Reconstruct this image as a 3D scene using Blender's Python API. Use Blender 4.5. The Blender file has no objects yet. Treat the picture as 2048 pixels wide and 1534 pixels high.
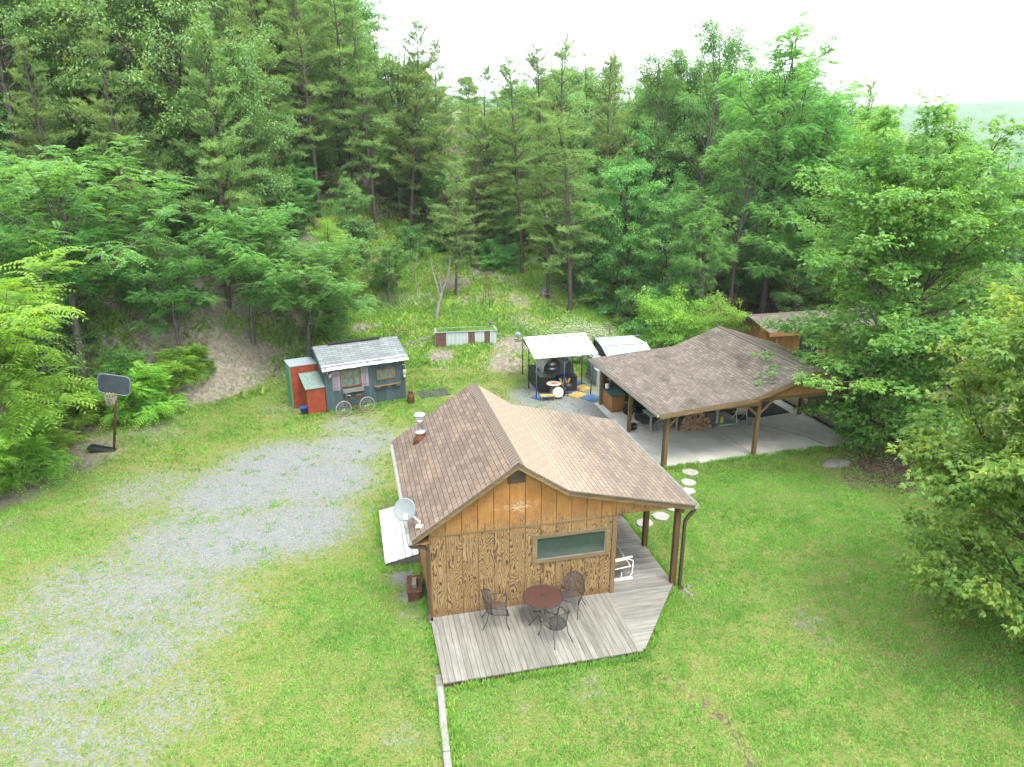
import bpy, math, random
import numpy as np
from mathutils import Vector, Matrix

# ------------------------------------------------------------------ camera
SC = bpy.context.scene
COL = SC.collection
CAM_H = 11.7
PITCH = math.atan(485 / 1424.0)
cam = bpy.data.cameras.new("camera")
cam.sensor_width = 36.0
cam.lens = 36.0 * 1424 / 2048
cam.clip_start = 0.1
cam.clip_end = 6000
camo = bpy.data.objects.new("camera", cam)
COL.objects.link(camo)
camo.location = (0, 0, CAM_H)
camo.rotation_euler = (math.pi / 2 - PITCH, 0, 0)
SC.camera = camo

# ------------------------------------------------------------------ sky, sun, exposure
SUN_EL, SUN_AZ = math.radians(66), math.radians(145)   # azimuth clockwise from +Y
world = bpy.data.worlds.new("World")
SC.world = world
world.use_nodes = True
wn = world.node_tree.nodes
wl = world.node_tree.links
for n_ in list(wn):
    wn.remove(n_)
w_out = wn.new("ShaderNodeOutputWorld")
w_bg = wn.new("ShaderNodeBackground")
w_sky = wn.new("ShaderNodeTexSky")
w_sky.sky_type = 'NISHITA'
w_sky.sun_disc = False
w_sky.sun_elevation = SUN_EL
w_sky.sun_rotation = SUN_AZ
w_sky.air_density = 1.0
w_sky.dust_density = 2.0
w_bg.inputs[1].default_value = 0.15
# thin bright overcast: cloud white laid over the clear sky, thinner in places
w_tc = wn.new("ShaderNodeTexCoord")
w_noise = wn.new("ShaderNodeTexNoise")
w_noise.inputs["Scale"].default_value = 2.2
w_noise.inputs["Detail"].default_value = 5
wl.new(w_tc.outputs["Generated"], w_noise.inputs["Vector"])
w_ramp = wn.new("ShaderNodeMapRange")
w_ramp.inputs["From Min"].default_value = 0.3
w_ramp.inputs["From Max"].default_value = 0.6
w_ramp.inputs["To Min"].default_value = 0.66
w_ramp.inputs["To Max"].default_value = 0.97
wl.new(w_noise.outputs["Fac"], w_ramp.inputs["Value"])
w_mix = wn.new("ShaderNodeMix")
w_mix.data_type = 'RGBA'
wl.new(w_ramp.outputs["Result"], w_mix.inputs["Factor"])
wl.new(w_sky.outputs["Color"], w_mix.inputs["A"])
w_mix.inputs["B"].default_value = (7.6, 7.9, 8.2, 1)
wl.new(w_mix.outputs["Result"], w_bg.inputs["Color"])
wl.new(w_bg.outputs[0], w_out.inputs[0])

sl = bpy.data.lights.new("sun", 'SUN')
sl.energy = 1.5
sl.angle = math.radians(22)
sl.color = (1.0, 0.96, 0.9)
so = bpy.data.objects.new("sun", sl)
COL.objects.link(so)
sd = Vector((math.sin(SUN_AZ) * math.cos(SUN_EL), math.cos(SUN_AZ) * math.cos(SUN_EL), math.sin(SUN_EL)))
so.rotation_euler = sd.to_track_quat('Z', 'Y').to_euler()
so.location = (30, -10, 60)

SC.view_settings.view_transform = 'Standard'
SC.view_settings.look = 'None'
SC.view_settings.exposure = 1.88
SC.view_settings.gamma = 1
SC.render.engine = 'CYCLES'
SC.cycles.max_bounces = 7
SC.cycles.diffuse_bounces = 4
SC.cycles.glossy_bounces = 2
SC.cycles.transmission_bounces = 4
SC.cycles.transparent_max_bounces = 6
SC.cycles.use_adaptive_sampling = True
SC.cycles.adaptive_threshold = 0.02

rng = np.random.default_rng(7)
random.seed(7)

# ------------------------------------------------------------------ terrain
TOE = np.array([(-21, -60), (-19.2, 5), (-18.6, 15), (-18.4, 22), (-18.6, 26), (-17.0, 29.3), (-14.4, 31.6), (-12.2, 33.4),
                (-11.6, 36.5), (-10.6, 41), (-9.0, 46), (-6.0, 52), (-1, 58), (8, 68), (20, 95), (60, 260)], float)


def vnoise(x, y, s=1.0, seed=0):
    """smooth value noise, numpy"""
    x = np.asarray(x, float) * s + 1000.3 + seed * 17.1
    y = np.asarray(y, float) * s + 1000.7 + seed * 31.7
    xi, yi = np.floor(x).astype(np.int64), np.floor(y).astype(np.int64)
    fx, fy = x - xi, y - yi
    fx, fy = fx * fx * (3 - 2 * fx), fy * fy * (3 - 2 * fy)

    def h(a, b):
        n = (a * 374761393 + b * 668265263 + seed * 974711) & 0x7fffffff
        n = ((n ^ (n >> 13)) * 1274126177) & 0x7fffffff
        return ((n ^ (n >> 16)) & 0xffff) / 65535.0
    return (h(xi, yi) * (1 - fx) + h(xi + 1, yi) * fx) * (1 - fy) + (h(xi, yi + 1) * (1 - fx) + h(xi + 1, yi + 1) * fx) * fy


def fbm(x, y, s, seed=0, o=3):
    t = 0; a = 0.5; n = 0
    for i in range(o):
        t = t + a * vnoise(x, y, s * 2 ** i, seed + i); n += a; a *= 0.5
    return t / n


def toe_dist(x, y):
    """signed distance to the foot of the bank, positive uphill (left of the line)"""
    best = np.full(np.shape(x), 1e9); sg = np.ones(np.shape(x))
    for (ax, ay), (bx, by) in zip(TOE[:-1], TOE[1:]):
        dx, dy = bx - ax, by - ay
        t = np.clip(((x - ax) * dx + (y - ay) * dy) / (dx * dx + dy * dy), 0, 1)
        px, py = ax + t * dx, ay + t * dy
        d = np.hypot(x - px, y - py)
        cr = dx * (y - ay) - dy * (x - ax)
        m = d < best
        best = np.where(m, d, best); sg = np.where(m, np.where(cr > 0, 1.0, -1.0), sg)
    return best * sg


def sstep(a, b, v):
    t = np.clip((v - a) / (b - a), 0, 1)
    return t * t * (3 - 2 * t)


def terrain(x, y):
    x = np.asarray(x, float); y = np.asarray(y, float)
    d = toe_dist(x, y)
    # meadow behind the yard
    s = 0.28 - 0.25 * sstep(-1, 9, x)
    r = np.clip(y - 34, 0, None)
    r = r * r / (r + 1.2)
    r = np.minimum(r, 14 + 0.25 * np.clip(r - 14, 0, 60))
    mz = s * r
    # bank and hillside
    dd = np.clip(d, 0, None)
    amp = 0.35 + 0.65 * sstep(60, 30, y) * 1.0
    bz = np.where(dd < 4, 0.98 * dd * dd / (dd + 0.6), np.where(dd < 11, 3.41 + (dd - 4) * .46, 3.41 + 3.22 + (dd - 11) * 0.34))
    bz = bz * (0.55 + 0.45 * amp) * (1 - 0.6 * sstep(60, 130, dd))
    bz = bz + np.where(dd > 0, (fbm(x, y, 0.35, 3) - 0.5) * np.clip(dd * 0.25, 0, 1.0), 0)
    far_ = sstep(260, 110, np.hypot(x, y))
    z = (np.maximum(mz, 0) + bz) * far_
    # the land falls away on the far right towards the valley
    z = z - 10 * sstep(50, 140, y) * sstep(10, 45, x)
    z = z + (fbm(x, y, 0.12, 9) - 0.5) * 0.12 * sstep(32, 40, y)
    # far ridges
    ridge = 74 * np.exp(-((y - 1150) / 300.0) ** 2) * (0.35 + 0.95 * fbm(x, y, 0.0021, 5) + .12 * sstep(200, 1100, x)) + 9 * fbm(x, y, .045, 8) * sstep(250, 500, y)
    z = z + ridge + 22 * np.exp(-((y - 480) / 120.0) ** 2) * sstep(60, 420, x) * (0.6 + 0.6 * fbm(x, y, 0.004, 6))
    return z


CY, SY = math.cos(PITCH), math.sin(PITCH)


def ray(px, py):
    x = (px - 1024) / 1424.0; y = -(py - 767) / 1424.0
    return np.array([x, CY + y * SY, -SY + y * CY])


def at_z(px, py, z=0.0):
    r = ray(px, py); t = (z - CAM_H) / r[2]
    return np.array([0, 0, CAM_H]) + t * r


def at_y(px, py, Y):
    r = ray(px, py)
    return np.array([0, 0, CAM_H]) + Y / r[1] * r


def hit(px, py):
    """where that line of sight meets the terrain"""
    r = ray(px, py); lo = 5.0
    t = np.linspace(5, 160, 3000)
    X = r[0] * t; Y = r[1] * t; Zr = CAM_H + r[2] * t
    g = terrain(X, Y)
    i = int(np.argmax(Zr < g)) if np.any(Zr < g) else len(t) - 1
    return np.array([X[i], Y[i], g[i]])


# ------------------------------------------------------------------ object helpers
def link(o):
    COL.objects.link(o); return o


def tag(o, label=None, cat=None, group=None, kind=None):
    if label: o["label"] = label
    if cat: o["category"] = cat
    if group: o["group"] = group
    if kind: o["kind"] = kind
    return o


def thing(name, label, cat, loc=(0, 0, 0), rz=0.0, group=None):
    o = link(bpy.data.objects.new(name, None))
    o.empty_display_size = 0.3
    o.location = loc; o.rotation_euler = (0, 0, rz)
    return tag(o, label, cat, group)


def mesh_np(name, V, F, mat, parent=None, smooth=False, uv=None, attrs=None):
    """V (n,3); F (m,k) index array with constant k"""
    V = np.ascontiguousarray(V, dtype=np.float32); F = np.ascontiguousarray(F, dtype=np.int32)
    me = bpy.data.meshes.new(name)
    me.vertices.add(len(V)); me.vertices.foreach_set("co", V.ravel())
    k = F.shape[1]
    me.loops.add(F.size); me.loops.foreach_set("vertex_index", F.ravel())
    me.polygons.add(len(F))
    me.polygons.foreach_set("loop_start", np.arange(0, F.size, k, dtype=np.int32))
    me.polygons.foreach_set("loop_total", np.full(len(F), k, dtype=np.int32))
    if uv is not None:
        l = me.uv_layers.new(name="UVMap")
        l.data.foreach_set("uv", np.ascontiguousarray(uv, dtype=np.float32).ravel())
    if attrs:
        for an, av in attrs.items():
            a = me.attributes.new(an, 'FLOAT', 'POINT')
            a.data.foreach_set("value", np.ascontiguousarray(av, dtype=np.float32))
    me.update(calc_edges=True)
    if smooth:
        me.polygons.foreach_set("use_smooth", np.ones(len(F), dtype=bool))
    me.materials.append(mat)
    o = link(bpy.data.objects.new(name, me))
    if parent: o.parent = parent
    return o


class MB:
    """collects faces with uv (metres) and builds ONE mesh object"""
    def __init__(s):
        s.v = []; s.f = []; s.uv = []; s.sm = []; s.mi = []; s.cur = 0

    def face(s, pts, uv=None, smooth=False):
        i = len(s.v); s.v += [tuple(p) for p in pts]; s.f.append(list(range(i, i + len(pts))))
        if uv is None: uv = [(0, 0)] * len(pts)
        s.uv.append(uv); s.sm.append(smooth); s.mi.append(s.cur)

    def hexa(s, P):
        """8 points: bottom 0-3 ccw, top 4-7; one connected island"""
        i = len(s.v); s.v += [tuple(p) for p in P]
        P = [Vector(p) for p in P]
        for q in ((3, 2, 1, 0), (4, 5, 6, 7), (0, 1, 5, 4), (1, 2, 6, 5), (2, 3, 7, 6), (3, 0, 4, 7)):
            s.f.append([i + k for k in q])
            a = (P[q[1]] - P[q[0]]).length; b = (P[q[2]] - P[q[1]]).length
            s.uv.append([(0, 0), (a, 0), (a, b), (0, b)]); s.sm.append(False); s.mi.append(s.cur)
        return s

    def box(s, x0, y0, z0, x1, y1, z1):
        return s.hexa([(x0, y0, z0), (x1, y0, z0), (x1, y1, z0), (x0, y1, z0), (x0, y0, z1), (x1, y0, z1), (x1, y1, z1), (x0, y1, z1)])

    def bar(s, a, b, w, h, up=(0, 0, 1)):
        """rectangular bar from a to b"""
        a = Vector(a); b = Vector(b); d = (b - a).normalized(); up = Vector(up)
        if abs(d.dot(up)) > 0.98: up = Vector((0, 1, 0))
        sx = d.cross(up).normalized() * w / 2; u = sx.cross(d).normalized() * h / 2
        return s.hexa([a - sx - u, a + sx - u, b + sx - u, b - sx - u, a - sx + u, a + sx + u, b + sx + u, b - sx + u])

    def tube(s, pts, r, n=8, cap=True, closed=False):
        pts = [Vector(p) for p in pts]; m = len(pts)
        rr = r if isinstance(r, (list, tuple)) else [r] * m
        base = len(s.v); ref = None
        for k, p in enumerate(pts):
            if closed: d = pts[(k + 1) % m] - pts[k - 1]
            else: d = pts[min(k + 1, m - 1)] - pts[max(k - 1, 0)]
            d.normalize()
            if ref is None:
                ref = d.orthogonal().normalized()
            ref = (ref - d * ref.dot(d)).normalized(); bi = d.cross(ref)
            for j in range(n):
                t = 2 * math.pi * j / n
                s.v.append(tuple(p + ref * math.cos(t) * rr[k] + bi * math.sin(t) * rr[k]))
        for k in range(m if closed else m - 1):
            k2 = (k + 1) % m
            for j in range(n):
                j2 = (j + 1) % n
                s.f.append([base + k * n + j, base + k * n + j2, base + k2 * n + j2, base + k2 * n + j])
                s.uv.append([(0, 0), (1, 0), (1, 1), (0, 1)]); s.sm.append(True); s.mi.append(s.cur)
        if cap and not closed:
            s.f.append([base + j for j in range(n)][::-1]); s.uv.append([(0, 0)] * n); s.sm.append(False); s.mi.append(s.cur)
            s.f.append([base + (m - 1) * n + j for j in range(n)]); s.uv.append([(0, 0)] * n); s.sm.append(False); s.mi.append(s.cur)
        return s

    def lathe(s, c, prof, n=16, axis=(0, 0, 1)):
        """profile [(r, h)] around axis through c"""
        ax = Vector(axis).normalized(); c = Vector(c)
        return s.tube2([c + ax * h for r, h in prof], [max(r, 1e-4) for r, h in prof], n, ax)

    def tube2(s, pts, rr, n, ax):
        ref = ax.orthogonal().normalized(); bi = ax.cross(ref); base = len(s.v); m = len(pts)
        for k in range(m):
            for j in range(n):
                t = 2 * math.pi * j / n
                s.v.append(tuple(pts[k] + ref * math.cos(t) * rr[k] + bi * math.sin(t) * rr[k]))
        for k in range(m - 1):
            for j in range(n):
                j2 = (j + 1) % n
                s.f.append([base + k * n + j, base + k * n + j2, base + (k + 1) * n + j2, base + (k + 1) * n + j])
                s.uv.append([(0, 0), (1, 0), (1, 1), (0, 1)]); s.sm.append(True); s.mi.append(s.cur)
        s.f.append([base + j for j in range(n)][::-1]); s.uv.append([(0, 0)] * n); s.sm.append(False); s.mi.append(s.cur)
        s.f.append([base + (m - 1) * n + j for j in range(n)]); s.uv.append([(0, 0)] * n); s.sm.append(False); s.mi.append(s.cur)
        return s

    def prism(s, poly, z0, z1):
        """polygon (x,y) ccw extruded from z0 to z1 (z may be callable)"""
        f0 = (lambda x, y: z0) if not callable(z0) else z0
        f1 = (lambda x, y: z1) if not callable(z1) else z1
        n = len(poly); i = len(s.v)
        s.v += [(x, y, f0(x, y)) for x, y in poly] + [(x, y, f1(x, y)) for x, y in poly]
        s.f.append([i + k for k in range(n)][::-1]); s.uv.append([(x, y) for x, y in poly][::-1]); s.sm.append(False); s.mi.append(s.cur)
        s.f.append([i + n + k for k in range(n)]); s.uv.append([(x, y) for x, y in poly]); s.sm.append(False); s.mi.append(s.cur)
        for k in range(n):
            k2 = (k + 1) % n
            s.f.append([i + k, i + k2, i + n + k2, i + n + k]); s.uv.append([(0, 0), (1, 0), (1, 1), (0, 1)]); s.sm.append(False); s.mi.append(s.cur)
        return s

    def build(s, name, mat, parent=None, loc=None, rz=None):
        me = bpy.data.meshes.new(name)
        me.from_pydata(s.v, [], s.f)
        l = me.uv_layers.new(name="UVMap")
        flat = [c for f in s.uv for p in f for c in p]
        l.data.foreach_set("uv", flat)
        me.polygons.foreach_set("use_smooth", s.sm)
        mats = mat if isinstance(mat, (list, tuple)) else [mat]
        for m in mats: me.materials.append(m)
        me.polygons.foreach_set("material_index", s.mi)
        me.update()
        o = link(bpy.data.objects.new(name, me))
        if parent: o.parent = parent
        if loc is not None: o.location = loc
        if rz is not None: o.rotation_euler = (0, 0, rz)
        return o


def copy_tree(o, parent=None):
    c = o.copy(); COL.objects.link(c); c.parent = parent
    for ch in list(o.children): copy_tree(ch, c)
    return c


# ------------------------------------------------------------------ material helpers
ALB = 0.56      # default base-colour scale, lowered to balance the raised exposure


class M:
    def __init__(s, name, rough=0.8, spec=0.3, metal=0.0, k=None):
        s.k = ALB if k is None else k
        s.m = bpy.data.materials.new(name); s.m.use_nodes = True
        s.nt = s.m.node_tree; s.n = s.nt.nodes; s.l = s.nt.links
        s.b = s.n["Principled BSDF"]
        s.b.inputs["Roughness"].default_value = rough
        s.b.inputs["Specular IOR Level"].default_value = spec
        s.b.inputs["Metallic"].default_value = metal

    def put(s, sock, v):
        if isinstance(v, bpy.types.NodeSocket): s.l.new(v, sock)
        elif isinstance(v, (tuple, list)) and len(v) == 3 and sock.type == 'RGBA': sock.default_value = (*v, 1)
        else: sock.default_value = v

    def coord(s, kind="Object"):
        return s.n.new("ShaderNodeTexCoord").outputs[kind]

    def island(s):
        return s.n.new("ShaderNodeNewGeometry").outputs["Random Per Island"]

    def objrand(s):
        return s.n.new("ShaderNodeObjectInfo").outputs["Random"]

    def attr(s, name):
        a = s.n.new("ShaderNodeAttribute"); a.attribute_name = name
        return a.outputs["Fac"]

    def mapping(s, v, scale=(1, 1, 1), loc=(0, 0, 0), rot=(0, 0, 0)):
        m = s.n.new("ShaderNodeMapping"); s.put(m.inputs["Vector"], v)
        m.inputs["Scale"].default_value = scale; m.inputs["Rotation"].default_value = rot
        s.put(m.inputs["Location"], loc)
        return m.outputs[0]

    def noise(s, v, scale=5, detail=4, rough=0.6, dist=0.0):
        t = s.n.new("ShaderNodeTexNoise"); s.put(t.inputs["Vector"], v)
        t.inputs["Scale"].default_value = scale; t.inputs["Detail"].default_value = detail
        t.inputs["Roughness"].default_value = rough; t.inputs["Distortion"].default_value = dist
        return t.outputs["Fac"]

    def voronoi(s, v, scale=5, out="Color", feature='F1'):
        t = s.n.new("ShaderNodeTexVoronoi"); s.put(t.inputs["Vector"], v); t.feature = feature
        t.inputs["Scale"].default_value = scale
        return t.outputs[out]

    def ramp(s, f, stops, interp='LINEAR'):
        r = s.n.new("ShaderNodeValToRGB"); s.put(r.inputs[0], f); r.color_ramp.interpolation = interp
        e = r.color_ramp.elements
        while len(e) < len(stops): e.new(0.5)
        for k, (p, c) in enumerate(stops):
            e[k].position = p
            if isinstance(c, (int, float)): c = (c, c, c)
            e[k].color = (*c, 1)
        return r.outputs[0]

    def mix(s, f, a, b, blend='MIX'):
        m = s.n.new("ShaderNodeMix"); m.data_type = 'RGBA'; m.blend_type = blend
        s.put(m.inputs["Factor"], f); s.put(m.inputs["A"], a); s.put(m.inputs["B"], b)
        return m.outputs["Result"]

    def math(s, op, a, b=0.0, clamp=False):
        m = s.n.new("ShaderNodeMath"); m.operation = op; m.use_clamp = clamp
        s.put(m.inputs[0], a); s.put(m.inputs[1], b)
        return m.outputs[0]

    def rng(s, v, a, b, c=0.0, d=1.0, smooth=False):
        m = s.n.new("ShaderNodeMapRange"); s.put(m.inputs["Value"], v)
        if smooth: m.interpolation_type = 'SMOOTHSTEP'
        for k, x in zip(("From Min", "From Max", "To Min", "To Max"), (a, b, c, d)): m.inputs[k].default_value = x
        return m.outputs["Result"]

    def sep(s, v):
        n = s.n.new("ShaderNodeSeparateXYZ"); s.put(n.inputs[0], v); return n.outputs

    def comb(s, x, y, z):
        n = s.n.new("ShaderNodeCombineXYZ")
        for i, q in enumerate((x, y, z)): s.put(n.inputs[i], q)
        return n.outputs[0]

    def vadd(s, a, b):
        n = s.n.new("ShaderNodeVectorMath"); n.operation = 'ADD'; s.put(n.inputs[0], a); s.put(n.inputs[1], b); return n.outputs[0]

    def scaled(s, c, k=None):
        k = s.k if k is None else k
        if k == 1: return c
        if isinstance(c, bpy.types.NodeSocket): return s.mix(1.0, c, (k, k, k), 'MULTIPLY')
        return tuple(q * k for q in c)

    def color(s, c): s.put(s.b.inputs["Base Color"], s.scaled(c)); return s

    def rough(s, c): s.put(s.b.inputs["Roughness"], c); return s

    def bump(s, h, strength=0.4, dist=0.02):
        b = s.n.new("ShaderNodeBump"); s.put(b.inputs["Height"], h)
        b.inputs["Strength"].default_value = strength; b.inputs["Distance"].default_value = dist
        s.l.new(b.outputs[0], s.b.inputs["Normal"]); return s


def simple(name, col, rough=0.7, spec=0.3, metal=0.0, vary=0.18, scale=6, bump=0.15, k=None):
    """painted or plain surface with dirt and wear of its own"""
    m = M(name, rough, spec, metal, k); c = m.coord()
    n = m.noise(c, scale, 6, 0.65)
    dark = tuple(x * (1 - vary * 1.6) for x in col); light = tuple(min(1, x * (1 + vary)) for x in col)
    m.color(m.ramp(n, [(0.3, dark), (0.7, light)]))
    m.rough(m.rng(m.noise(c, scale * 3, 3), 0.3, 0.7, rough - 0.1, min(1, rough + 0.12)))
    m.bump(m.noise(c, scale * 12, 3), bump, 0.004)
    return m.m


def leaf_mat(name, c0, c1, c2, trans=0.35, rough=0.45, spec=0.35, g=(1.62, 1.45, 1.25)):
    c0, c1, c2 = [tuple(a * b for a, b in zip(c, g)) for c in (c0, c1, c2)]; trans += .08; spec *= .7; rough += .08
    m = M(name, rough, spec, k=1)
    r = m.island(); c = m.coord()
    big = m.noise(c, 0.55, 3, 0.6)
    f = m.math('ADD', m.math('MULTIPLY', r, 0.62), m.rng(big, 0.3, 0.7, -0.12, 0.38), True)
    col = m.ramp(f, [(0.0, c0), (0.5, c1), (1.0, c2)])
    orr = m.objrand()
    hs = m.n.new("ShaderNodeHueSaturation")
    m.put(hs.inputs["Hue"], m.rng(orr, 0, 1, 0.488, 0.512)); m.put(hs.inputs["Value"], m.rng(orr, 0, 1, 0.82, 1.15))
    m.put(hs.inputs["Color"], col)
    col = hs.outputs[0]
    m.color(col)
    tr = m.n.new("ShaderNodeBsdfTranslucent")
    m.put(tr.inputs["Color"], m.mix(1.0, col, (1.5, 1.5, 0.7), 'MULTIPLY'))
    mx = m.n.new("ShaderNodeMixShader"); mx.inputs[0].default_value = trans
    m.l.new(m.b.outputs[0], mx.inputs[1]); m.l.new(tr.outputs[0], mx.inputs[2])
    m.l.new(mx.outputs[0], m.n["Material Output"].inputs["Surface"])
    return m.m


def bark_mat(name, a, b):
    m = M(name, 0.9, 0.2); c = m.mapping(m.coord(), (6, 6, 1.2))
    n = m.noise(c, 3, 6, 0.7)
    m.color(m.ramp(n, [(0.3, a), (0.7, b)])); m.bump(n, 0.6, 0.03)
    return m.m


# --- materials
MT = {}
MT['bark'] = bark_mat('pine_bark', (0.06, 0.045, 0.038), (0.2, 0.165, 0.14))
MT['bark2'] = bark_mat('grey_bark', (0.075, 0.065, 0.055), (0.24, 0.21, 0.18))
MT['deadwood'] = bark_mat('dead_wood', (0.25, 0.22, 0.19), (0.5, 0.46, 0.41))
MT['pine'] = leaf_mat('pine_needles', (0.055, 0.12, 0.06), (0.12, 0.215, 0.088), (0.22, 0.33, 0.11), 0.34, 0.5, 0.3)
MT['oak'] = leaf_mat('oak_leaves', (0.04, 0.105, 0.042), (0.09, 0.185, 0.065), (0.185, 0.3, 0.1), 0.28, 0.36, 0.45)
MT['broad'] = leaf_mat('broad_leaves', (0.038, 0.115, 0.042), (0.075, 0.19, 0.062), (0.15, 0.3, 0.085), 0.33, 0.45, 0.35)
MT['locust'] = leaf_mat('locust_leaflets', (0.045, 0.145, 0.055), (0.09, 0.225, 0.075), (0.18, 0.35, 0.11), 0.38, 0.5, 0.3)
MT['walnut'] = leaf_mat('sumac_leaflets', (0.075, 0.18, 0.035), (0.13, 0.27, 0.05), (0.24, 0.4, 0.08), 0.4, 0.5, 0.3)
MT['maple'] = leaf_mat('maple_leaves', (0.045, 0.125, 0.035), (0.085, 0.19, 0.05), (0.19, 0.31, 0.07), 0.36, 0.42, 0.4)
MT['maple2'] = leaf_mat('young_maple_leaves', (0.05, 0.14, 0.035), (0.11, 0.23, 0.05), (0.27, 0.36, 0.09), 0.38, 0.42, 0.4)
MT['lime'] = leaf_mat('lime_leaves', (0.07, 0.16, 0.035), (0.13, 0.25, 0.05), (0.24, 0.36, 0.07), 0.4, 0.5, 0.3)
MT['weeds'] = leaf_mat('weed_leaves', (0.06, 0.15, 0.04), (0.12, 0.24, 0.055), (0.22, 0.33, 0.08), 0.3, 0.6, 0.25)
MT['sage'] = leaf_mat('pale_weeds', (0.09, 0.16, 0.08), (0.15, 0.24, 0.12), (0.24, 0.33, 0.17), 0.3, 0.6, 0.25)
MT['grass'] = leaf_mat('grass_blades', (0.07, 0.15, 0.03), (0.125, 0.235, 0.045), (0.21, 0.32, 0.08), 0.3, 0.65, 0.2, (1.27, 1.38, 1.35))
MT['daisy'] = leaf_mat('daisy_petals', (0.6, 0.6, 0.5), (0.75, 0.75, 0.66), (0.85, 0.85, 0.8), 0.25, 0.7, 0.2, (.8, .8, .8))


def ground_mat():
    m = M('ground_cover', 0.95, 0.12, k=1); c = m.coord()
    gv = m.attr('gravel'); dt = m.attr('dirt'); lt = m.attr('litter'); gr = m.attr('lush')
    fine = m.noise(c, 16, 6, 0.75); mid = m.noise(c, 2.6, 5, 0.65); mic = m.noise(c, 60, 3, 0.7)
    # grass
    g1 = m.ramp(fine, [(0.3, (0.038, 0.075, 0.02)), (0.52, (0.1, 0.175, 0.042)), (0.72, (0.19, 0.28, 0.075))])
    g2 = m.ramp(fine, [(0.3, (0.06, 0.095, 0.028)), (0.55, (0.16, 0.205, 0.065)), (0.75, (0.26, 0.29, 0.115))])
    g1 = m.mix(1.0, g1, (.95, .8, .75), 'MULTIPLY'); g2 = m.mix(1.0, g2, (.95, .82, .75), 'MULTIPLY')
    g = m.mix(m.rng(m.math('ADD', mid, m.math('MULTIPLY', gr, -0.5)), 0.1, 0.55, 0, 1), g1, g2)
    soil = m.ramp(fine, [(0.3, (0.08, 0.065, 0.05)), (0.7, (0.2, 0.17, 0.135))])
    g = m.mix(m.rng(m.noise(c, 7, 5, 0.8), 0.62, 0.75, 0, 0.55), g, soil)
    # gravel : crushed stone
    vc = m.voronoi(c, 34, "Color"); vb = m.sep(vc)
    st = m.ramp(vb[0], [(0.0, (0.05, 0.055, 0.058)), (0.5, (0.128, 0.138, 0.138)), (1.0, (0.25, 0.266, 0.262))])
    st2 = m.ramp(mic, [(0.3, (0.055, 0.06, 0.06)), (0.7, (0.235, 0.25, 0.245))])
    st = m.mix(0.5, st, st2)
    st = m.mix(m.rng(mid, 0.35, 0.7, 0, 0.4), st, (0.2, 0.19, 0.165))
    fg = m.rng(m.math('ADD', gv, m.math('MULTIPLY', m.math('SUBTRACT', m.noise(c, 5, 7, 0.85), 0.5), 2.2)), 0.36, 0.68, 0, 1, True)
    col = m.mix(fg, g, st)
    # bare soil and shale
    d1 = m.ramp(m.noise(c, 5, 7, 0.75), [(0.3, (0.075, 0.066, 0.05)), (0.5, (0.165, 0.145, 0.112)), (0.72, (0.29, 0.265, 0.215))])
    fd = m.rng(m.math('ADD', dt, m.math('MULTIPLY', m.math('SUBTRACT', m.noise(c, 3.5, 6, 0.8), 0.5), 1.3)), 0.42, 0.62, 0, 1, True)
    col = m.mix(fd, col, d1)
    # leaf litter of the wood
    vl = m.voronoi(c, 14, "Color")
    d2 = m.ramp(m.sep(vl)[1], [(0.0, (0.035, 0.026, 0.02)), (0.6, (0.085, 0.06, 0.042)), (1.0, (0.19, 0.14, 0.1))])
    fl = m.rng(m.math('ADD', lt, m.math('MULTIPLY', m.math('SUBTRACT', m.noise(c, 3, 5, 0.7), 0.5), 1.0)), 0.4, 0.65, 0, 1, True)
    col = m.mix(fl, col, d2)
    # far woods on the ridges
    col = m.mix(m.attr('wooded'), col, m.ramp(m.noise(c, 0.09, 8, 0.7), [(0.35, (0.03, 0.07, 0.03)), (0.65, (0.08, 0.15, 0.06))]))
    m.color(col)
    m.bump(m.math('ADD', fine, m.math('MULTIPLY', mic, 0.5)), 0.75, 0.035)
    return m.m


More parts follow.
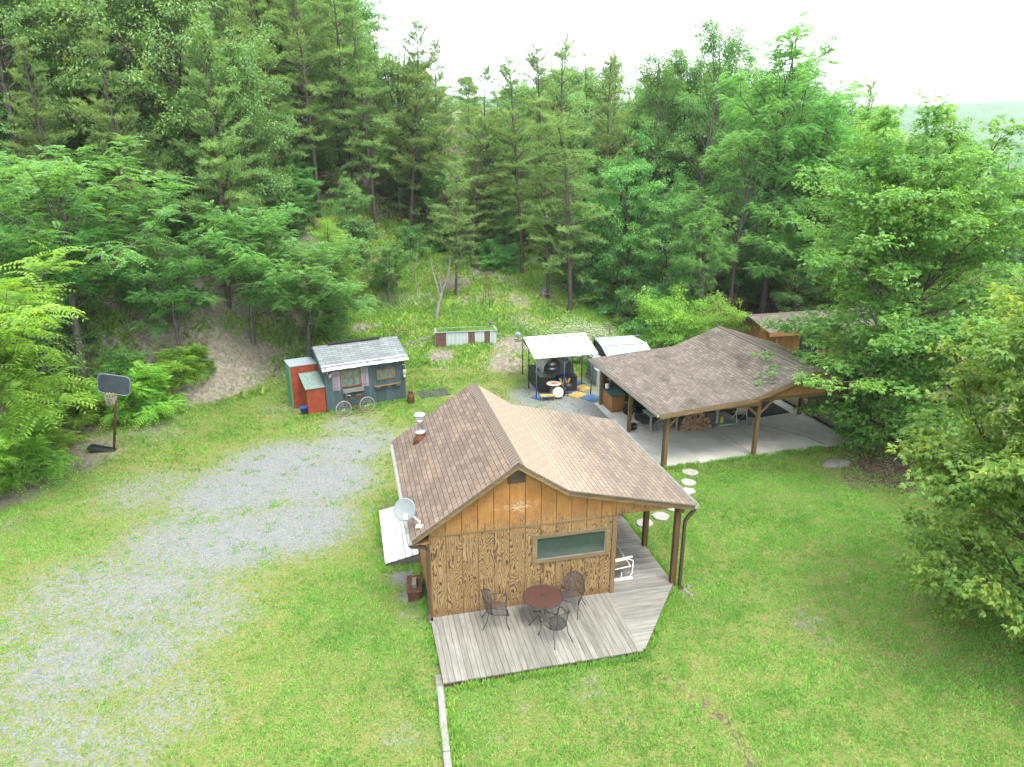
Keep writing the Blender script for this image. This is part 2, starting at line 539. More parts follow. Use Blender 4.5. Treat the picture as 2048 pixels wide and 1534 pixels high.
def shingle_mat(name, dark, base, light, warm=None, moss=False, stain=0.0, tab=0.3, course=0.14, worn=None):
    """UV = metres: u along eave, v up the slope"""
    m = M(name, 0.93, 0.15); uv = m.coord("UV")
    jit = m.noise(m.mapping(uv, (3, 3, 3)), 2.0, 2)
    br = m.n.new("ShaderNodeTexBrick"); m.put(br.inputs["Vector"], uv)
    br.offset = 0.5; br.inputs["Scale"].default_value = 1.0
    br.inputs["Brick Width"].default_value = tab; br.inputs["Row Height"].default_value = course
    br.inputs["Mortar Size"].default_value = 0.009; br.inputs["Mortar Smooth"].default_value = 0.25
    br.inputs["Bias"].default_value = 0.0
    br.inputs["Color1"].default_value = (0, 0, 0, 1); br.inputs["Color2"].default_value = (1, 1, 1, 1)
    br.inputs["Mortar"].default_value = (0.5, 0.5, 0.5, 1)
    tabv = m.sep(br.outputs["Color"])[0]
    mort = br.outputs["Fac"]
    gran = m.noise(uv, 55, 4, 0.8)
    col = m.ramp(m.math('ADD', m.math('MULTIPLY', tabv, 0.26), m.math('MULTIPLY', gran, 0.75)), [(0.2, dark), (0.52, base), (0.85, light)])
    streak = m.noise(m.mapping(uv, (1.1, 0.28, 1)), 1.6, 5, 0.6)
    col = m.mix(m.rng(streak, 0.42, 0.68, 0, 0.5), col, tuple(x * 0.62 for x in base))
    if warm:
        wn_ = m.noise(m.mapping(uv, (0.45, 1.2, 1)), 1.3, 5, 0.65)
        col = m.mix(m.rng(wn_, 0.5, 0.72, 0, 0.6), col, warm)
    if worn:
        col = m.mix(m.rng(m.math('ADD', m.sep(uv)[1], m.math('MULTIPLY', streak, 0.8)), worn[0], worn[1], 0, 0.62), col, worn[2])
    if stain:
        sv = m.noise(m.mapping(uv, (0.5, 0.9, 1), (3.1, 8, 0)), 1.0, 6, 0.7)
        col = m.mix(m.rng(sv, 0.52, 0.68, 0, stain), col, (0.05, 0.045, 0.04))
    if moss:
        mo = m.math('ADD', m.noise(uv, 2.2, 6, 0.75), m.attr('moss'))
        col = m.mix(m.rng(mo, 1.0, 1.25, 0, 0.9), col, (0.06, 0.085, 0.02))
    col = m.mix(m.rng(mort, 0.25, 0.8, 0, 0.85), col, (0.035, 0.028, 0.024))
    m.color(m.scaled(col, 1.32))
    # each course overlaps the one below: saw-tooth height up the slope
    v = m.sep(uv)[1]
    saw = m.math('FRACT', m.math('DIVIDE', v, course))
    h = m.math('ADD', m.math('MULTIPLY', m.math('SUBTRACT', 1.0, saw), 0.6), m.math('MULTIPLY', gran, 0.25))
    h = m.math('SUBTRACT', h, m.math('MULTIPLY', mort, 0.5))
    m.bump(h, 0.55, 0.012)
    return m.m


def plywood_mat(name, top=2.6, all_light=False):
    """weathered plywood siding: cathedral grain, darker and rougher below the joint. Object coords, z up"""
    m = M(name, 0.72, 0.25); c = m.coord(); r = m.island()
    off = m.comb(m.math('MULTIPLY', r, 37.0), m.math('MULTIPLY', r, 11.0), m.math('MULTIPLY', r, 23.0))
    p = m.vadd(c, off)
    warp = m.noise(m.mapping(p, (9, 1, 3.2)), 1.3, 3, 0.5)
    big = m.noise(m.mapping(p, (3.6, 1, 0.62)), 1.15, 1.4, 0.4, 0.35)
    rings = m.math('FRACT', m.math('MULTIPLY', m.math('ADD', big, m.math('MULTIPLY', warp, 0.13)), 21.0))
    line = m.rng(m.math('ABSOLUTE', m.math('SUBTRACT', rings, 0.5)), 0.0, 0.5, 1, 0)
    line = m.math('POWER', line, 1.6)
    fib = m.noise(m.mapping(p, (60, 20, 2.5)), 1.0, 3, 0.7)
    blot = m.noise(p, 2.2, 4, 0.6)
    z = m.sep(c)[2]
    low = m.rng(m.math('ADD', z, m.math('MULTIPLY', blot, 0.9)), top + 0.05, top + 0.75, 1, 0.0) if not all_light else 0.12
    base_hi = m.ramp(m.math('ADD', m.math('MULTIPLY', fib, 0.5), m.math('MULTIPLY', blot, 0.5)),
                     [(0.3, (0.3, 0.135, 0.04)), (0.55, (0.47, 0.225, 0.065)), (0.75, (0.58, 0.32, 0.12))])
    base_lo = m.ramp(m.math('ADD', m.math('MULTIPLY', fib, 0.6), m.math('MULTIPLY', blot, 0.4)),
                     [(0.3, (0.27, 0.165, 0.075)), (0.55, (0.43, 0.285, 0.13)), (0.75, (0.56, 0.4, 0.2))])
    col = m.mix(low, base_hi, base_lo)
    col = m.mix(m.math('MULTIPLY', m.rng(line, 0.3, 0.75), m.math('ADD', m.math('MULTIPLY', low, 0.8), 0.1)), col, (0.07, 0.035, 0.016))
    # redder and darker towards the foot
    col = m.mix(m.rng(m.math('ADD', z, m.math('MULTIPLY', blot, 0.5)), 0.35, 0.7, 0.5, 0), col, (0.2, 0.085, 0.03))
    if not all_light:
        # pale peeling patch in the gable
        x = m.sep(c)[0]
        px = m.math('ABSOLUTE', m.math('SUBTRACT', x, 2.25)); pz = m.math('ABSOLUTE', m.math('SUBTRACT', z, 3.05))
        pn = m.math('ADD', m.noise(m.mapping(c, (3, 1, 6)), 2.5, 6, 0.8), m.math('MULTIPLY', m.math('ADD', m.math('MULTIPLY', px, 0.55), m.math('MULTIPLY', pz, 1.5)), -0.34))
        col = m.mix(m.rng(pn, 0.43, 0.5, 0, 0.8), col, (0.62, 0.5, 0.33))
    m.color(col)
    m.bump(m.math('ADD', m.math('MULTIPLY', line, 0.6), fib), 0.35, 0.006)
    return m.m


def plank_mat(name, dark, base, light, along='y', rough=0.85):
    m = M(name, rough, 0.2); c = m.coord(); r = m.island()
    off = m.comb(m.math('MULTIPLY', r, 31.0), m.math('MULTIPLY', r, 17.0), m.math('MULTIPLY', r, 5.0))
    p = m.vadd(c, off)
    sc = {'y': (34, 1.6, 34), 'x': (1.6, 34, 34), 'z': (34, 34, 1.6)}[along]
    sc2 = {'y': (9, 0.7, 9), 'x': (0.7, 9, 9), 'z': (9, 9, 0.7)}[along]
    fib = m.noise(m.mapping(p, sc), 1.0, 5, 0.7)
    gr = m.noise(m.mapping(p, sc2), 1.5, 4, 0.6, 0.8)
    blot = m.noise(c, 1.3, 5, 0.7)
    f = m.math('ADD', m.math('MULTIPLY', fib, 0.45), m.math('ADD', m.math('MULTIPLY', gr, 0.35), m.math('MULTIPLY', r, 0.12)))
    col = m.ramp(f, [(0.35, dark), (0.55, base), (0.78, light)])
    col = m.mix(m.rng(blot, 0.45, 0.72, 0, 0.5), col, tuple(x * 0.55 for x in base))
    kn = m.voronoi(m.mapping(p, {'y': (3, 1, 3), 'x': (1, 3, 3), 'z': (3, 3, 1)}[along]), 2.6, "Distance")
    col = m.mix(m.rng(kn, 0.03, 0.06, 0.7, 0), col, tuple(x * 0.4 for x in dark))
    m.color(col); m.bump(fib, 0.4, 0.006)
    return m.m


def streak_metal(name, base, dirt, rough=0.45, metal=0.0, rust=0.0, spec=0.5, k=.8):
    m = M(name, rough, spec, metal, k); c = m.coord()
    s_ = m.noise(m.mapping(c, (8, 8, 1)), 1.4, 5, 0.7); n = m.noise(c, 3, 6, 0.7)
    col = m.mix(m.rng(s_, 0.45, 0.75, 0, 0.55), base, dirt)
    if rust:
        col = m.mix(m.rng(n, 0.62 - rust * 0.3, 0.68 - rust * 0.3, 0, 1), col, m.ramp(m.noise(c, 25, 4), [(0.3, (0.1, 0.03, 0.015)), (0.7, (0.3, 0.11, 0.05))]))
    m.color(col); m.rough(m.rng(n, 0.3, 0.7, rough - 0.08, rough + 0.2)); m.bump(n, 0.1, 0.01)
    return m.m


MT['ground'] = ground_mat()
MT['shingle'] = shingle_mat('brown_shingles', (0.09, 0.066, 0.052), (0.19, 0.145, 0.115), (0.29, 0.23, 0.185), warm=(0.34, 0.24, 0.17))
MT['shingle_r'] = shingle_mat('sun_bleached_shingles', (0.12, 0.095, 0.078), (0.22, 0.178, 0.142), (0.32, 0.262, 0.208), warm=(0.33, 0.245, 0.175), tab=0.45, worn=(2.2, 4.2, (0.44, 0.335, 0.245)))
MT['shingle2'] = shingle_mat('grey_brown_shingles', (0.085, 0.068, 0.056), (0.185, 0.155, 0.13), (0.3, 0.26, 0.225), stain=0.75, moss=True)
MT['shingle3'] = shingle_mat('grey_shed_shingles', (0.11, 0.125, 0.125), (0.2, 0.225, 0.225), (0.3, 0.33, 0.33), tab=0.5, course=0.14)
MT['ply'] = plywood_mat('plywood_siding')
MT['ply2'] = plywood_mat('plywood_gable', all_light=True)
MT['trim'] = plank_mat('weathered_trim', (0.13, 0.095, 0.055), (0.33, 0.23, 0.12), (0.5, 0.38, 0.22), 'x')
MT['trimz'] = plank_mat('weathered_trim_upright', (0.16, 0.1, 0.05), (0.34, 0.22, 0.11), (0.48, 0.34, 0.18), 'z')
MT['post'] = plank_mat('stained_post', (0.1, 0.055, 0.03), (0.2, 0.115, 0.06), (0.32, 0.2, 0.1), 'z')
MT['post2'] = plank_mat('treated_post', (0.14, 0.09, 0.035), (0.27, 0.18, 0.075), (0.4, 0.28, 0.13), 'z')
MT['deck_y'] = plank_mat('deck_boards', (0.19, 0.178, 0.15), (0.38, 0.362, 0.315), (0.56, 0.54, 0.49), 'y')
MT['deck_x'] = plank_mat('porch_boards', (0.21, 0.198, 0.17), (0.42, 0.4, 0.355), (0.6, 0.58, 0.535), 'x')
MT['deck_dark'] = plank_mat('old_deck_boards', (0.085, 0.07, 0.045), (0.19, 0.16, 0.11), (0.3, 0.26, 0.19), 'y')
MT['timber'] = plank_mat('grey_timber', (0.25, 0.24, 0.22), (0.47, 0.455, 0.43), (0.66, 0.65, 0.62), 'y')
MT['gutter'] = simple('brown_gutter', (0.1, 0.065, 0.05), 0.45, 0.5)
MT['gutter_w'] = simple('pale_gutter', (0.55, 0.52, 0.47), 0.5, 0.4)
MT['galv'] = streak_metal('galvanised_steel', (0.62, 0.63, 0.62), (0.4, 0.4, 0.38), 0.32, 0.85)
MT['flash'] = streak_metal('rusted_flashing', (0.35, 0.42, 0.46), (0.25, 0.18, 0.14), 0.5, 0.3, 0.8)
MT['white_metal'] = streak_metal('white_sheet_metal', (0.72, 0.74, 0.74), (0.6, 0.62, 0.6), 0.42, 0.0)
MT['ice_metal'] = streak_metal('pale_sheet_metal', (0.25, 0.305, 0.325), (0.2, 0.24, 0.25), 0.5, 0.0)
MT['white'] = simple('white_paint', (0.74, 0.73, 0.7), 0.5, 0.4, vary=0.08, k=.9)
MT['dish'] = simple('pale_grey_dish', (0.29, 0.33, 0.34), 0.45, 0.4, vary=0.06)
MT['black_iron'] = simple('dark_iron', (0.045, 0.042, 0.042), 0.5, 0.4)
MT['black'] = simple('black_plastic', (0.022, 0.023, 0.025), 0.45, 0.5)
MT['rubber'] = simple('black_rubber', (0.02, 0.02, 0.02), 0.85, 0.2)
MT['asphalt_mat'] = simple('dark_mat', (0.03, 0.032, 0.035), 0.9, 0.2, vary=0.4, scale=3)
MT['mesh_metal'] = simple('brown_mesh_metal', (0.09, 0.08, 0.075), 0.6, 0.4, vary=0.3)
MT['teal'] = plank_mat('worn_teal_siding', (0.055, 0.085, 0.09), (0.105, 0.16, 0.165), (0.2, 0.27, 0.265), 'z')
MT['red'] = simple('worn_red_boards', (0.36, 0.07, 0.03), 0.75, 0.25, vary=0.25, scale=4)
MT['green'] = simple('mint_green_paint', (0.13, 0.42, 0.24), 0.6, 0.3, vary=0.15)
MT['greyteal'] = simple('grey_green_roofing', (0.24, 0.33, 0.29), 0.9, 0.2, vary=0.3, scale=14)
MT['lilac'] = plank_mat('worn_lilac_paint', (0.18, 0.15, 0.17), (0.42, 0.38, 0.43), (0.62, 0.58, 0.62), 'z')
MT['rustwood'] = plank_mat('reddish_window_wood', (0.14, 0.07, 0.03), (0.34, 0.19, 0.09), (0.55, 0.38, 0.22), 'x')
MT['greywood'] = plank_mat('grey_wood', (0.16, 0.145, 0.125), (0.34, 0.31, 0.27), (0.5, 0.47, 0.42), 'x')
MT['bone'] = simple('bone', (0.7, 0.66, 0.56), 0.6, 0.3, vary=0.1)
MT['rust'] = simple('rusted_steel', (0.17, 0.075, 0.045), 0.85, 0.25, vary=0.4, scale=9)
MT['tyre_w'] = simple('grey_white_tyre', (0.36, 0.35, 0.32), 0.8, 0.2, vary=0.15)
MT['navy'] = simple('navy_paint', (0.012, 0.025, 0.1), 0.4, 0.5, vary=0.12)
MT['gold'] = simple('gold_paint', (0.75, 0.5, 0.06), 0.5, 0.4, vary=0.08)
MT['yellow_s'] = simple('yellow_slab', (0.62, 0.44, 0.14), 0.85, 0.2, vary=0.25, scale=5)
MT['blue_s'] = simple('blue_slab', (0.09, 0.18, 0.36), 0.85, 0.2, vary=0.3, scale=5)
MT['orange'] = simple('orange_paint', (0.62, 0.15, 0.04), 0.5, 0.4)
MT['blue'] = simple('blue_plastic', (0.02, 0.12, 0.45), 0.5, 0.4)
MT['yellow'] = simple('yellow_plastic', (0.75, 0.68, 0.02), 0.45, 0.5, vary=0.05)
MT['blue_pole'] = simple('blue_grey_pole', (0.07, 0.1, 0.2), 0.5, 0.5)
MT['dark_pole'] = simple('dark_pole', (0.05, 0.055, 0.06), 0.5, 0.5)
MT['pink'] = simple('pink_metal', (0.55, 0.16, 0.18), 0.5, 0.4)
MT['greytable'] = simple('pale_grey_legs', (0.42, 0.48, 0.46), 0.6, 0.3, vary=0.1)
MT['cloth'] = simple('flowered_cloth', (0.4, 0.36, 0.24), 0.9, 0.1, vary=0.5, scale=22)
MT['stone'] = simple('pale_stone', (0.48, 0.46, 0.41), 0.9, 0.2, vary=0.12, scale=9)
MT['rock'] = simple('grey_rock', (0.3, 0.28, 0.25), 0.9, 0.2, vary=0.3)
MT['logs'] = bark_mat('split_logs', (0.11, 0.07, 0.045), (0.36, 0.25, 0.17))
MT['logend'] = simple('cut_log_ends', (0.5, 0.34, 0.2), 0.85, 0.2, vary=0.3, scale=12)
MT['net'] = simple('net_cord', (0.55, 0.5, 0.42), 0.9, 0.1)


def concrete_mat():
    m = M('concrete', 0.85, 0.25); c = m.coord()
    n = m.noise(c, 0.8, 6, 0.6); f = m.noise(c, 40, 3, 0.7)
    col = m.ramp(m.math('ADD', m.math('MULTIPLY', n, 0.75), m.math('MULTIPLY', f, 0.25)), [(0.35, (0.5, 0.49, 0.43)), (0.6, (0.74, 0.73, 0.66))])
    col = m.mix(m.rng(m.noise(c, 2.3, 6, 0.75), 0.62, 0.72, 0, 0.35), col, (0.2, 0.17, 0.13))
    m.color(col); m.bump(f, 0.15, 0.004)
    return m.m


MT['concrete'] = concrete_mat()


def glass_mat():
    m = M('dark_window_glass', 0.18, 0.6); c = m.coord()
    n = m.noise(c, 3, 5, 0.7)
    col = m.ramp(n, [(0.35, (0.04, 0.066, 0.055)), (0.7, (0.06, 0.092, 0.078))])
    # paler towards the bottom of the pane
    z = m.sep(c)[2]; x = m.sep(c)[0]
    fl = m.math('ADD', m.math('MULTIPLY', z, -1.0), m.math('MULTIPLY', n, 0.25))
    col = m.mix(m.rng(fl, -1.6, -1.42, 0, 0.28), col, (0.22, 0.25, 0.23))
    m.color(col)
    return m.m


MT['glass'] = glass_mat()


def tint_glass():
    m = M('brown_tinted_glass', 0.08, 0.6)
    m.color((0.19, 0.095, 0.075))
    tr = m.n.new("ShaderNodeBsdfTransparent"); tr.inputs[0].default_value = (0.42, 0.27, 0.24, 1)
    mx = m.n.new("ShaderNodeMixShader"); mx.inputs[0].default_value = 0.45
    m.l.new(m.b.outputs[0], mx.inputs[1]); m.l.new(tr.outputs[0], mx.inputs[2])
    m.l.new(mx.outputs[0], m.n["Material Output"].inputs["Surface"])
    return m.m


MT['tint'] = tint_glass()


def wire_mat(name, col, cell, wire, rot=0.785):
    """metal mesh: real see-through holes"""
    m = M(name, 0.55, 0.4); m.color(col)
    uv = m.coord("UV")
    v = m.sep(m.mapping(uv, (1 / cell, 1 / cell, 1), rot=(0, 0, rot)))
    a = m.math('LESS_THAN', m.math('FRACT', v[0]), wire); b = m.math('LESS_THAN', m.math('FRACT', v[1]), wire)
    k = m.math('MAXIMUM', a, b)
    tr = m.n.new("ShaderNodeBsdfTransparent"); mx = m.n.new("ShaderNodeMixShader")
    m.l.new(k, mx.inputs[0]); m.l.new(tr.outputs[0], mx.inputs[1]); m.l.new(m.b.outputs[0], mx.inputs[2])
    m.l.new(mx.outputs[0], m.n["Material Output"].inputs["Surface"])
    return m.m


MT['mesh_wire'] = wire_mat('expanded_metal_mesh', (0.075, 0.068, 0.066), 0.03, 0.34)


# ================================================================== GROUND
def blobs(x, y, L):
    """soft union of round patches: (px, py, radius in metres, strength)"""
    out = np.zeros(np.shape(x))
    for px, py, r, s in L:
        c = hit(px, py)
        d = np.hypot(x - c[0], y - c[1]) / r
        out = np.maximum(out, s * np.exp(-(d ** 2.4) * 0.9))
    return out


GRAVEL = [(560, 930, 2.9, .8), (640, 960, 2.5, .85), (480, 980, 3, .8), (600, 1050, 2.4, .8), (470, 1080, 2.6, .76), (690, 900, 2.3, .74),
          (380, 1080, 3, .68), (300, 1180, 3, .64), (180, 1180, 3, .58), (150, 1320, 2.8, .62), (60, 1450, 2.4, .52), (260, 1300, 2.6, .6),
          (400, 1230, 2.2, .56), (330, 1420, 2, .5), (120, 1500, 2.0, .54), (230, 1500, 1.8, .5), (740, 880, 2.2, .6), (300, 980, 2.6, .55),
          (760, 790, 1.6, .5), (560, 820, 1.6, .42), (700, 850, 2, .56), (50, 1250, 2.2, .5), (800, 1470, .8, .42), (1120, 785, 2.6, .85),
          (1070, 790, 1.6, .8), (1190, 820, 1.7, .9), (1150, 810, 2, .8), (1060, 815, 1.6, .66), (1240, 790, 2.2, .8), (960, 790, 1.4, .5),
          (815, 1150, .7, .7), (835, 1190, .55, .8), (842, 1120, .5, .7), (1000, 720, 1.2, .45), (820, 1230, .5, .45)]
DIRT = [(1030, 690, 1.6, .78), (1045, 640, 1.3, .66), (1035, 600, 1.3, .62), (1010, 560, 1.5, .6), (960, 540, 1.6, .7), (910, 565, 1.7, .72), (935, 600, 1.3, .6), (1100, 650, 1.2, .5),
        (880, 712, .9, .9), (885, 735, .8, .5), (1015, 725, 1.6, .72), (1000, 690, 1.2, .6), (980, 590, 1.5, .55), (720, 570, 1.8, .55),
        (720, 655, .9, .75), (1090, 600, 1.5, .5), (330, 870, 1.5, .55), (130, 915, 2.4, .85), (60, 940, 2.2, .85), (20, 985, 1.8, .7), (200, 880, 1.4, .55), (300, 860, 1.6, .6), (10, 1050, 1.2, .5), (400, 845, 1.4, .4),
        (1620, 1240, 1.0, .52), (1640, 1290, .9, .45),  (1200, 1400, .8, .42), (1420, 1390, .6, .35), 
        (1180, 1375, .8, .5), (1050, 1420, .7, .42), (1250, 1450, .6, .45), (1000, 1480, .5, .45),
        (600, 705, 1.3, .8), (640, 690, 1.1, .7), (560, 690, 1.2, .8), (560, 740, 1, .7), (500, 700, 1.5, .8), (430, 720, 1.4, .8), (730, 745, 1, .4), (960, 760, 1.2, .3), (1560, 1000, .9, .4), (1230, 640, 2, .4), (1250, 600, 2.5, .5)]
LITTER = [(1750, 930, 1.7, .7), (1690, 930, 1.3, .6), (1830, 935, 2, .85), (1720, 960, 1.3, .62), (1790, 960, 1.6, .66), (1900, 1000, 2, .5),
          (100, 860, 2.2, .6), (70, 880, 2, .6), (1330, 1362, .26, .6), (1358, 1374, .26, .6), (1385, 1391, .26, .6), (1412, 1410, .26, .6), (1436, 1430, .26, .6), (1456, 1452, .26, .6), (1474, 1476, .26, .6), (1490, 1502, .26, .6), (1500, 1528, .26, .6)]
LUSH = [(1500, 960, 3, .9), (1400, 1000, 2.5, .7), (1380, 960, 1.5, .8), (1240, 680, 4, 1), (1700, 1010, 3, .7), (1100, 1350, 1.5, .8), (950, 1400, 1.2, .8),
        (900, 650, 3, .6), (800, 600, 3, .8), (1000, 640, 2, .5), (300, 840, 3, .5), (1370, 1200, 1.2, .6), (760, 1200, 2, .6), (720, 1300, 2, .5)]


def masks(x, y):
    d = toe_dist(x, y)
    w = (fbm(x, y, 0.8, 11) - 0.5)
    gravel = blobs(x, y, GRAVEL) * (d < 0.5)
    bank = sstep(-0.6, 0.8, d + w * 1.6) * (1 - sstep(7, 11, d))
    bank = bank * (0.62 + 0.4 * fbm(x, y, 0.3, 21)) * sstep(54, 44, y)
    dirt = np.maximum(blobs(x, y, DIRT), bank)
    wood = sstep(5, 10, d + w * 3)
    wood = np.maximum(wood, sstep(50, 55, y + w * 4) * sstep(40, 20, np.abs(x)))
    wood = np.maximum(wood, sstep(38, 43, y + w * 4) * sstep(8, 13, x))
    wood = np.maximum(wood, sstep(17.5, 20, x + w * 3) * sstep(18, 24, y))
    litter = np.maximum(blobs(x, y, LITTER), wood * 0.72)
    lush = blobs(x, y, LUSH)
    far = sstep(70, 120, np.hypot(x, y))
    return gravel, dirt, litter * (1 - far), lush, far


def axis(segs):
    out = [segs[0][0]]
    for a, b, s in segs:
        n = max(1, int(round(abs(b - a) / s))); out += list(np.linspace(a, b, n + 1)[1:])
    return np.array(out)


GX = axis([(-2600, -600, 200), (-600, -120, 40), (-120, -45, 3), (-45, -22, .6), (-22, 20, .16), (20, 45, .6), (45, 120, 3), (120, 600, 12), (600, 1300, 16), (1300, 2600, 120)])
GY = axis([(-300, -40, 40), (-40, 4, 2), (4, 8, .4), (8, 38, .16), (38, 58, .3), (58, 120, 1.5), (120, 500, 12), (500, 1300, 16), (1300, 1500, 50), (1500, 2400, 150)])
XX, YY = np.meshgrid(GX, GY)
ZZ = terrain(XX, YY)
g_, d_, l_, u_, f_ = masks(XX, YY)
ZZ = ZZ + (fbm(XX, YY, 1.3, 31) - 0.5) * 0.05 * (np.hypot(XX, YY) < 60)
nx, ny = len(GX), len(GY)
ii = (np.arange(ny - 1)[:, None] * nx + np.arange(nx - 1)[None, :]).ravel()
ground = mesh_np("ground", np.stack([XX.ravel(), YY.ravel(), ZZ.ravel()], 1), np.stack([ii, ii + 1, ii + nx + 1, ii + nx], 1), MT['ground'], smooth=True,
                 attrs=dict(gravel=g_.ravel(), dirt=d_.ravel(), litter=l_.ravel(), lush=u_.ravel(), wooded=f_.ravel()))
tag(ground, kind="structure")

# footprints where nothing grows: (frame origin, angle, u0, v0, u1, v1)
CAB_O, CAB_A = (-2.04, 15.345), math.radians(13.12)
CP_O, CP_A = (5.76, 24.53), math.radians(14.3)
SH_O, SH_A = (-8.39, 30.22), math.radians(28)
FOOT = [(CAB_O, CAB_A, 0, 0, 4.9, 5.8), (CAB_O, CAB_A, -.05, -2.4, 4.8, 0), (CAB_O, CAB_A, 4.8, 0, 6.6, 5.9), (CAB_O, CAB_A, 4.7, -1.2, 5.8, 0),
        (CP_O, CP_A, -.15, -.08, 8.6, 7.2), (SH_O, SH_A, -1.3, 0.05, 3.75, 2.5), (CP_O, CP_A, 8.6, 0.2, 13, 8)]


def grow(x, y):
    ok = np.ones(np.shape(x), bool)
    for (ox, oy), a, u0, v0, u1, v1 in FOOT:
        u = (x - ox) * math.cos(a) + (y - oy) * math.sin(a); v = -(x - ox) * math.sin(a) + (y - oy) * math.cos(a)
        ok &= ~((u > u0) & (u < u1) & (v > v0) & (v < v1))
    return ok


def blades(name, n, x0, x1, y0, y1, size, prob, mat, label, clump=5, spread=0.05, wide=0.22):
    """short grass and clover: small leaning triangles rooted in the soil"""
    x = rng.uniform(x0, x1, n); y = rng.uniform(y0, y1, n)
    inside = np.abs(x) < (y * CY + 9) * 0.80 + 1.5
    x, y = x[inside], y[inside]
    g, d, l, u, f = masks(x, y)
    p = prob(g, d, l, u, x, y) * grow(x, y)
    k = rng.random(len(x)) < p
    x, y = x[k], y[k]
    x = np.repeat(x, clump) + rng.normal(0, spread, len(x) * clump); y = np.repeat(y, clump) + rng.normal(0, spread, len(y) * clump)
    m = len(x); z = terrain(x, y) + (fbm(x, y, 1.3, 31) - 0.5) * 0.05 - 0.01
    h = size * rng.uniform(0.5, 1.35, m) * (0.75 + 0.6 * fbm(x, y, 0.9, 44)); w = h * wide * rng.uniform(0.7, 1.4, m)
    a = rng.uniform(0, 2 * np.pi, m); lean = rng.uniform(0.3, 1.2, m); la = rng.uniform(0, 2 * np.pi, m)
    b = np.stack([x, y, z], 1); s = np.stack([np.cos(a) * w, np.sin(a) * w, np.zeros(m)], 1)
    t = b + np.stack([np.cos(la) * lean * h, np.sin(la) * lean * h, h], 1)
    V = np.stack([b - s, b + s, t], 1).reshape(-1, 3)
    o = mesh_np(name, V, np.arange(len(V)).reshape(-1, 3), mat)
    return tag(o, label, "grass", kind="stuff")


def p_lawn(g, d, l, u, x, y):
    patch = sstep(0.3, 0.62, fbm(x, y, 1.7, 51, 3))
    gg = np.clip(1 - g * 1.45, 0, 1) ** 1.5
    tiny = sstep(0.6, 0.75, fbm(x, y, 2.6, 77, 3)) * 0.55
    pr = np.where(g > 0.12, np.maximum(gg * (0.25 + 0.75 * patch), tiny * np.clip(1.25 - g, 0, 1)), 0.45 + 0.55 * patch)
    pr = pr * (0.35 + 0.65 * sstep(.3, .5, fbm(x, y, 6.5, 91, 2)))
    return pr * np.clip(1 - d * 1.15, 0.04, 1) * np.clip(1 - l * 1.3, 0.03, 1)


blades("lawn_grass", 260000, -17, 17, 8.5, 24, 0.052, p_lawn, MT['grass'], "short yellow-green grass and clover across the near yard")
blades("yard_grass", 120000, -21, 22, 24, 38, 0.07, p_lawn, MT['grass'], "short bright grass around the shed, gravel and carport", clump=5, spread=.07, wide=.26)
blades("meadow_grass", 70000, -13, 14, 36, 56, 0.15, lambda g, d, l, u, x, y: np.clip(1 - d * 1.35, .02, 1) * np.clip(1.15 - l * 1.3, 0.05, 1) * (0.3 + 0.7 * sstep(.35, .6, fbm(x, y, .7, 5))),
       MT['weeds'], "taller green grass on the sloping meadow behind the planter", clump=4, spread=.13, wide=.3)
blades("bank_weeds", 46000, -34, -5, 14, 50, 0.22,
       lambda g, d, l, u, x, y: np.where(toe_dist(x, y) > -0.5, sstep(.5, .68, fbm(x, y, .55, 15)) * np.where(toe_dist(x, y) > 9, .3, .9), 0),
       MT['weeds'], "patchy green weeds on the bare dirt bank", clump=5, spread=.2, wide=.3)
blades("pale_bank_weeds", 9000, -16, 0, 34, 44, 0.3,
       lambda g, d, l, u, x, y: np.maximum(blobs(x, y, [(760, 590, 1.4, 1), (800, 600, 1.2, 1), (580, 680, .8, .9), (840, 600, 1, .8), (400, 770, .9, .9), (575, 650, .5, .8)]) - .15, 0),
       MT['sage'], "pale grey-green weeds in tufts at the foot of the bank", clump=6, spread=.14, wide=.2)


def pebbles():
    n = 60000
    x = rng.uniform(-17, 8, n); y = rng.uniform(9, 36, n)
    g, d, l, u, f = masks(x, y)
    k = (rng.random(n) < np.clip(g * 1.6 - .5, 0, 1)) & grow(x, y)
    x, y = x[k], y[k]; m = len(x)
    z = terrain(x, y) + (fbm(x, y, 1.3, 31) - 0.5) * 0.05
    r = rng.uniform(.006, .018, m) * (1 + (y - 9) * .02)
    base = np.array([(1, 0, 0), (0, 1, 0), (-1, 0, 0), (0, -1, 0), (0, 0, .8)], float)
    a = rng.uniform(0, 2 * np.pi, m); c, s = np.cos(a), np.sin(a)
    sx = rng.uniform(.7, 1.3, (m, 1))
    V = np.zeros((m, 5, 3))
    V[:, :, 0] = base[:, 0] * sx * c[:, None] - base[:, 1] * s[:, None]; V[:, :, 1] = base[:, 0] * sx * s[:, None] + base[:, 1] * c[:, None]; V[:, :, 2] = base[:, 2]
    V = V * r[:, None, None] + np.stack([x, y, z], 1)[:, None, :]
    F = np.array([(0, 1, 4), (1, 2, 4), (2, 3, 4), (3, 0, 4)])
    F = (F[None] + (np.arange(m) * 5)[:, None, None]).reshape(-1, 3)
    mm = M('gravel_stones', 0.9, 0.2); mm.color(mm.ramp(mm.island(), [(0, (.12, .13, .135)), (.5, (.225, .235, .232)), (1, (.42, .435, .43))]))
    tag(mesh_np("gravel", V.reshape(-1, 3), F, mm.m), "loose blue-grey crushed stone over the parking area", "gravel", kind="stuff")


pebbles()


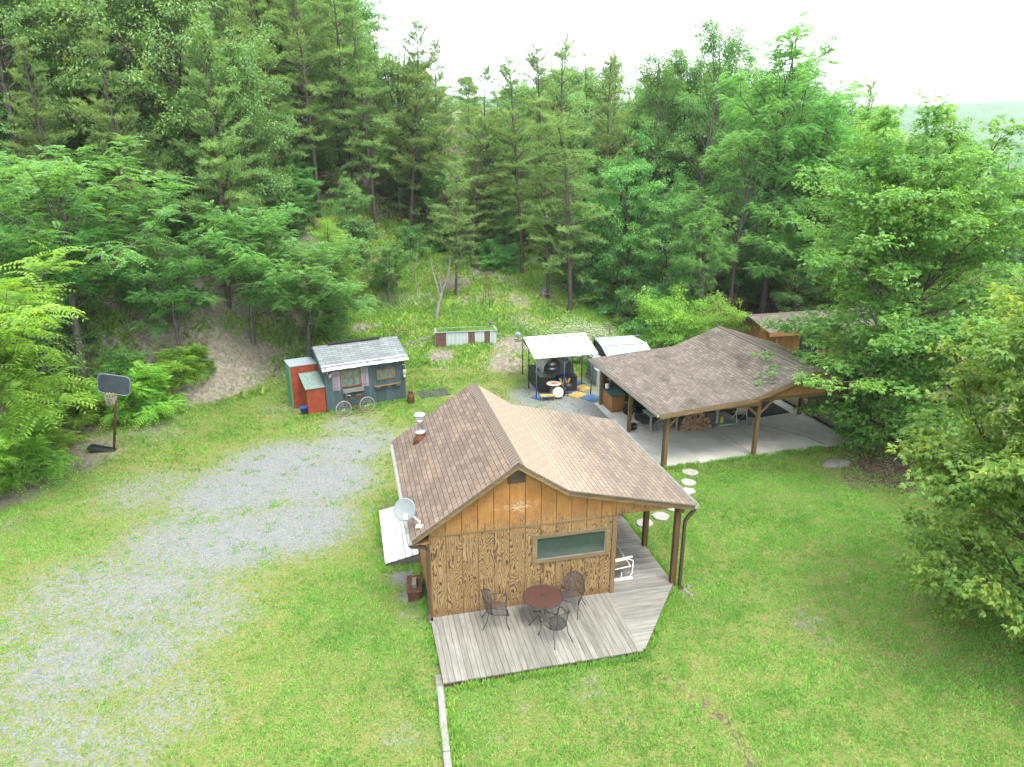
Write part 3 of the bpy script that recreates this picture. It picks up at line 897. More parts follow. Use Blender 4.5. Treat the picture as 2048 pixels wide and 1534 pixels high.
def edge_tufts():
    """longer grass left by the mower along walls, deck, posts and timbers"""
    L = []
    c = lambda u, v: fr0(CAB_O, CAB_A, u, v); q = lambda u, v: fr0(CP_O, CP_A, u, v); s = lambda u, v: fr0(SH_O, SH_A, u, v)
    L += [(c(-.1, -.1), c(-.1, -2.5)), (c(-.1, -2.48), c(4.8, -2.48)), (c(4.85, -2.5), c(6.75, 0)), (c(6.78, 0), c(6.78, 5.8)), (c(-.15, .2), c(-.15, 2.6)), (c(-1.1, 2.6), c(-.1, 2.6)), (c(-1.12, 2.6), c(-1.12, 6)),
          (q(-.2, -.16), q(8.6, .05)), (s(-1.4, -.15), s(3.8, -.12)), (s(3.85, 0), s(3.85, 2.4)), (c(.02, -2.6), c(.0, -4.6)), (c(-.2, -2.6), c(-.22, -4.6))]
    X = []; Y = []
    for (a, b) in L:
        d = math.dist(a, b); n = int(d * 150); t = rng.random(n) ** 1.0
        keep = fbm(a[0] + (b[0] - a[0]) * t, a[1] + (b[1] - a[1]) * t, 1.6, 61) > rng.uniform(.25, .62, n)
        t = t[keep]; X.append(a[0] + (b[0] - a[0]) * t + rng.normal(0, .05, len(t))); Y.append(a[1] + (b[1] - a[1]) * t + rng.normal(0, .05, len(t)))
    x = np.concatenate(X); y = np.concatenate(Y); k = 5
    x = np.repeat(x, k) + rng.normal(0, .025, len(x) * k); y = np.repeat(y, k) + rng.normal(0, .025, len(y) * k); m = len(x)
    h = rng.uniform(.05, .17, m); a = rng.uniform(0, 6.28, m); l = rng.uniform(0, 6.28, m); w = h * .1 + .003
    b = np.stack([x, y, terrain(x, y)], 1); s_ = np.stack([np.cos(a) * w, np.sin(a) * w, a * 0], 1); t = b + np.stack([np.cos(l) * h * .5, np.sin(l) * h * .5, h], 1)
    tag(mesh_np("edge_grass", np.stack([b - s_, b + s_, t], 1).reshape(-1, 3), np.arange(m * 3).reshape(-1, 3), MT['weeds']), "longer unmown grass along the deck, walls and timbers", "grass", kind="stuff")


def fr0(o, a, u, v):
    return (o[0] + u * math.cos(a) - v * math.sin(a), o[1] + u * math.sin(a) + v * math.cos(a))


edge_tufts()

# ================================================================== CABIN
def roof_slabs(mb_list, prof, v0f, v1f, th=0.09):
    pass


def sloped_panel(mb, p00, p10, p11, p01, th, vlen0=0.0):
    """roof panel: p00-p10 lower edge, p01-p11 upper edge; uv u along eave, v up the slope from vlen0"""
    P = [Vector(p) for p in (p00, p10, p11, p01)]
    n = (P[1] - P[0]).cross(P[3] - P[0]).normalized()
    if n.z < 0: n = -n
    i = len(mb.v); mb.v += [tuple(p) for p in P] + [tuple(p - n * th) for p in P]
    L = (P[1] - P[0]).length; S = (P[3] - P[0]).length
    top = [0, 1, 2, 3]; uvt = [(0, vlen0), (L, vlen0), (L, vlen0 + S), (0, vlen0 + S)]
    if (P[1] - P[0]).cross(P[3] - P[0]).z < 0:
        top = top[::-1]; uvt = uvt[::-1]
    mb.f.append([i + k for k in top]); mb.uv.append(uvt); mb.sm.append(False); mb.mi.append(mb.cur)
    mb.f.append([i + 4 + k for k in top[::-1]]); mb.uv.append([(0, 0)] * 4); mb.sm.append(False); mb.mi.append(mb.cur)
    for a, b in ((0, 1), (1, 2), (2, 3), (3, 0)):
        mb.f.append([i + a, i + b, i + 4 + b, i + 4 + a]); mb.uv.append([(0, 0.05), (.1, 0.05), (.1, .08), (0, .08)]); mb.sm.append(False); mb.mi.append(mb.cur)


cabin = thing("wooden_cabin", "plywood-sided cabin with brown shingle roof and one dark window, nearest of the buildings", "cabin", (*CAB_O, 0), CAB_A)
ZL, ZP, ZK, ZR = 2.61, 4.36, 3.48, 2.65          # eave left, peak, knee, eave right
UL, UP, UK, UR = -0.42, 2.2, 3.5, 6.97
V0, V1 = -0.22, 6.0
W, DP = 4.88, 5.8


def cab_roof_z(u):
    if u < UP: return ZL + (u - UL) * (ZP - ZL) / (UP - UL)
    if u < UK: return ZP + (u - UP) * (ZK - ZP) / (UK - UP)
    return ZK + (u - UK) * (ZR - ZK) / (UR - UK)


# gable wall: each siding board is its own strip with a dark groove between
mb = MB(); nb = 12; bw = W / nb
for k in range(nb + 5):
    a, b = k * bw + 0.007, (k + 1) * bw - 0.007
    if k == 12: b = 12.95 * bw
    lo = 0.12 if k < nb else 0
    if k >= nb:   # little gable skirt over the porch
        lo_a = 2.49 - (a - W) * 0.0; lo_b = lo_a
        za, zb = cab_roof_z(a) - 0.12, cab_roof_z(b) - 0.12
        if zb < lo_a + 0.05: break
        mb.hexa([(a, -.012, lo_a), (b, -.012, lo_a), (b, .01, lo_a), (a, .01, lo_a), (a, -.012, za), (b, -.012, zb), (b, .01, zb), (a, .01, za)])
        continue
    cuts = [a, b]
    if a < UP < b: cuts = [a, UP, b]
    if a < UK < b: cuts = [a, UK, b]
    zt = 2.475
    w0, w1, wz0, wz1 = 2.72, 4.62, 1.43, 2.1      # window hole
    def boardbox(z0, z1):
        mb.hexa([(a, -.012, z0), (b, -.012, z0), (b, .01, z0), (a, .01, z0), (a, -.012, z1), (b, -.012, z1), (b, .01, z1), (a, .01, z1)])
    if b > w0 and a < w1:
        boardbox(lo, wz0); boardbox(wz1, zt)
        a_, b_ = a, b
        if a_ < w0: b = w0; boardbox(wz0, wz1)
        if b_ > w1: a, b = w1, b_; boardbox(wz0, wz1)
        a, b = a_, b_
    else:
        boardbox(lo, zt)
    # upper row in one piece up to the rake
    poly = [(a, zt + .018), (b, zt + .018)] + [(c, cab_roof_z(c) - 0.1) for c in cuts[::-1]]
    if poly[-1][1] > zt + .03 and poly[2][1] > zt + .02:
        i = len(mb.v); n = len(poly)
        mb.v += [(x, -.012, z) for x, z in poly] + [(x, .01, z) for x, z in poly]
        mb.f.append([i + q for q in range(n)]); mb.uv.append([(0, 0)] * n); mb.sm.append(False); mb.mi.append(0)
        for q in range(n):
            q2 = (q + 1) % n
            mb.f.append([i + q2, i + q, i + n + q, i + n + q2]); mb.uv.append([(0, 0)] * 4); mb.sm.append(False); mb.mi.append(0)
mb.build("wall", MT['ply'], cabin)
# side and back walls, boarded as well
mb = MB()
for k in range(14):
    a, b = k * DP / 14 + .006, (k + 1) * DP / 14 - .006
    if k == 0: a = .012
    mb.box(-.012, a, .1, .01, b, 2.62)
    mb.box(W - .01, a, .1, W + .012, b, 2.95)
for k in range(12):
    a, b = k * bw + .006, (k + 1) * bw - .006
    mb.box(a, DP - .01, .1, b, DP + .012, min(cab_roof_z(a), cab_roof_z(b)) - .12)
mb.box(.012, .012, .08, W - .012, .03, 1.42); mb.box(.012, .012, 2.11, W - .012, .03, 2.6)
mb.box(.012, .012, 1.42, 2.7, .03, 2.11)
mb.build("side_wall", MT['ply2'], cabin)

mb = MB()
EL = math.hypot(UP - UL, ZP - ZL)
sloped_panel(mb, (UL - .03, V1, ZL - .02), (UL - .03, V0 - .03, ZL - .02), (UP, V0 - .03, ZP), (UP, V1, ZP), .035)
mb.cur = 1
S1 = math.hypot(UR - UK, ZR - ZK)
sloped_panel(mb, (UR + .03, V0 - .03, ZR - .007), (UR + .03, V1 + .0, ZR - .007), (UK, V1, ZK), (UK, V0 - .03, ZK), .035)
sloped_panel(mb, (UK, V0 - .03, ZK), (UK, V1, ZK), (UP, V1, ZP), (UP, V0 - .03, ZP), .035, S1)
roof = mb.build("roof", [MT['shingle'], MT['shingle_r']], cabin)
mb = MB()      # ridge caps, one bent shingle after another
yy = V0 - .04
while yy < V1:
    e = min(yy + .2, V1); lift = .012
    for sgn, sl in ((-1, (ZP - ZL) / (UP - UL)), (1, (ZP - ZK) / (UK - UP))):
        mb.hexa([(UP, yy, ZP + .004), (UP + sgn * .15, yy, ZP + .004 - .15 * sl), (UP + sgn * .15, e, ZP - .004 - .15 * sl), (UP, e, ZP - .004),
                 (UP, yy, ZP + lift + .012), (UP + sgn * .15, yy, ZP + lift + .008 - .15 * sl), (UP + sgn * .15, e, ZP + .006 - .15 * sl), (UP, e, ZP + .008)])
    yy += .14
mb.build("ridge_cap", MT['shingle_r'], roof)

mb = MB()
for (ua, za), (ub, zb) in (((UL, ZL), (UP, ZP)), ((UP, ZP), (UK, ZK)), ((UK, ZK), (UR, ZR))):
    for vv in (V0, V1 - .03):
        h = .14
        mb.hexa([(ua, vv, za - .04 - h), (ub, vv, zb - .04 - h), (ub, vv + .03, zb - .04 - h), (ua, vv + .03, za - .04 - h),
                 (ua, vv, za - .04), (ub, vv, zb - .04), (ub, vv + .03, zb - .04), (ua, vv + .03, za - .04)])
mb.box(UL - .012, V0 + .03, ZL - .2, UL + .012, V1 - .03, ZL - .045)
mb.box(UR - .012, V0 + .03, ZR - .19, UR + .012, V1 - .03, ZR - .045)
mb.build("rake_board", MT['trim'], cabin)
mb = MB()       # soffits
mb.hexa([(UL + .02, V0 + .03, ZL - .2), (.0, V0 + .03, ZL - .2), (0, V1 - .03, ZL - .2), (UL + .02, V1 - .03, ZL - .2),
         (UL + .02, V0 + .03, ZL - .18), (.0, V0 + .03, ZL - .18), (0, V1 - .03, ZL - .18), (UL + .02, V1 - .03, ZL - .18)])
mb.build("soffit", MT['trimz'], cabin)
mb = MB()       # porch beam under the right eave, ledger at the joint
mb.box(6.58, V0 + .04, 2.4, 6.72, V1 - .05, 2.56)
mb.build("porch_beam", MT['post'], cabin)
mb = MB(); mb.box(-.02, -.03, 2.465, W + .02, -.013, 2.5); mb.build("joint_strip", MT['trim'], cabin)
mb = MB(); mb.box(W - .09, -.045, .12, W + .03, -.014, 2.46); mb.build("corner_board", MT['trimz'], cabin)
mb = MB(); mb.box(1.98, -.03, 3.72, 2.42, -.014, 4.02)
for q in range(5): mb.box(2.0, -.045, 3.74 + q * .055, 2.4, -.03, 3.76 + q * .055)
mb.build("gable_vent", MT['gutter'], cabin)
# window
mb = MB()
for x0, z0, x1, z1 in ((2.62, 1.36, 4.72, 1.44), (2.62, 2.09, 4.72, 2.18), (2.62, 1.44, 2.73, 2.09), (4.61, 1.44, 4.72, 2.09)):
    mb.box(x0, -.05, z0, x1, -.013, z1)
win = mb.build("window", MT['trim'], cabin)
mb = MB(); mb.box(2.7, -.005, 1.42, 4.64, .008, 2.12); mb.build("pane", MT['glass'], win)
mb = MB()
for x0, z0, x1, z1 in ((2.73, 1.44, 4.61, 1.465), (2.73, 2.065, 4.61, 2.09), (2.73, 1.465, 2.755, 2.065), (4.585, 1.465, 4.61, 2.065)):
    mb.box(x0, -.03, z0, x1, -.008, z1)
mb.build("sash", MT['greywood'], win)
# porch posts
for v in (0.03, 1.96, 3.9, 5.7):
    mb = MB(); mb.box(6.58, v - .07, .02, 6.72, v + .07, 2.41); mb.build("post", MT['post'], cabin)
# gutters and downspouts
def gutter(mb, u, v0, v1, z, w=.12, t=.008):
    d = .1; s = 1 if w > 0 else -1
    xs = [(u, z), (u, z - d), (u + w * .7, z - d), (u + w, z)]
    for (xa, za), (xb, zb) in zip(xs[:-1], xs[1:]):
        mb.hexa([(xa, v0, za), (xb + .0, v0, zb), (xb, v1, zb), (xa, v1, za), (xa + t * s, v0, za + t), (xb + t * s, v0, zb + t), (xb + t * s, v1, zb + t), (xa + t * s, v1, za + t)])
    for vv in (v0, v1 - t):
        mb.hexa([(xs[0][0], vv, xs[0][1]), (xs[1][0], vv, xs[1][1]), (xs[2][0], vv, xs[2][1]), (xs[3][0], vv, xs[3][1]),
                 (xs[0][0], vv + t, xs[0][1]), (xs[1][0], vv + t, xs[1][1]), (xs[2][0], vv + t, xs[2][1]), (xs[3][0], vv + t, xs[3][1])])


mb = MB(); gutter(mb, UR + .014, V0 - .02, V1, ZR - .035); mb.build("gutter", MT['gutter_w'], cabin)
mb = MB(); gutter(mb, UL - .014, V0 - .02, V1, ZL - .05, -.12); mb.build("gutter", MT['gutter_w'], cabin)
mb = MB()
P_ = [(UR + .07, -.15, ZR - .13), (UR + .06, -.15, ZR - .2), (6.84, -.13, 2.2), (6.8, -.12, 2.12), (6.8, -.12, .12), (6.9, -.16, .04)]
for a, b in zip(P_[:-1], P_[1:]): mb.bar(a, b, .07, .085, (0, 1, 0))
mb.build("downspout", MT['gutter'], cabin)
mb = MB()
P_ = [(UL - .08, -.16, ZL - .15), (UL - .06, -.16, ZL - .22), (-.12, -.1, ZL - .34), (-.07, -.06, ZL - .42), (-.07, -.06, .3), (-.12, -.12, .14)]
for a, b in zip(P_[:-1], P_[1:]): mb.bar(a, b, .07, .085, (0, 1, 0))
mb.build("downspout", MT['gutter'], cabin)
# flue
fu, fv = .33, 4.72; fz = cab_roof_z(fu)
mb = MB(); mb.lathe((fu, fv, fz - .1), [(.1, 0), (.1, .62), (.105, .63), (.105, .75)], 20)
flue = mb.build("flue_pipe", MT['galv'], cabin)
mb = MB(); mb.lathe((fu, fv, fz), [(.26, -.16), (.14, .14), (.115, .24)], 20); mb.build("flashing", MT['flash'], flue)
mb = MB(); mb.lathe((fu, fv, fz + .2), [(.17, 0), (.17, .035), (.12, .07)], 20); mb.build("collar", MT['galv'], flue)
mb = MB(); mb.lathe((fu, fv, fz + .66), [(.125, 0), (.125, .04), (.09, .045), (.09, .1), (.19, .1), (.2, .13), (.12, .17), (.01, .185)], 20); mb.build("rain_cap", MT['galv'], flue)

# ------------------------------------------------------------------ deck
deck = thing("wooden_deck", "weathered grey board deck wrapping the front and right side of the cabin", "deck", (*CAB_O, 0), CAB_A)
mb = MB(); bwd = .142
nbd = int(4.76 / bwd)
for k in range(nbd + 1):
    a = -.05 + k * bwd; b = a + bwd - .008
    e = -2.4 + random.uniform(-.008, .008)
    # boards right of the diagonal joint end on it:   from (4.8,-.05) down to (4.62,-2.36)
    mb.box(a, e, .115, b, -.02, .15)
mb.build("front_boards", MT['deck_y'], deck)
mb = MB(); k = 0
v = -2.34
out = lambda vv: 4.80 + (vv + 2.4) * (6.72 - 4.80) / 2.45 if vv < .05 else 6.66    # outer edge of the porch
inn = lambda vv: 4.72 if vv < -.02 else 4.905
while v < 5.75:
    a = v; b = v + bwd - .007; m0 = (a + b) / 2
    i0 = inn(m0) + (.0 if m0 < 0 else 0)
    o0, o1 = out(a), out(b)
    if o0 - i0 > .06:
        mb.hexa([(i0, a, .117), (o0, a, .117), (o1, b, .117), (i0, b, .117), (i0, a, .152), (o0, a, .152), (o1, b, .152), (i0, b, .152)])
    v += bwd
mb.build("porch_boards", MT['deck_x'], deck)
mb = MB()
mb.box(-.04, -2.37, -.05, 4.7, -2.33, .112)
mb.bar((4.72, -2.35, .03), (6.62, .04, .03), .035, .16); mb.box(6.58, .06, -.05, 6.62, 5.7, .11); mb.box(-.04, -2.33, -.05, 0, -.03, .11)
mb.build("rim_joist", MT['post'], deck)

# ================================================================== CARPORT
carport = thing("carport", "open wooden carport with a broad grey-brown shingle roof, behind the cabin", "carport", (*CP_O, 0), CP_A)
slab = MB()
slab.prism([(-.14, -.08), (3.83, -.04), (3.83, 7.1), (-.14, 7.1)], -.15, .035)
slab.prism([(3.855, -.04), (8.62, .17), (8.62, 7.1), (3.855, 7.1)], -.15, .035)
slab.cur = 1
for a, b in zip([(5.2, 3.4), (5.9, 2.75), (6.35, 2.2), (6.6, 1.75), (7.0, 1.2), (7.1, .7), (7.35, .12)][:-1], [(5.2, 3.4), (5.9, 2.75), (6.35, 2.2), (6.6, 1.75), (7.0, 1.2), (7.1, .7), (7.35, .12)][1:]):
    slab.bar((*a, .036), (*b, .036), .022, .006)
slab.bar((3.842, 0, .02), (3.842, 7, .02), .022, .02)
slab.cur = 0
so_ = slab.build("concrete_slab", [MT['concrete'], MT['asphalt_mat']], None, (*CP_O, 0), CP_A)
tag(so_, kind="structure")
UL2, UK2f, UK2b, UP2, UR2 = -.48, 3.3, 3.62, 5.85, 8.95
ZL2, ZK2, ZP2, ZR2 = 2.3, 2.58, 3.44, 2.42
VF, VB = -.32, 6.95
mb = MB()
KF = (UK2f, VF, ZK2); KB = (UK2b, VB, ZK2 + .02)


def warp_panel(mb, A, B, C, D, nu, nv, v0, th=.05):
    """lower edge A-B, upper edge D-C, gently sagging in the middle"""
    A, B, C, D = [Vector(p) for p in (A, B, C, D)]
    L = (B - A).length; S = (D - A).length; base = len(mb.v)
    for j in range(nv + 1):
        for i in range(nu + 1):
            s, t = i / nu, j / nv
            p = A.lerp(B, s).lerp(D.lerp(C, s), t)
            sag = -.03 * math.sin(math.pi * s) * math.sin(math.pi * t)
            mb.v.append((p.x, p.y, p.z + sag))
    flip = (B - A).cross(D - A).z < 0
    for j in range(nv):
        for i in range(nu):
            q = [base + j * (nu + 1) + i, base + j * (nu + 1) + i + 1, base + (j + 1) * (nu + 1) + i + 1, base + (j + 1) * (nu + 1) + i]
            u = [(i / nu * L, v0 + j / nv * S), ((i + 1) / nu * L, v0 + j / nv * S), ((i + 1) / nu * L, v0 + (j + 1) / nv * S), (i / nu * L, v0 + (j + 1) / nv * S)]
            if flip: q = q[::-1]; u = u[::-1]
            mb.f.append(q); mb.uv.append(u); mb.sm.append(True); mb.mi.append(mb.cur)
    mb.hexa([tuple(p - Vector((0, 0, th + .04))) for p in (A, B, C, D)] + [tuple(p - Vector((0, 0, .045))) for p in (A, B, C, D)])


warp_panel(mb, (UL2, VB, ZL2), (UL2, VF, ZL2), KF, KB, 12, 6, 0)
warp_panel(mb, KB, KF, (UP2, VF, ZP2), (UP2 + .1, VB, ZP2), 12, 6, 3.8)
warp_panel(mb, (UR2, VF, ZR2), (UR2, VB, ZR2), (UP2 + .1, VB, ZP2), (UP2, VF, ZP2), 12, 6, 0)
cro = mb.build("roof", MT['shingle2'], carport)
am = cro.data.attributes.new("moss", 'FLOAT', 'POINT')
am.data.foreach_set("value", [max(0, min(.75, (v.co.x - 6.6) * .5)) * (1.0 if v.co.x > 6.2 else 0) for v in cro.data.vertices])
mb = MB(); yy = VF - .01
while yy < VB:
    e = min(yy + .2, VB); c0 = UP2 + .1 * (yy - VF) / (VB - VF)
    for sgn, sl in ((-1, .36), (1, .33)):
        mb.hexa([(c0, yy, ZP2 + .006), (c0 + sgn * .15, yy, ZP2 + .006 - .15 * sl), (c0 + sgn * .15, e, ZP2 - .004 - .15 * sl), (c0, e, ZP2 - .004),
                 (c0, yy, ZP2 + .024), (c0 + sgn * .15, yy, ZP2 + .02 - .15 * sl), (c0 + sgn * .15, e, ZP2 + .006 - .15 * sl), (c0, e, ZP2 + .01)])
    yy += .14
mb.build("ridge_cap", MT['shingle2'], cro)
mb = MB()
for (ua, za), (ub, zb) in (((UL2, ZL2), (UK2f, ZK2)), ((UK2f, ZK2), (UP2, ZP2)), ((UP2, ZP2), (UR2, ZR2))):
    vv = VF - .03; h = .17
    mb.hexa([(ua, vv, za - .02 - h), (ub, vv, zb - .02 - h), (ub, vv + .03, zb - .02 - h), (ua, vv + .03, za - .02 - h),
             (ua, vv, za - .015), (ub, vv, zb - .015), (ub, vv + .03, zb - .015), (ua, vv + .03, za - .015)])
mb.build("fascia", MT['trim'], carport)
mb = MB()     # plywood infill under the front slope and gable
def infill(ua, za, ub, zb, bot):
    mb.hexa([(ua, -.05, bot), (ub, -.05, bot), (ub, -.02, bot), (ua, -.02, bot), (ua, -.05, za), (ub, -.05, zb), (ub, -.02, zb), (ua, -.02, za)])
infill(.0, 2.23, 3.3, 2.47, 2.15); infill(3.3, 2.475, 3.8, 2.64, 2.15)
infill(3.81, 2.64, 5.85, 3.33, 2.45); infill(5.852, 3.33, 8.4, 2.52, 2.45)
mb.build("gable_board", MT['ply2'], carport)
mb = MB()
mb.box(-.02, -.018, 2.13, 3.81, .1, 2.27); mb.box(3.74, -.018, 2.3, 8.5, .1, 2.45)
mb.box(-.06, .1, 2.06, .06, 6.94, 2.22); mb.box(8.3, .1, 2.1, 8.42, 7, 2.28)
for v in np.arange(.6, 6.9, .61):    # rafters
    mb.bar((-.4, v, 2.16), (3.4, v, 2.44), .04, .14); mb.bar((3.4, v, 2.46), (5.85, v, 3.3), .04, .12); mb.bar((5.9, v, 3.3), (8.8, v, 2.36), .04, .12)
mb.build("beam", MT['post2'], carport)
for (u, v, h) in ((0, 0, 2.14), (3.81, .03, 2.42), (8.38, .2, 2.42), (.04, 3.46, 2.08), (.1, 6.9, 2.08), (8.36, 3.56, 2.12), (8.36, 6.9, 2.12), (3.9, 6.9, 2.2)):
    mb = MB(); mb.box(u - .07, v - .07, .035, u + .07, v + .07, h); mb.build("post", MT['post2'], carport)
mb = MB()
for a, b in (((.05, .02, 1.62), (.55, .02, 2.13)), ((3.76, .03, 1.75), (3.3, .03, 2.14)), ((3.88, .03, 1.8), (4.45, .03, 2.34)), ((.0, 3.52, 1.7), (.0, 3.95, 2.06)),
             ((.0, 3.4, 1.7), (.0, 2.97, 2.06)), ((8.3, .2, 1.8), (7.8, .2, 2.34))):
    mb = MB(); mb.bar(a, b, .04, .09); mb.build("brace", MT['trimz'], carport)
mb = MB(); gutter(mb, UL2 - .014, VF, VB, ZL2 - .01, -.11); mb.build("gutter", MT['gutter_w'], carport)
mb = MB()
P_ = [(UL2 - .05, -.2, ZL2 - .12), (UL2 - .03, -.2, ZL2 - .18), (-.14, -.03, 2.0), (-.11, -.02, 1.94), (-.11, -.02, .05)]
for a, b in zip(P_[:-1], P_[1:]): mb.bar(a, b, .06, .08, (0, 1, 0))
mb.build("downspout", MT['gutter'], carport)
mb = MB()
for k in range(8): mb.box(2.0 + k * .42 + .004, 4.62, .04, 2.0 + (k + 1) * .42 - .004, 4.65, 2.3)
mb.build("shade_panel", simple('shade_dark_boards', (.07, .055, .045), .9, .1, vary=.4), carport)  # dark sheet added so the space behind the firewood reads as shade
mb = MB()     # storage wall closing the back half
for k in range(14):
    mb.box(.2 + k * .4 + .004, 6.98, .04, .2 + (k + 1) * .4 - .004, 7.0, 2.0)
mb.build("back_wall", MT['post'], carport)

# ground laid beside the slab
def flat(name, mat, poly, z, o=(0, 0), a=0.0, z0=None):
    m = MB(); m.prism(poly, z - .1 if z0 is None else z0, z)
    return m.build(name, mat, None, (*o, 0), a)


tag(flat("asphalt_pad", MT['asphalt_mat'], [(5.35, 3.45), (8.05, 3.75), (8.05, 6.4), (5.1, 6.4)], .041, CP_O, CP_A, .0), kind="structure")
tag(flat("concrete_path", MT['concrete'], [(10.64, -.45), (11.0, -2.6), (14.5, -6.0), (15.6, -4.9), (12.6, -1.6), (12.1, -.25)], .03, CP_O, CP_A), kind="structure")

sdk = thing("side_deck", "dark weathered board deck to the right of the carport, behind the big maple", "deck", (*CP_O, 0), CP_A)
mb = MB(); k = 0.0
while k < 4.6:
    mb.box(8.66 + k, .25, .09, 8.66 + k + .134, 8.4, .13); k += .142
mb.build("boards", MT['deck_dark'], sdk)
mb = MB(); mb.box(8.66, .2, -.05, 13.2, .245, .1); mb.build("rim_joist", MT['post2'], sdk)

# ================================================================== HOUSE BEHIND THE CARPORT
hs_o = (CP_O[0] + 10.25 * math.cos(CP_A) - 9.35 * math.sin(CP_A), CP_O[1] + 10.25 * math.sin(CP_A) + 9.35 * math.cos(CP_A))
house = thing("wooden_house", "orange-brown board house half hidden by the maple behind the carport", "house", (*hs_o, 0), CP_A)
mb = MB()
for k in range(20):
    if 5 <= k <= 7: mb.box(k * .4 + .004, -.01, 2.02, (k + 1) * .4 - .004, .02, 2.55); continue
    mb.box(k * .4 + .004, -.01, .05, (k + 1) * .4 - .004, .02, 2.55)
for k in range(7):
    mb.box(-.01, k * .4 + .03, .05, .02, (k + 1) * .4, 2.4)
mb.build("wall", MT['ply2'], house)
mb = MB()
sloped_panel(mb, (-.5, -.9, 2.45), (8.5, -.9, 2.45), (8.5, 1.1, 2.85), (-.5, 1.1, 2.85), .06)
sloped_panel(mb, (8.5, 3.2, 2.4), (-.5, 3.2, 2.4), (-.5, 1.1, 2.85), (8.5, 1.1, 2.85), .06)
mb.build("roof", MT['shingle2'], house)
mb = MB(); mb.box(-.52, -.93, 2.24, 8.52, -.9, 2.42); mb.build("fascia", MT['ply2'], house)
for u in (.0, 3.2, 6.4):
    mb = MB(); mb.box(u - .07, -.87, 0, u + .07, -.73, 2.3); mb.build("post", MT['post2'], house)
mb = MB(); mb.box(2.02, .03, .06, 3.18, .05, 2.0)
dr = mb.build("door", MT['black'], house)
mb = MB(); mb.tube([(2.12, 0, 1.0), (2.12, -.04, 1.0), (2.2, -.04, 1.0)], .012, 6); mb.build("handle", MT['galv'], dr)

# ================================================================== SHED
shed = thing("garden_shed", "small teal-grey wooden shed with shuttered window and grey shingle roof", "shed", (*SH_O, 0), SH_A)
WS, DS, HS = 3.75, 2.4, 2.08
mb = MB()
for k in range(19):
    a, b = k * WS / 19 + .002, (k + 1) * WS / 19 - .002
    mb.box(a, -.01, .1, b, .015, HS + .1)
    mb.box(a, DS - .015, .1, b, DS + .01, HS + .1)
for k in range(12):
    a, b = k * DS / 12 + .002, (k + 1) * DS / 12 - .002
    if k == 0: a += .015
    zt = HS + .05 + min((a + b) / 2, DS - (a + b) / 2) * .5
    mb.box(-.01, a, .1, .015, b, zt); mb.box(WS - .015, a, .1, WS + .01, b, zt)
mb.build("wall", MT['teal'], shed)
mb = MB(); mb.box(WS - .06, -.035, -.02, WS + .02, -.012, 2.1); mb.build("corner_board", MT['teal'], shed)
mb = MB(); mb.box(.0, -.03, .1, .07, -.012, 2.1); mb.build("corner_board", MT['teal'], shed)
mb = MB(); mb.box(.05, .05, -.1, WS - .05, .12, .1); mb.box(.05, DS - .12, -.1, WS - .05, DS - .05, .1); mb.build("skid", MT['deck_dark'], shed)
mb = MB()
sloped_panel(mb, (-.14, -.2, 2.2), (WS + .14, -.2, 2.2), (WS + .14, 1.25, 2.83), (-.14, 1.25, 2.83), .03)
sloped_panel(mb, (WS + .14, DS + .2, 2.25), (-.14, DS + .2, 2.25), (-.14, 1.25, 2.83), (WS + .14, 1.25, 2.83), .03)
sr = mb.build("roof", MT['shingle3'], shed)
mb = MB(); mb.bar((.55, 1.25, 2.86), (3.0, 1.25, 2.865), .22, .05); mb.build("ridge_cap", MT['black'], sr)
mb = MB(); 
for sx in (-.165, WS + .145):
    mb = MB(); mb.bar((sx, -.2, 2.13), (sx, 1.25, 2.76), .02, .09, (0, 0, 1)); mb.bar((sx, 1.25, 2.76), (sx, DS + .2, 2.18), .02, .09, (0, 0, 1)); mb.build("rake_board", MT['teal'], shed)
mb = MB()      # ragged sheet-metal drip strip along the eave
n_ = 30
for k in range(n_):
    a, b = -.13 + k * (WS + .27) / n_, -.13 + (k + 1) * (WS + .27) / n_
    d = random.uniform(.0, .025)
    mb.hexa([(a, -.3, 2.04 + d), (b, -.3, 2.04 + d + random.uniform(-.006, .006)), (b, -.1, 2.252), (a, -.1, 2.252), (a, -.3, 2.048 + d), (b, -.3, 2.048 + d), (b, -.1, 2.26), (a, -.1, 2.26)])
mb.build("eave_strip", streak_metal('eave_strip_metal', (0.52, 0.56, 0.57), (0.4, 0.42, 0.42), 0.5, 0.2, 0.25), shed)
# shelf, window box, windows, shutters
def shed_window(x0, z0, x1, z1, cols, rows):
    m = MB(); t = .06
    m.box(x0, -.045, z0, x1, -.012, z0 + t); m.box(x0, -.045, z1 - t, x1, -.012, z1)
    m.box(x0, -.045, z0 + t, x0 + t, -.012, z1 - t); m.box(x1 - t, -.045, z0 + t, x1, -.012, z1 - t)
    w = m.build("window", MT['rustwood'], shed)
    m = MB()
    for c in range(1, cols): x = x0 + t + (x1 - x0 - 2 * t) * c / cols; m.box(x - .012, -.038, z0 + t, x + .012, -.02, z1 - t)
    for r in range(1, rows): z = z0 + t + (z1 - z0 - 2 * t) * r / rows; m.box(x0 + t, -.0385, z - .012, x1 - t, -.0205, z + .012)
    m.build("muntin", MT['rustwood'], w)
    m = MB(); m.box(x0 + t * .5, -.0195, z0 + t * .5, x1 - t * .5, -.0115, z1 - t * .5); m.build("pane", MT['glass2'], w)


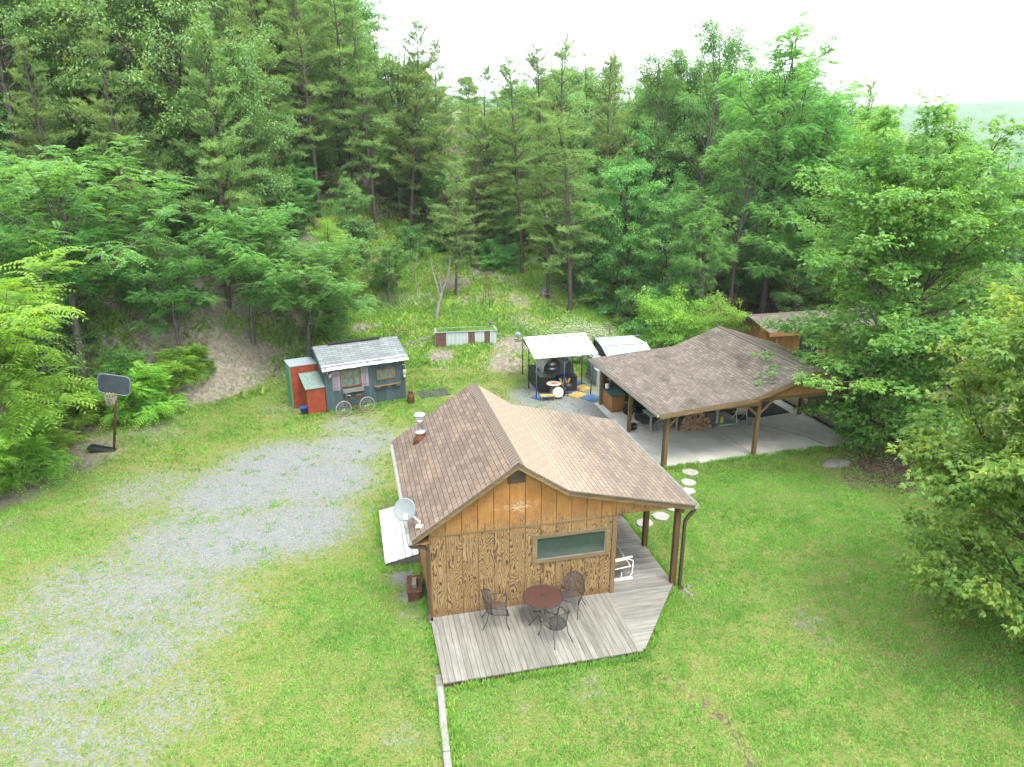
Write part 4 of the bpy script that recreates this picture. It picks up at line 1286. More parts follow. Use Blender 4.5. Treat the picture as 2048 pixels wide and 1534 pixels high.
g2 = M('hazy_glass', 0.25, 0.6); g2.color(g2.ramp(g2.noise(g2.coord(), 5, 4), [(.3, (.1, .16, .14)), (.7, (.24, .31, .28))])); MT['glass2'] = g2.m
shed_window(.7, 1.1, 1.64, 1.93, 3, 2); shed_window(2.39, 1.19, 3.28, 1.72, 3, 2)
for x0 in (.33, 1.66):
    mb = MB()
    for q in range(3): mb.box(x0 + q * .116, -.04, .98 + .02 * (q % 2), x0 + q * .116 + .108, -.012, 1.93 - .015 * q)
    mb.box(x0, -.06, 1.15, x0 + .34, -.041, 1.2); mb.box(x0, -.06, 1.68, x0 + .34, -.041, 1.73)
    mb.build("shutter", MT['lilac'], shed)
mb = MB(); mb.box(.74, -.2, .86, 1.72, -.012, .88); mb.box(.74, -.2, .88, 1.72, -.185, 1.06); mb.box(.74, -.185, .88, .76, -.012, 1.06); mb.box(1.7, -.185, .88, 1.72, -.012, 1.06)
wb = mb.build("window_box", MT['greywood'], shed)
mb = MB(); mb.box(.76, -.184, .95, 1.7, -.02, 1.0); mb.build("soil", MT['logs'], wb)
mb = MB(); mb.box(2.26, -.16, .9, 3.5, -.012, .925)
for x in (2.35, 2.85, 3.3): mb.box(x, -.1, .78, x + .18, -.012, .895)
mb.build("shelf", MT['trim'], shed)
mb = MB()    # bones, horns and curios nailed at both corners
def horn(m, c, s):
    c = Vector(c); m.tube([c + Vector((math.sin(t) * .14 * s, -.04, math.cos(t) * .12)) for t in np.linspace(-.2, 2.4, 7)], [.022, .024, .024, .02, .017, .012, .006], 6)
horn(mb, (.27, -.01, 1.88), -1); mb.build("antler", MT['bone'], shed)
mb = MB(); horn(mb, (.33, -.01, 1.7), -1)
mb.lathe((.25, -.06, 1.74), [(.01, -.08), (.05, -.05), (.06, 0), (.03, .06), (.01, .08)], 8)
mb.build("antler", MT['bone'], shed)
mb = MB(); horn(mb, (3.66, -.03, 1.66), 1); mb.build("antler", MT['bone'], shed)
mb = MB(); mb.lathe((3.72, -.08, 1.2), [(.01, -.07), (.06, -.04), (.07, 0), (.05, .05), (.01, .09)], 8); mb.build("skull", MT['bone'], shed)
mb = MB(); mb.box(3.66, -.09, 1.33, 3.82, -.04, 1.52); mb.lathe((3.74, -.09, 1.43), [(.05, 0), (.055, .02), (.02, .03)], 10, (0, -1, 0)); mb.build("wall_clock", MT['bone'], shed)
mb = MB()
for k in range(10):
    x = 2.0 + k * .17; x2 = x + .17
    sg = lambda q: 2.0 - .12 * math.sin((q - 2.0) / 1.7 * math.pi)
    mb.tube([(x, -.03, sg(x)), (x2, -.03, sg(x2))], .006, 5)
mb.build("cord", MT['black'], shed)

# lean-to lockers on the left of the shed
lock = thing("red_locker", "tall rust-red board locker with a mint green side, at the left end of the shed", "locker", (*SH_O, 0), SH_A)
mb = MB(); mb.prism([(-1.22, 1.2), (-.03, 1.2), (-.03, 2.3), (-1.22, 2.3)], -.03, 2.02); mb.build("body", MT['red'], lock)
mb = MB(); mb.prism([(-1.27, 1.17), (-.02, 1.17), (-.02, 2.35), (-1.27, 2.35)], 2.02, 2.06); mb.build("top", MT['ice_metal'], lock)
mb = MB(); mb.box(-1.26, 1.22, -.02, -1.225, 2.28, 2.0)
gd = mb.build("door", MT['green'], lock)
mb = MB(); mb.box(-1.275, 1.3, .1, -1.262, 2.2, .2); mb.box(-1.275, 1.3, 1.75, -1.262, 2.2, 1.85); mb.box(-1.275, 1.3, .2, -1.262, 1.38, 1.75); mb.build("batten", MT['green'], gd)
lk2 = thing("low_red_locker", "low rust-red locker with a sloping grey-green lid, in front of the taller one", "locker", (*SH_O, 0), SH_A)
mb = MB(); mb.prism([(-.84, .0), (-.03, .0), (-.03, 1.15), (-.84, 1.15)], -.04, lambda x, y: 1.27 + .33 * y); mb.build("body", MT['red'], lk2)
mb = MB(); mb.prism([(-.9, -.06), (-.02, -.06), (-.02, 1.16), (-.9, 1.16)], lambda x, y: 1.272 + .33 * y, lambda x, y: 1.30 + .33 * y); mb.build("lid", MT['greyteal'], lk2)

# ================================================================== TREES
def unit(v):
    return v / np.maximum(np.linalg.norm(v, axis=-1, keepdims=True), 1e-9)


def leaf_quads(B, D, N, L, Wd, fold=0.18):
    """rhombic leaves: base points B, direction D, normal N, length L, width Wd"""
    D = unit(D); S = unit(np.cross(D, N)); N = np.cross(S, D)
    L = np.asarray(L)[:, None]; Wd = np.asarray(Wd)[:, None]
    mid = B + D * L * 0.48
    V = np.stack([B, mid + S * Wd * 0.5 + N * Wd * fold, B + D * L - N * L * 0.12, mid - S * Wd * 0.5 + N * Wd * fold], 1)
    return V.reshape(-1, 3)


class Wood:
    """limbs gathered as tubes into arrays"""
    def __init__(s): s.V = []; s.F = []; s.n = 0

    def limb(s, P, R, k=5):
        P = np.asarray(P, float); m = len(P)
        T = np.gradient(P, axis=0); T = unit(T)
        ref = np.array([0.31, 0.77, 0.2]); A = unit(np.cross(T, ref)); Bv = np.cross(T, A)
        t = np.arange(k) * 2 * np.pi / k
        R = np.asarray(R, float)[:, None, None]
        V = P[:, None, :] + R * (np.cos(t)[None, :, None] * A[:, None, :] + np.sin(t)[None, :, None] * Bv[:, None, :])
        i = s.n + (np.arange(m - 1)[:, None] * k + np.arange(k)[None, :]); j = s.n + (np.arange(m - 1)[:, None] * k + (np.arange(k)[None, :] + 1) % k)
        s.V.append(V.reshape(-1, 3)); s.F.append(np.stack([i, j, j + k, i + k], -1).reshape(-1, 4)); s.n += m * k

    def data(s): return np.concatenate(s.V), np.concatenate(s.F)


def curve(p, d, L, n, r, droop=0.0, wob=0.12, lift=0.0):
    """wandering polyline from p along d"""
    P = [np.array(p, float)]; d = unit(np.array(d, float))
    for k in range(n):
        d = unit(d + r.normal(0, wob, 3) + np.array([0, 0, lift - droop * (k / n)]))
        P.append(P[-1] + d * L / n)
    return np.array(P)


def along(P, t):
    t = t * (len(P) - 1); i = int(min(t, len(P) - 2)); f = t - i
    return P[i] * (1 - f) + P[i + 1] * f, unit(P[i + 1] - P[i])


def make_broad(seed, H=12.0, cb=0.2, R=4.0, n1=30, n2=6, leaf=0.13, per=46, cl=0.5, top=0.75, flat=0.5, mode='leaf', tr=0.2, prof=None, lean=(0, 0), gaps=0.0, wl=0.55, droop=0.05, multi=1):
    """deciduous tree: trunk, limbs, branchlets, leaf clusters at the branchlets"""
    r = np.random.default_rng(seed); w = Wood(); C = []; CD = []
    trunks = []
    for q in range(multi):
        a = q * 2.4 + seed; P = [np.array([0, 0, -0.4])]; d = np.array([lean[0] * .1 + (multi > 1) * .22 * math.cos(a), lean[1] * .1 + (multi > 1) * .22 * math.sin(a), 1.0])
        hh = H * (1 - .12 * q)
        for k in range(12):
            d = unit(d + r.normal(0, .06, 3) * [1, 1, 0] + np.array([lean[0] * .02, lean[1] * .02, .08]))
            P.append(P[-1] + d * (hh * .96 + .4) / 12)
        P = np.array(P); trunks.append(P)
        rad = tr * (1 - np.linspace(0, 1, 13)) ** 0.8 + .015; rad[0] *= 1.6
        w.limb(P, rad, 8)
    prof = prof or (lambda t: math.sin(math.pi * min(1, (t * .8 + .16))) ** .7)
    for i in range(n1):
        t = (i + r.random()) / n1; hfrac = cb + (top - cb) * t ** .9 * (1 / top if False else 1)
        TP = trunks[i % multi]
        p0, _ = along(TP, min(.98, hfrac))
        a = i * 2.399 + r.normal(0, .35)
        if gaps and r.random() < gaps: continue
        Lr = R * prof(t) * r.uniform(.72, 1.12)
        el = 0.15 + 0.95 * t + r.normal(0, .12)
        d = np.array([math.cos(a) * math.cos(el), math.sin(a) * math.cos(el), math.sin(el)])
        P = curve(p0, d, Lr / max(.55, math.cos(el) ** .5), 7, r, droop=.12, lift=.05)
        r0 = tr * .42 * (1 - hfrac * .6) * (Lr / R + .2)
        w.limb(P, np.linspace(r0, .012, 8), 5)
        m = max(3, int(n2 * (0.6 + Lr / R * .6)))
        for j in range(m):
            s_ = .22 + .78 * (j + r.random()) / m
            q0, dd = along(P, min(1, s_))
            side = unit(np.cross(dd, [0, 0, 1]) * (1 if j % 2 else -1) + dd * r.uniform(.3, .9) + np.array([0, 0, r.uniform(-.1, .5)]))
            L2 = Lr * r.uniform(.22, .42) * (1.15 - s_ * .5) + .25
            Q = curve(q0, side, L2, 4, r, droop=.15)
            w.limb(Q, np.linspace(max(.012, r0 * .35), .006, 5), 3)
            for u in (.4, .72, 1.0):
                c, cd = along(Q, u); C.append(c + r.normal(0, .08, 3)); CD.append(cd)
        c, cd = along(P, 1.0); C.append(c); CD.append(cd)
    for TP in trunks:
        C.append(TP[-1]); CD.append(np.array([0, 0, 1.0])); C.append(TP[-2]); CD.append(np.array([0, 0, 1.0]))
    C = np.array(C); CD = unit(np.array(CD) + 1e-6)
    if mode == 'leaf' or mode == 'lobed':
        n = len(C); k = r.poisson(per * r.lognormal(0, .35, n)).clip(4, per * 3)
        idx = np.repeat(np.arange(n), k); m = len(idx)
        sz = (cl * r.lognormal(0, .22, n))[idx]
        off = unit(r.normal(0, 1, (m, 3))) * (r.random(m) ** .45)[:, None] * sz[:, None]; off[:, 2] *= flat
        B = C[idx] + off + CD[idx] * sz[:, None] * .3
        out_ = unit(off + CD[idx] * .3 * sz[:, None]) * np.array([1, 1, .4])
        D = unit(out_ + r.normal(0, .55, (m, 3)) + np.array([0, 0, -.35 - droop]))
        N = unit(np.array([0, 0, 1.0]) + r.normal(0, .42, (m, 3)) + out_ * .35)
        Ls = leaf * r.uniform(.65, 1.3, m)
        if mode == 'leaf':
            V = leaf_quads(B, D, N, Ls, Ls * wl)
        else:
            S = unit(np.cross(D, N)); V = []
            for an, sc in ((0, 1), (.85, .8), (-.85, .8)):
                V.append(leaf_quads(B, D * math.cos(an) + S * math.sin(an), N, Ls * sc, Ls * sc * .5).reshape(-1, 4, 3))
            V = np.stack(V, 1).reshape(-1, 3)
    else:   # pinnate fronds radiating from the branchlet tips
        nf = per; n = len(C)
        idx = np.repeat(np.arange(n), nf); m = len(idx)
        a = r.uniform(0, 2 * np.pi, m)
        D = unit(np.stack([np.cos(a), np.sin(a), r.uniform(-.15, .5, m)], 1) + CD[idx] * .7)
        FL = cl * r.uniform(.7, 1.2, m); B = C[idx] + r.normal(0, .09, (m, 3))
        npair = 8; V = []
        up = np.array([0, 0, 1.0]); S = unit(np.cross(D, up)); N = np.cross(S, D)
        for q in range(npair):
            f = (q + 1) / npair
            p = B + D * (FL * f)[:, None] - up * (FL * .42 * f * f)[:, None]
            ln = leaf * (1.0 - .45 * abs(f - .45)) * r.uniform(.85, 1.15, m)
            for sg in (1, -1):
                dd = unit(S * sg + D * .35 - up * (.25 + .3 * r.random((m, 1))))
                V.append(leaf_quads(p, dd, N + r.normal(0, .12, (m, 3)), ln, ln * wl).reshape(-1, 4, 3))
        V = np.stack(V, 1).reshape(-1, 3)
    return w.data(), (V, np.arange(len(V)).reshape(-1, 4))


def make_pine(seed, H=17.0, cb=0.3, R=3.0, step=.5, tuft=0.22, dens=1.0, tr=.19, lean=0.0, droopy=.12):
    """scrub pine: bent bole, dead lower branches, flat layered sprays of needles"""
    r = np.random.default_rng(seed); w = Wood(); dead = Wood()
    P = [np.array([0, 0, -.4])]; d = np.array([lean, 0, 1.0])
    for k in range(14):
        d = unit(d + r.normal(0, .035, 3) * [1, 1, 0] + [0, 0, .05]); P.append(P[-1] + d * (H + .4) / 14)
    P = np.array(P); w.limb(P, tr * (1 - np.linspace(0, 1, 15)) ** .75 + .012, 7)
    T = []; TD = []
    h = cb * .35
    while h < .985:
        p0, _ = along(P, h)
        live = h > cb + r.normal(0, .04)
        nb = r.integers(2, 5) if live else r.integers(1, 4)
        a0 = r.uniform(0, 6.28)
        for q in range(nb):
            a = a0 + q * 6.28 / nb + r.normal(0, .3)
            t = (h - cb) / (1 - cb)
            Lr = R * (min(1, .55 + t * 1.6) * (1 - max(0, t)) ** .62 + .1) * r.uniform(.5, 1.15) if live else R * r.uniform(.2, .62)
            el = (.1 + .55 * max(0, t) + r.normal(0, .14)) if live else r.normal(-.05, .2)
            dd = np.array([math.cos(a) * math.cos(el), math.sin(a) * math.cos(el), math.sin(el)])
            Q = curve(p0, dd, Lr, 6, r, droop=droopy, wob=.13, lift=.02 if live else 0)
            r0 = (.012 + .012 * Lr) * (1 if live else .75)
            w.limb(Q, np.linspace(r0, .006, 7), 4)
            m = int((3 + Lr * 4.2) * (dens if live else .6))
            for j in range(m):
                s_ = .25 + .75 * (j + r.random()) / m
                q0, dq = along(Q, min(1, s_)); sg = 1 if j % 2 else -1
                sd_ = unit(np.cross(dq, [0, 0, 1]) * sg + dq * r.uniform(.4, 1.0) + np.array([0, 0, r.uniform(-.12, .3)]))
                L2 = Lr * .3 * (1.15 - s_ * .6) * r.uniform(.6, 1.3) + .12
                K = np.array([q0, q0 + sd_ * L2 * .5, q0 + sd_ * L2 + [0, 0, L2 * .1]])
                w.limb(K, [.009, .007, .004], 3)
                if live:
                    for u in np.arange(.25, 1.01, .22 / max(.3, L2)):
                        T.append(K[0] + (K[2] - K[0]) * min(1, u) + r.normal(0, .03, 3)); TD.append(sd_)
        h += step / H * r.uniform(.6, 1.35)
    T = np.array(T); TD = np.array(TD); nn = 11
    idx = np.repeat(np.arange(len(T)), nn); m = len(idx)
    D = unit(TD[idx] * .7 + r.normal(0, .62, (m, 3)) * [1, 1, .55] + [0, 0, .28])
    Ls = tuft * r.uniform(.6, 1.25, m)
    V = leaf_quads(T[idx] + r.normal(0, .045, (m, 3)), D, r.normal(0, .6, (m, 3)) + [0, 0, 1.0], Ls, np.full(m, tuft * .16), .05)
    return w.data(), (V, np.arange(len(V)).reshape(-1, 4))


PROTO = {}


def proto(key, kind, mat, bark, **kw):
    (wv, wf), (lv, lf) = (make_pine if kind == 'pine' else make_broad)(**kw)
    def me(name, V, F, m, smooth):
        o = mesh_np(name, V, F, m, smooth=smooth); d = o.data
        bpy.data.objects.remove(o); return d
    PROTO[key] = (me("trunk", wv, wf, bark, True), me("crown", lv, lf, mat, False), float(np.percentile(lv[:, 2], 99.9)), lf.shape[0])


CNT = {}


def plant(key, name, x, y, H, label, cat="tree", rz=None, wscale=1.0, group=None, z=None, mat=None, tilt=None):
    tm, cm, H0, _ = PROTO[key]
    zz = float(terrain(x, y)) if z is None else z
    s = H / H0
    e = thing(name, label, cat, (x, y, zz), random.uniform(0, 6.28) if rz is None else rz, group)
    if tilt: e.rotation_euler = (tilt[0], tilt[1], e.rotation_euler[2])
    e.scale = (s * wscale, s * wscale, s)
    for nm, m in (("trunk", tm), ("crown", cm)):
        o = link(bpy.data.objects.new(nm, m)); o.parent = e
        if nm == "crown" and mat:
            o.material_slots[0].link = 'OBJECT'; o.material_slots[0].material = mat
    return e


def top_h(px, py, Y):
    """x, y and height of a tree whose tip shows at (px, py) when it stands Y metres out"""
    p = at_y(px, py, Y); return p[0], Y, p[2] - float(terrain(p[0], Y))


proto('pineA', 'pine', MT['pine'], MT['bark'], seed=1, H=16, cb=.2, R=3.9)
proto('pineB', 'pine', MT['pine'], MT['bark'], seed=2, H=18, cb=.3, R=3.7, dens=1.0, lean=.06)
proto('pineC', 'pine', MT['pine'], MT['bark'], seed=3, H=15, cb=.2, R=3.6, step=.42, dens=1.1)
proto('pineD', 'pine', MT['pine'], MT['bark'], seed=4, H=11, cb=.22, R=2.8, step=.5, dens=.8, tr=.12)
proto('oakA', 'broad', MT['oak'], MT['bark2'], seed=11, H=15, cb=.22, R=5.2, n1=38, n2=7, leaf=.17, per=40, cl=.55, tr=.28)
proto('oakB', 'broad', MT['oak'], MT['bark2'], seed=12, H=13, cb=.12, R=4.2, n1=36, n2=7, leaf=.16, per=40, cl=.5, tr=.22)
proto('broadA', 'broad', MT['broad'], MT['bark2'], seed=21, H=14, cb=.08, R=4.4, n1=40, n2=7, leaf=.17, per=42, cl=.55, tr=.22, flat=.42)
proto('broadB', 'broad', MT['broad'], MT['bark2'], seed=22, H=17, cb=.3, R=3.8, n1=30, n2=6, leaf=.15, per=26, cl=.55, tr=.2, gaps=.2, top=.95)
proto('locA', 'broad', MT['locust'], MT['bark2'], seed=31, H=13, cb=.25, R=4.4, n1=30, n2=6, leaf=.12, per=7, cl=.55, tr=.18, mode='frond', wl=.5, flat=.4)
proto('locB', 'broad', MT['locust'], MT['bark2'], seed=32, H=7, cb=.34, R=3.4, n1=22, n2=6, leaf=.11, per=7, cl=.5, tr=.12, mode='frond', wl=.5)
proto('sumac', 'broad', MT['walnut'], MT['bark2'], seed=33, H=7.5, cb=.5, R=4.2, n1=22, n2=5, leaf=.25, per=5, cl=1.05, tr=.13, mode='frond', wl=.3, multi=2)
proto('lime', 'broad', MT['lime'], MT['bark2'], seed=41, H=14, cb=.12, R=4.6, n1=36, n2=7, leaf=.14, per=34, cl=.6, tr=.18, flat=.4)
proto('maple', 'broad', MT['maple'], MT['bark2'], seed=51, H=12.5, cb=.1, R=6.0, n1=52, n2=8, leaf=.17, per=36, cl=.6, tr=.26, flat=.4, mode='lobed', top=.9,
      prof=lambda t: (1.0 if t < .45 else 1 - (t - .45) * .9) * (.75 + .25 * min(1, t * 6)))
proto('maple2', 'broad', MT['maple2'], MT['bark2'], seed=52, H=10.5, cb=.08, R=4.1, n1=54, n2=8, leaf=.17, per=32, cl=.46, tr=.17, flat=.5, mode='lobed', top=.95,
      prof=lambda t: (1.0 if t < .5 else 1 - (t - .5) * 1.1) * (.8 + .2 * min(1, t * 6)))
proto('bushA', 'broad', MT['broad'], MT['bark2'], seed=61, H=3.0, cb=.05, R=1.9, n1=18, n2=5, leaf=.13, per=34, cl=.34, tr=.06, multi=2)
proto('bushB', 'broad', MT['lime'], MT['bark2'], seed=62, H=3.2, cb=.08, R=2.2, n1=20, n2=5, leaf=.15, per=34, cl=.36, tr=.06, wl=.3, droop=.3, multi=2)
proto('bushC', 'broad', MT['oak'], MT['bark2'], seed=63, H=3.4, cb=.05, R=1.7, n1=18, n2=5, leaf=.13, per=38, cl=.36, tr=.06)

# --- the near trees, each in its own place
def tree_at(key, name, px, py, Y, label, ws=1.0, cat="tree", rz=None, dx=0, mat=None, group=None, tilt=None):
    x, y, h = top_h(px, py, Y)
    return plant(key, name, x + dx, y, h, label, cat, rz, ws, mat=mat, group=group, tilt=tilt)


plant('maple', 'maple_tree', 15.5, 26.5, 12.9, "big leafy maple at the right front corner of the carport", rz=1.0, wscale=1.12)
plant('maple2', 'maple_tree', 12.45, 14.0, 10.6, "light green maple nearest the camera at the lawn's right edge", rz=.4, wscale=.98)
plant('maple2', 'maple_tree', 18.3, 18.6, 9.0, "light green maple just beyond the nearest maple at the frame edge", rz=2.4)
plant('sumac', 'sumac_tree', -18.6, 23.2, 8.0, "yellow-green feathery sumac leaning over the basketball hoop", rz=0.6, wscale=1.15)
plant('sumac', 'sumac_tree', -17.6, 21.2, 3.4, "low yellow-green sumac at the left edge below the basketball hoop", rz=2.2, wscale=1.0)
tree_at('locB', 'locust_tree', 70, 275, 30, "tall light green locust at the left edge above the sumac", 1.05)
tree_at('locB', 'locust_tree', 120, 430, 31, "mid green locust between the left-edge locust and the bank", 1.0)
tree_at('locB', 'locust_tree', 330, 495, 33, "blue-green locust on the bank right behind the basketball hoop", .95)
tree_at('locB', 'locust_tree', 470, 400, 36, "broad blue-green locust on the bare bank, left of the shed", .95)
tree_at('locB', 'locust_tree', 590, 470, 36.5, "low spreading locust on the bank just above the shed", 1.15)
tree_at('locB', 'locust_tree', 770, 480, 43, "small locust with thin stems behind the pale weeds", .8)
tree_at('lime', 'lime_tree', 640, 420, 41, "bright yellow-green small tree above the bank behind the shed", .8)
tree_at('oakB', 'oak_tree', 700, 345, 47, "dark glossy oak at the woods' edge left of the meadow", .85)
tree_at('bushB', 'peach_bush', 1340, 572, 39, "bright green willow-leaved bush behind the carport roof", .95, "bush")
tree_at('bushB', 'peach_bush', 1445, 590, 38, "bright green bush between the carport roof and the big maple", .95, "bush")
tree_at('broadA', 'broadleaf_tree', 1270, 250, 46, "dense dark green round tree at the meadow's right side", .8, rz=1)
tree_at('broadA', 'broadleaf_tree', 1190, 400, 47, "low dark green tree between the pines and the round tree", .8)
tree_at('broadA', 'broadleaf_tree', 1350, 330, 44, "dark green tree standing just behind the bright green bush", .85)
tree_at('locA', 'locust_tree', 1430, 375, 41, "blue-green locust in front of the leaning locust trunks", .62)
tree_at('locA', 'locust_tree', 1590, 45, 47, "tallest feathery locust with leaning dark trunks against the sky", .8, rz=2.0)
tree_at('locA', 'locust_tree', 1500, 180, 45, "feathery locust left of the tallest locust", .72)
tree_at('locA', 'locust_tree', 1640, 170, 46, "feathery locust just right of the tallest locust", .8)
tree_at('broadB', 'broadleaf_tree', 1415, 15, 52, "tallest open-crowned tree with sky showing through", .8)
tree_at('broadB', 'broadleaf_tree', 1480, 110, 54, "thin open-crowned tree right of the tallest open one", .8)
tree_at('broadB', 'broadleaf_tree', 1300, 90, 54, "open-crowned tree left of the tallest open one", .85)
tree_at('broadB', 'broadleaf_tree', 1355, 75, 58, "slim open-crowned tree between two taller ones", .8)
tree_at('lime', 'lime_tree', 1775, 195, 44, "pale lime-green tree behind the big maple", .8)
tree_at('lime', 'lime_tree', 1700, 250, 48, "pale lime-green tree left of the brighter lime tree", .8)
tree_at('broadA', 'broadleaf_tree', 1850, 260, 50, "green tree on the skyline right of the lime tree", .75)
tree_at('broadA', 'broadleaf_tree', 1620, 400, 52, "shaded tree behind the leaning locusts", .9)
tree_at('broadA', 'broadleaf_tree', 1530, 430, 50, "shaded tree left behind the leaning locusts", .9)
tree_at('oakB', 'oak_tree', 2010, 430, 52, "dark oak at the right edge below the far ridge", .9)
tree_at('oakB', 'oak_tree', 1930, 470, 44, "dark oak behind the big maple at the right", .9)
tree_at('pineC', 'pine_tree', 1757, 160, 72, "dark pine tip poking above the lime tree", .6)

# pines at the head of the meadow, left to right
PN = [("pineD", 905, 322, 44, "small round-topped pine at the meadow's upper left corner", .95),
      ("pineB", 1045, 110, 47.5, "tall pine with long bare bole at the head of the meadow", .85),
      ("pineD", 1100, 300, 45, "small ragged pine behind the uprooted stump", .95),
      ("pineA", 1155, 70, 44, "tall dark-stemmed pine at the right side of the meadow path", .8),
      ("pineB", 1100, 85, 50, "tall pine behind the small ragged pine", .85),
      ("pineA", 985, 130, 50, "bushy pine left of the long bare bole", .85),
      ("pineC", 800, 40, 52, "broad dark pine on the skyline dip", .8),
      ("pineC", 860, 75, 55, "pine on the skyline just right of the broad dark pine", .75),
      ("pineB", 720, -30, 50, "tall pine with leaning bole left of the broad dark pine", .8),
      ("pineB", 590, -120, 49, "very tall straight pine rising out of the top of the picture", .85),
      ("pineB", 655, -60, 53, "tall slender pine beside the very tall straight one", .8),
      ("pineA", 520, -60, 47, "tall pine above the bright yellow-green tree", .8),
      ("pineC", 380, 20, 37, "layered pine in front of the great oak", .75),
      ("pineA", 210, 50, 36, "layered pine with grey dead twigs above the bank", .9),
      ("pineC", 60, 80, 37, "layered pine at the upper left edge", .75),
      ("pineD", 500, 330, 40, "low flat-branched pine above the broad locust", 1.2),
      ("pineD", 420, 290, 38, "low pine with tangled dead branches on the bank", 1.2),
      ("pineD", 940, 230, 48, "slender pine behind the small round-topped pine", .9),
      ("pineC", 1220, 110, 52, "pine with thin top right of the dark-stemmed pine", .7)]
for k, px, py, Y, lb, ws in PN: tree_at(k, 'pine_tree', px, py, Y, lb, ws)
OK_ = [("oakA", 330, -140, 42, "great glossy oak filling the upper left of the woods", .9),
       ("oakA", 120, -200, 45, "great oak behind the upper left layered pine", .9),
       ("oakB", 430, 60, 40, "glossy oak hanging in front of the great oak", .75),
       ("oakA", -60, -120, 40, "oak at the top left corner", .9),
       ("oakA", 520, -160, 58, "oak showing between the tall pines", .9)]
for k, px, py, Y, lb, ws in OK_: tree_at(k, 'oak_tree', px, py, Y, lb, ws)

# --- rows of the wood behind, so close together that one tree cannot be told from the next
rw = random.Random(5)
SKY = np.array([(-400, -500), (0, -400), (700, -150), (745, 20), (800, 45), (860, 70), (910, 95), (950, 135), (1000, 140), (1040, 105), (1080, 90), (1120, 110), (1170, 75), (1210, 65), (1250, 105), (1300, 85),
                (1350, 60), (1420, 30), (1460, 60), (1500, 105), (1540, 85), (1590, 50), (1650, 100), (1700, 160), (1760, 195), (1850, 225), (1960, 240), (2048, 290), (2600, 330)], float)


def crest(x, y, margin=0.0):
    """height that brings a tree at (x, y) up to the crest line of the wood"""
    g = float(terrain(x, y)); px = 1024 + 1424 * x / (y * CY + 6 * SY)
    return at_y(px, float(np.interp(px, SKY[:, 0], SKY[:, 1])) + margin, y)[2] - g


def zoned(lb, x, y):
    px = 1024 + 1424 * x / (y * CY + 6 * SY)
    for lim, nm in ((150, "over the left-edge locusts"), (330, "above the basketball hoop"), (520, "above the bare bank"), (700, "above the shed"), (880, "above the dead tree"), (1080, "above the meadow"),
                    (1250, "above the white canopy"), (1450, "above the carport's left half"), (1650, "above the carport ridge"), (1850, "behind the big maple"), (9999, "at the right edge")):
        if px < lim: break
    rk = "front rank" if y < 50 else "second rank" if y < 57 else "third rank" if y < 64 else "fourth rank" if y < 76 else "farthest rank"
    return lb + " " + rk + " of the wood, " + nm


def wood_row(n, x0, x1, yf, keys, names, hr, label, group, jit=2.0):
    for i in range(n):
        x = x0 + (x1 - x0) * (i + rw.uniform(.15, .85)) / n; y = yf(x) + rw.uniform(-jit, jit)
        j = rw.randrange(len(keys)); h = min(rw.uniform(*hr) * 1.15, crest(x, y, rw.uniform(5, 70)))
        if h < 4: continue
        plant(keys[j], names[j], x, y, h, zoned(label[j], x, y), rz=rw.uniform(0, 6.28), wscale=rw.uniform(.75, 1.0), group=group[j])


LB = {'pineA': ("pine_tree", "dark green pine in the", "crowded pines of the wood"), 'oakA': ("oak_tree", "leafy oak in the", "crowded broadleaf trees of the wood"),
      'broadA': ("broadleaf_tree", "leafy green tree in the", "crowded broadleaf trees of the wood")}
def row(n, x0, x1, yf, keys, hr, jit=2.0):
    base = {'pineA': 'pineA', 'pineB': 'pineA', 'pineC': 'pineA', 'oakA': 'oakA', 'oakB': 'oakA', 'broadA': 'broadA', 'broadB': 'broadA', 'lime': 'broadA', 'locA': 'broadA'}
    wood_row(n, x0, x1, yf, keys, [LB[base[k]][0] for k in keys], hr, [LB[base[k]][1] for k in keys], [LB[base[k]][2] for k in keys], jit)


row(9, -38, -14, lambda x: 44 + (x + 14) * -.1, ['pineA', 'pineC', 'oakB', 'pineB'], (12, 15))
row(11, -42, -6, lambda x: 53, ['pineA', 'pineB', 'oakA', 'pineC'], (14, 17))
row(13, -48, 2, lambda x: 61, ['pineA', 'pineB', 'oakA', 'broadA'], (14, 17), 2.5)
row(12, -55, 4, lambda x: 71, ['pineA', 'oakA', 'broadA'], (14, 17), 3)
row(9, 1, 22, lambda x: 58, ['broadA', 'oakB', 'pineA', 'broadB'], (15, 17.5), 2)
row(9, 2, 30, lambda x: 66, ['broadA', 'oakB', 'broadA'], (15, 17), 3)
row(8, 24, 50, lambda x: 54, ['broadA', 'oakB', 'lime'], (11, 13), 3)
row(14, 0, 75, lambda x: 85, ['broadA', 'oakA'], (15, 18), 4)
row(16, -70, 0, lambda x: 84, ['pineA', 'oakA', 'broadA'], (13, 16), 4)

proto('lowmaple', 'broad', MT['maple'], MT['bark2'], seed=56, H=5.0, cb=.12, R=2.6, n1=24, n2=6, leaf=.16, per=38, cl=.42, tr=.09, flat=.5, mode='lobed')
proto('sumacB', 'broad', MT['walnut'], MT['bark2'], seed=35, H=2.6, cb=.08, R=2.0, n1=14, n2=4, leaf=.24, per=5, cl=.9, tr=.06, mode='frond', wl=.3, multi=2)
for px, py, Y, h, lb in ((20, 870, 23.2, 2.4, "low feathery sumac at the left edge beside the bare corner of the yard"), (60, 800, 25.4, 2.0, "low feathery sumac left of the hoop's base"), (150, 790, 28.2, 1.7, "low feathery sumac just behind the hoop pole"),
                         (250, 690, 29.5, 2.6, "feathery sumac shoot right of the backboard"), (395, 770, 33, 1.3, "low feathery shoot on the bare bank")):
    q = at_y(px, py, Y); plant('sumacB', 'sumac_bush', q[0], Y, h, lb, "bush")
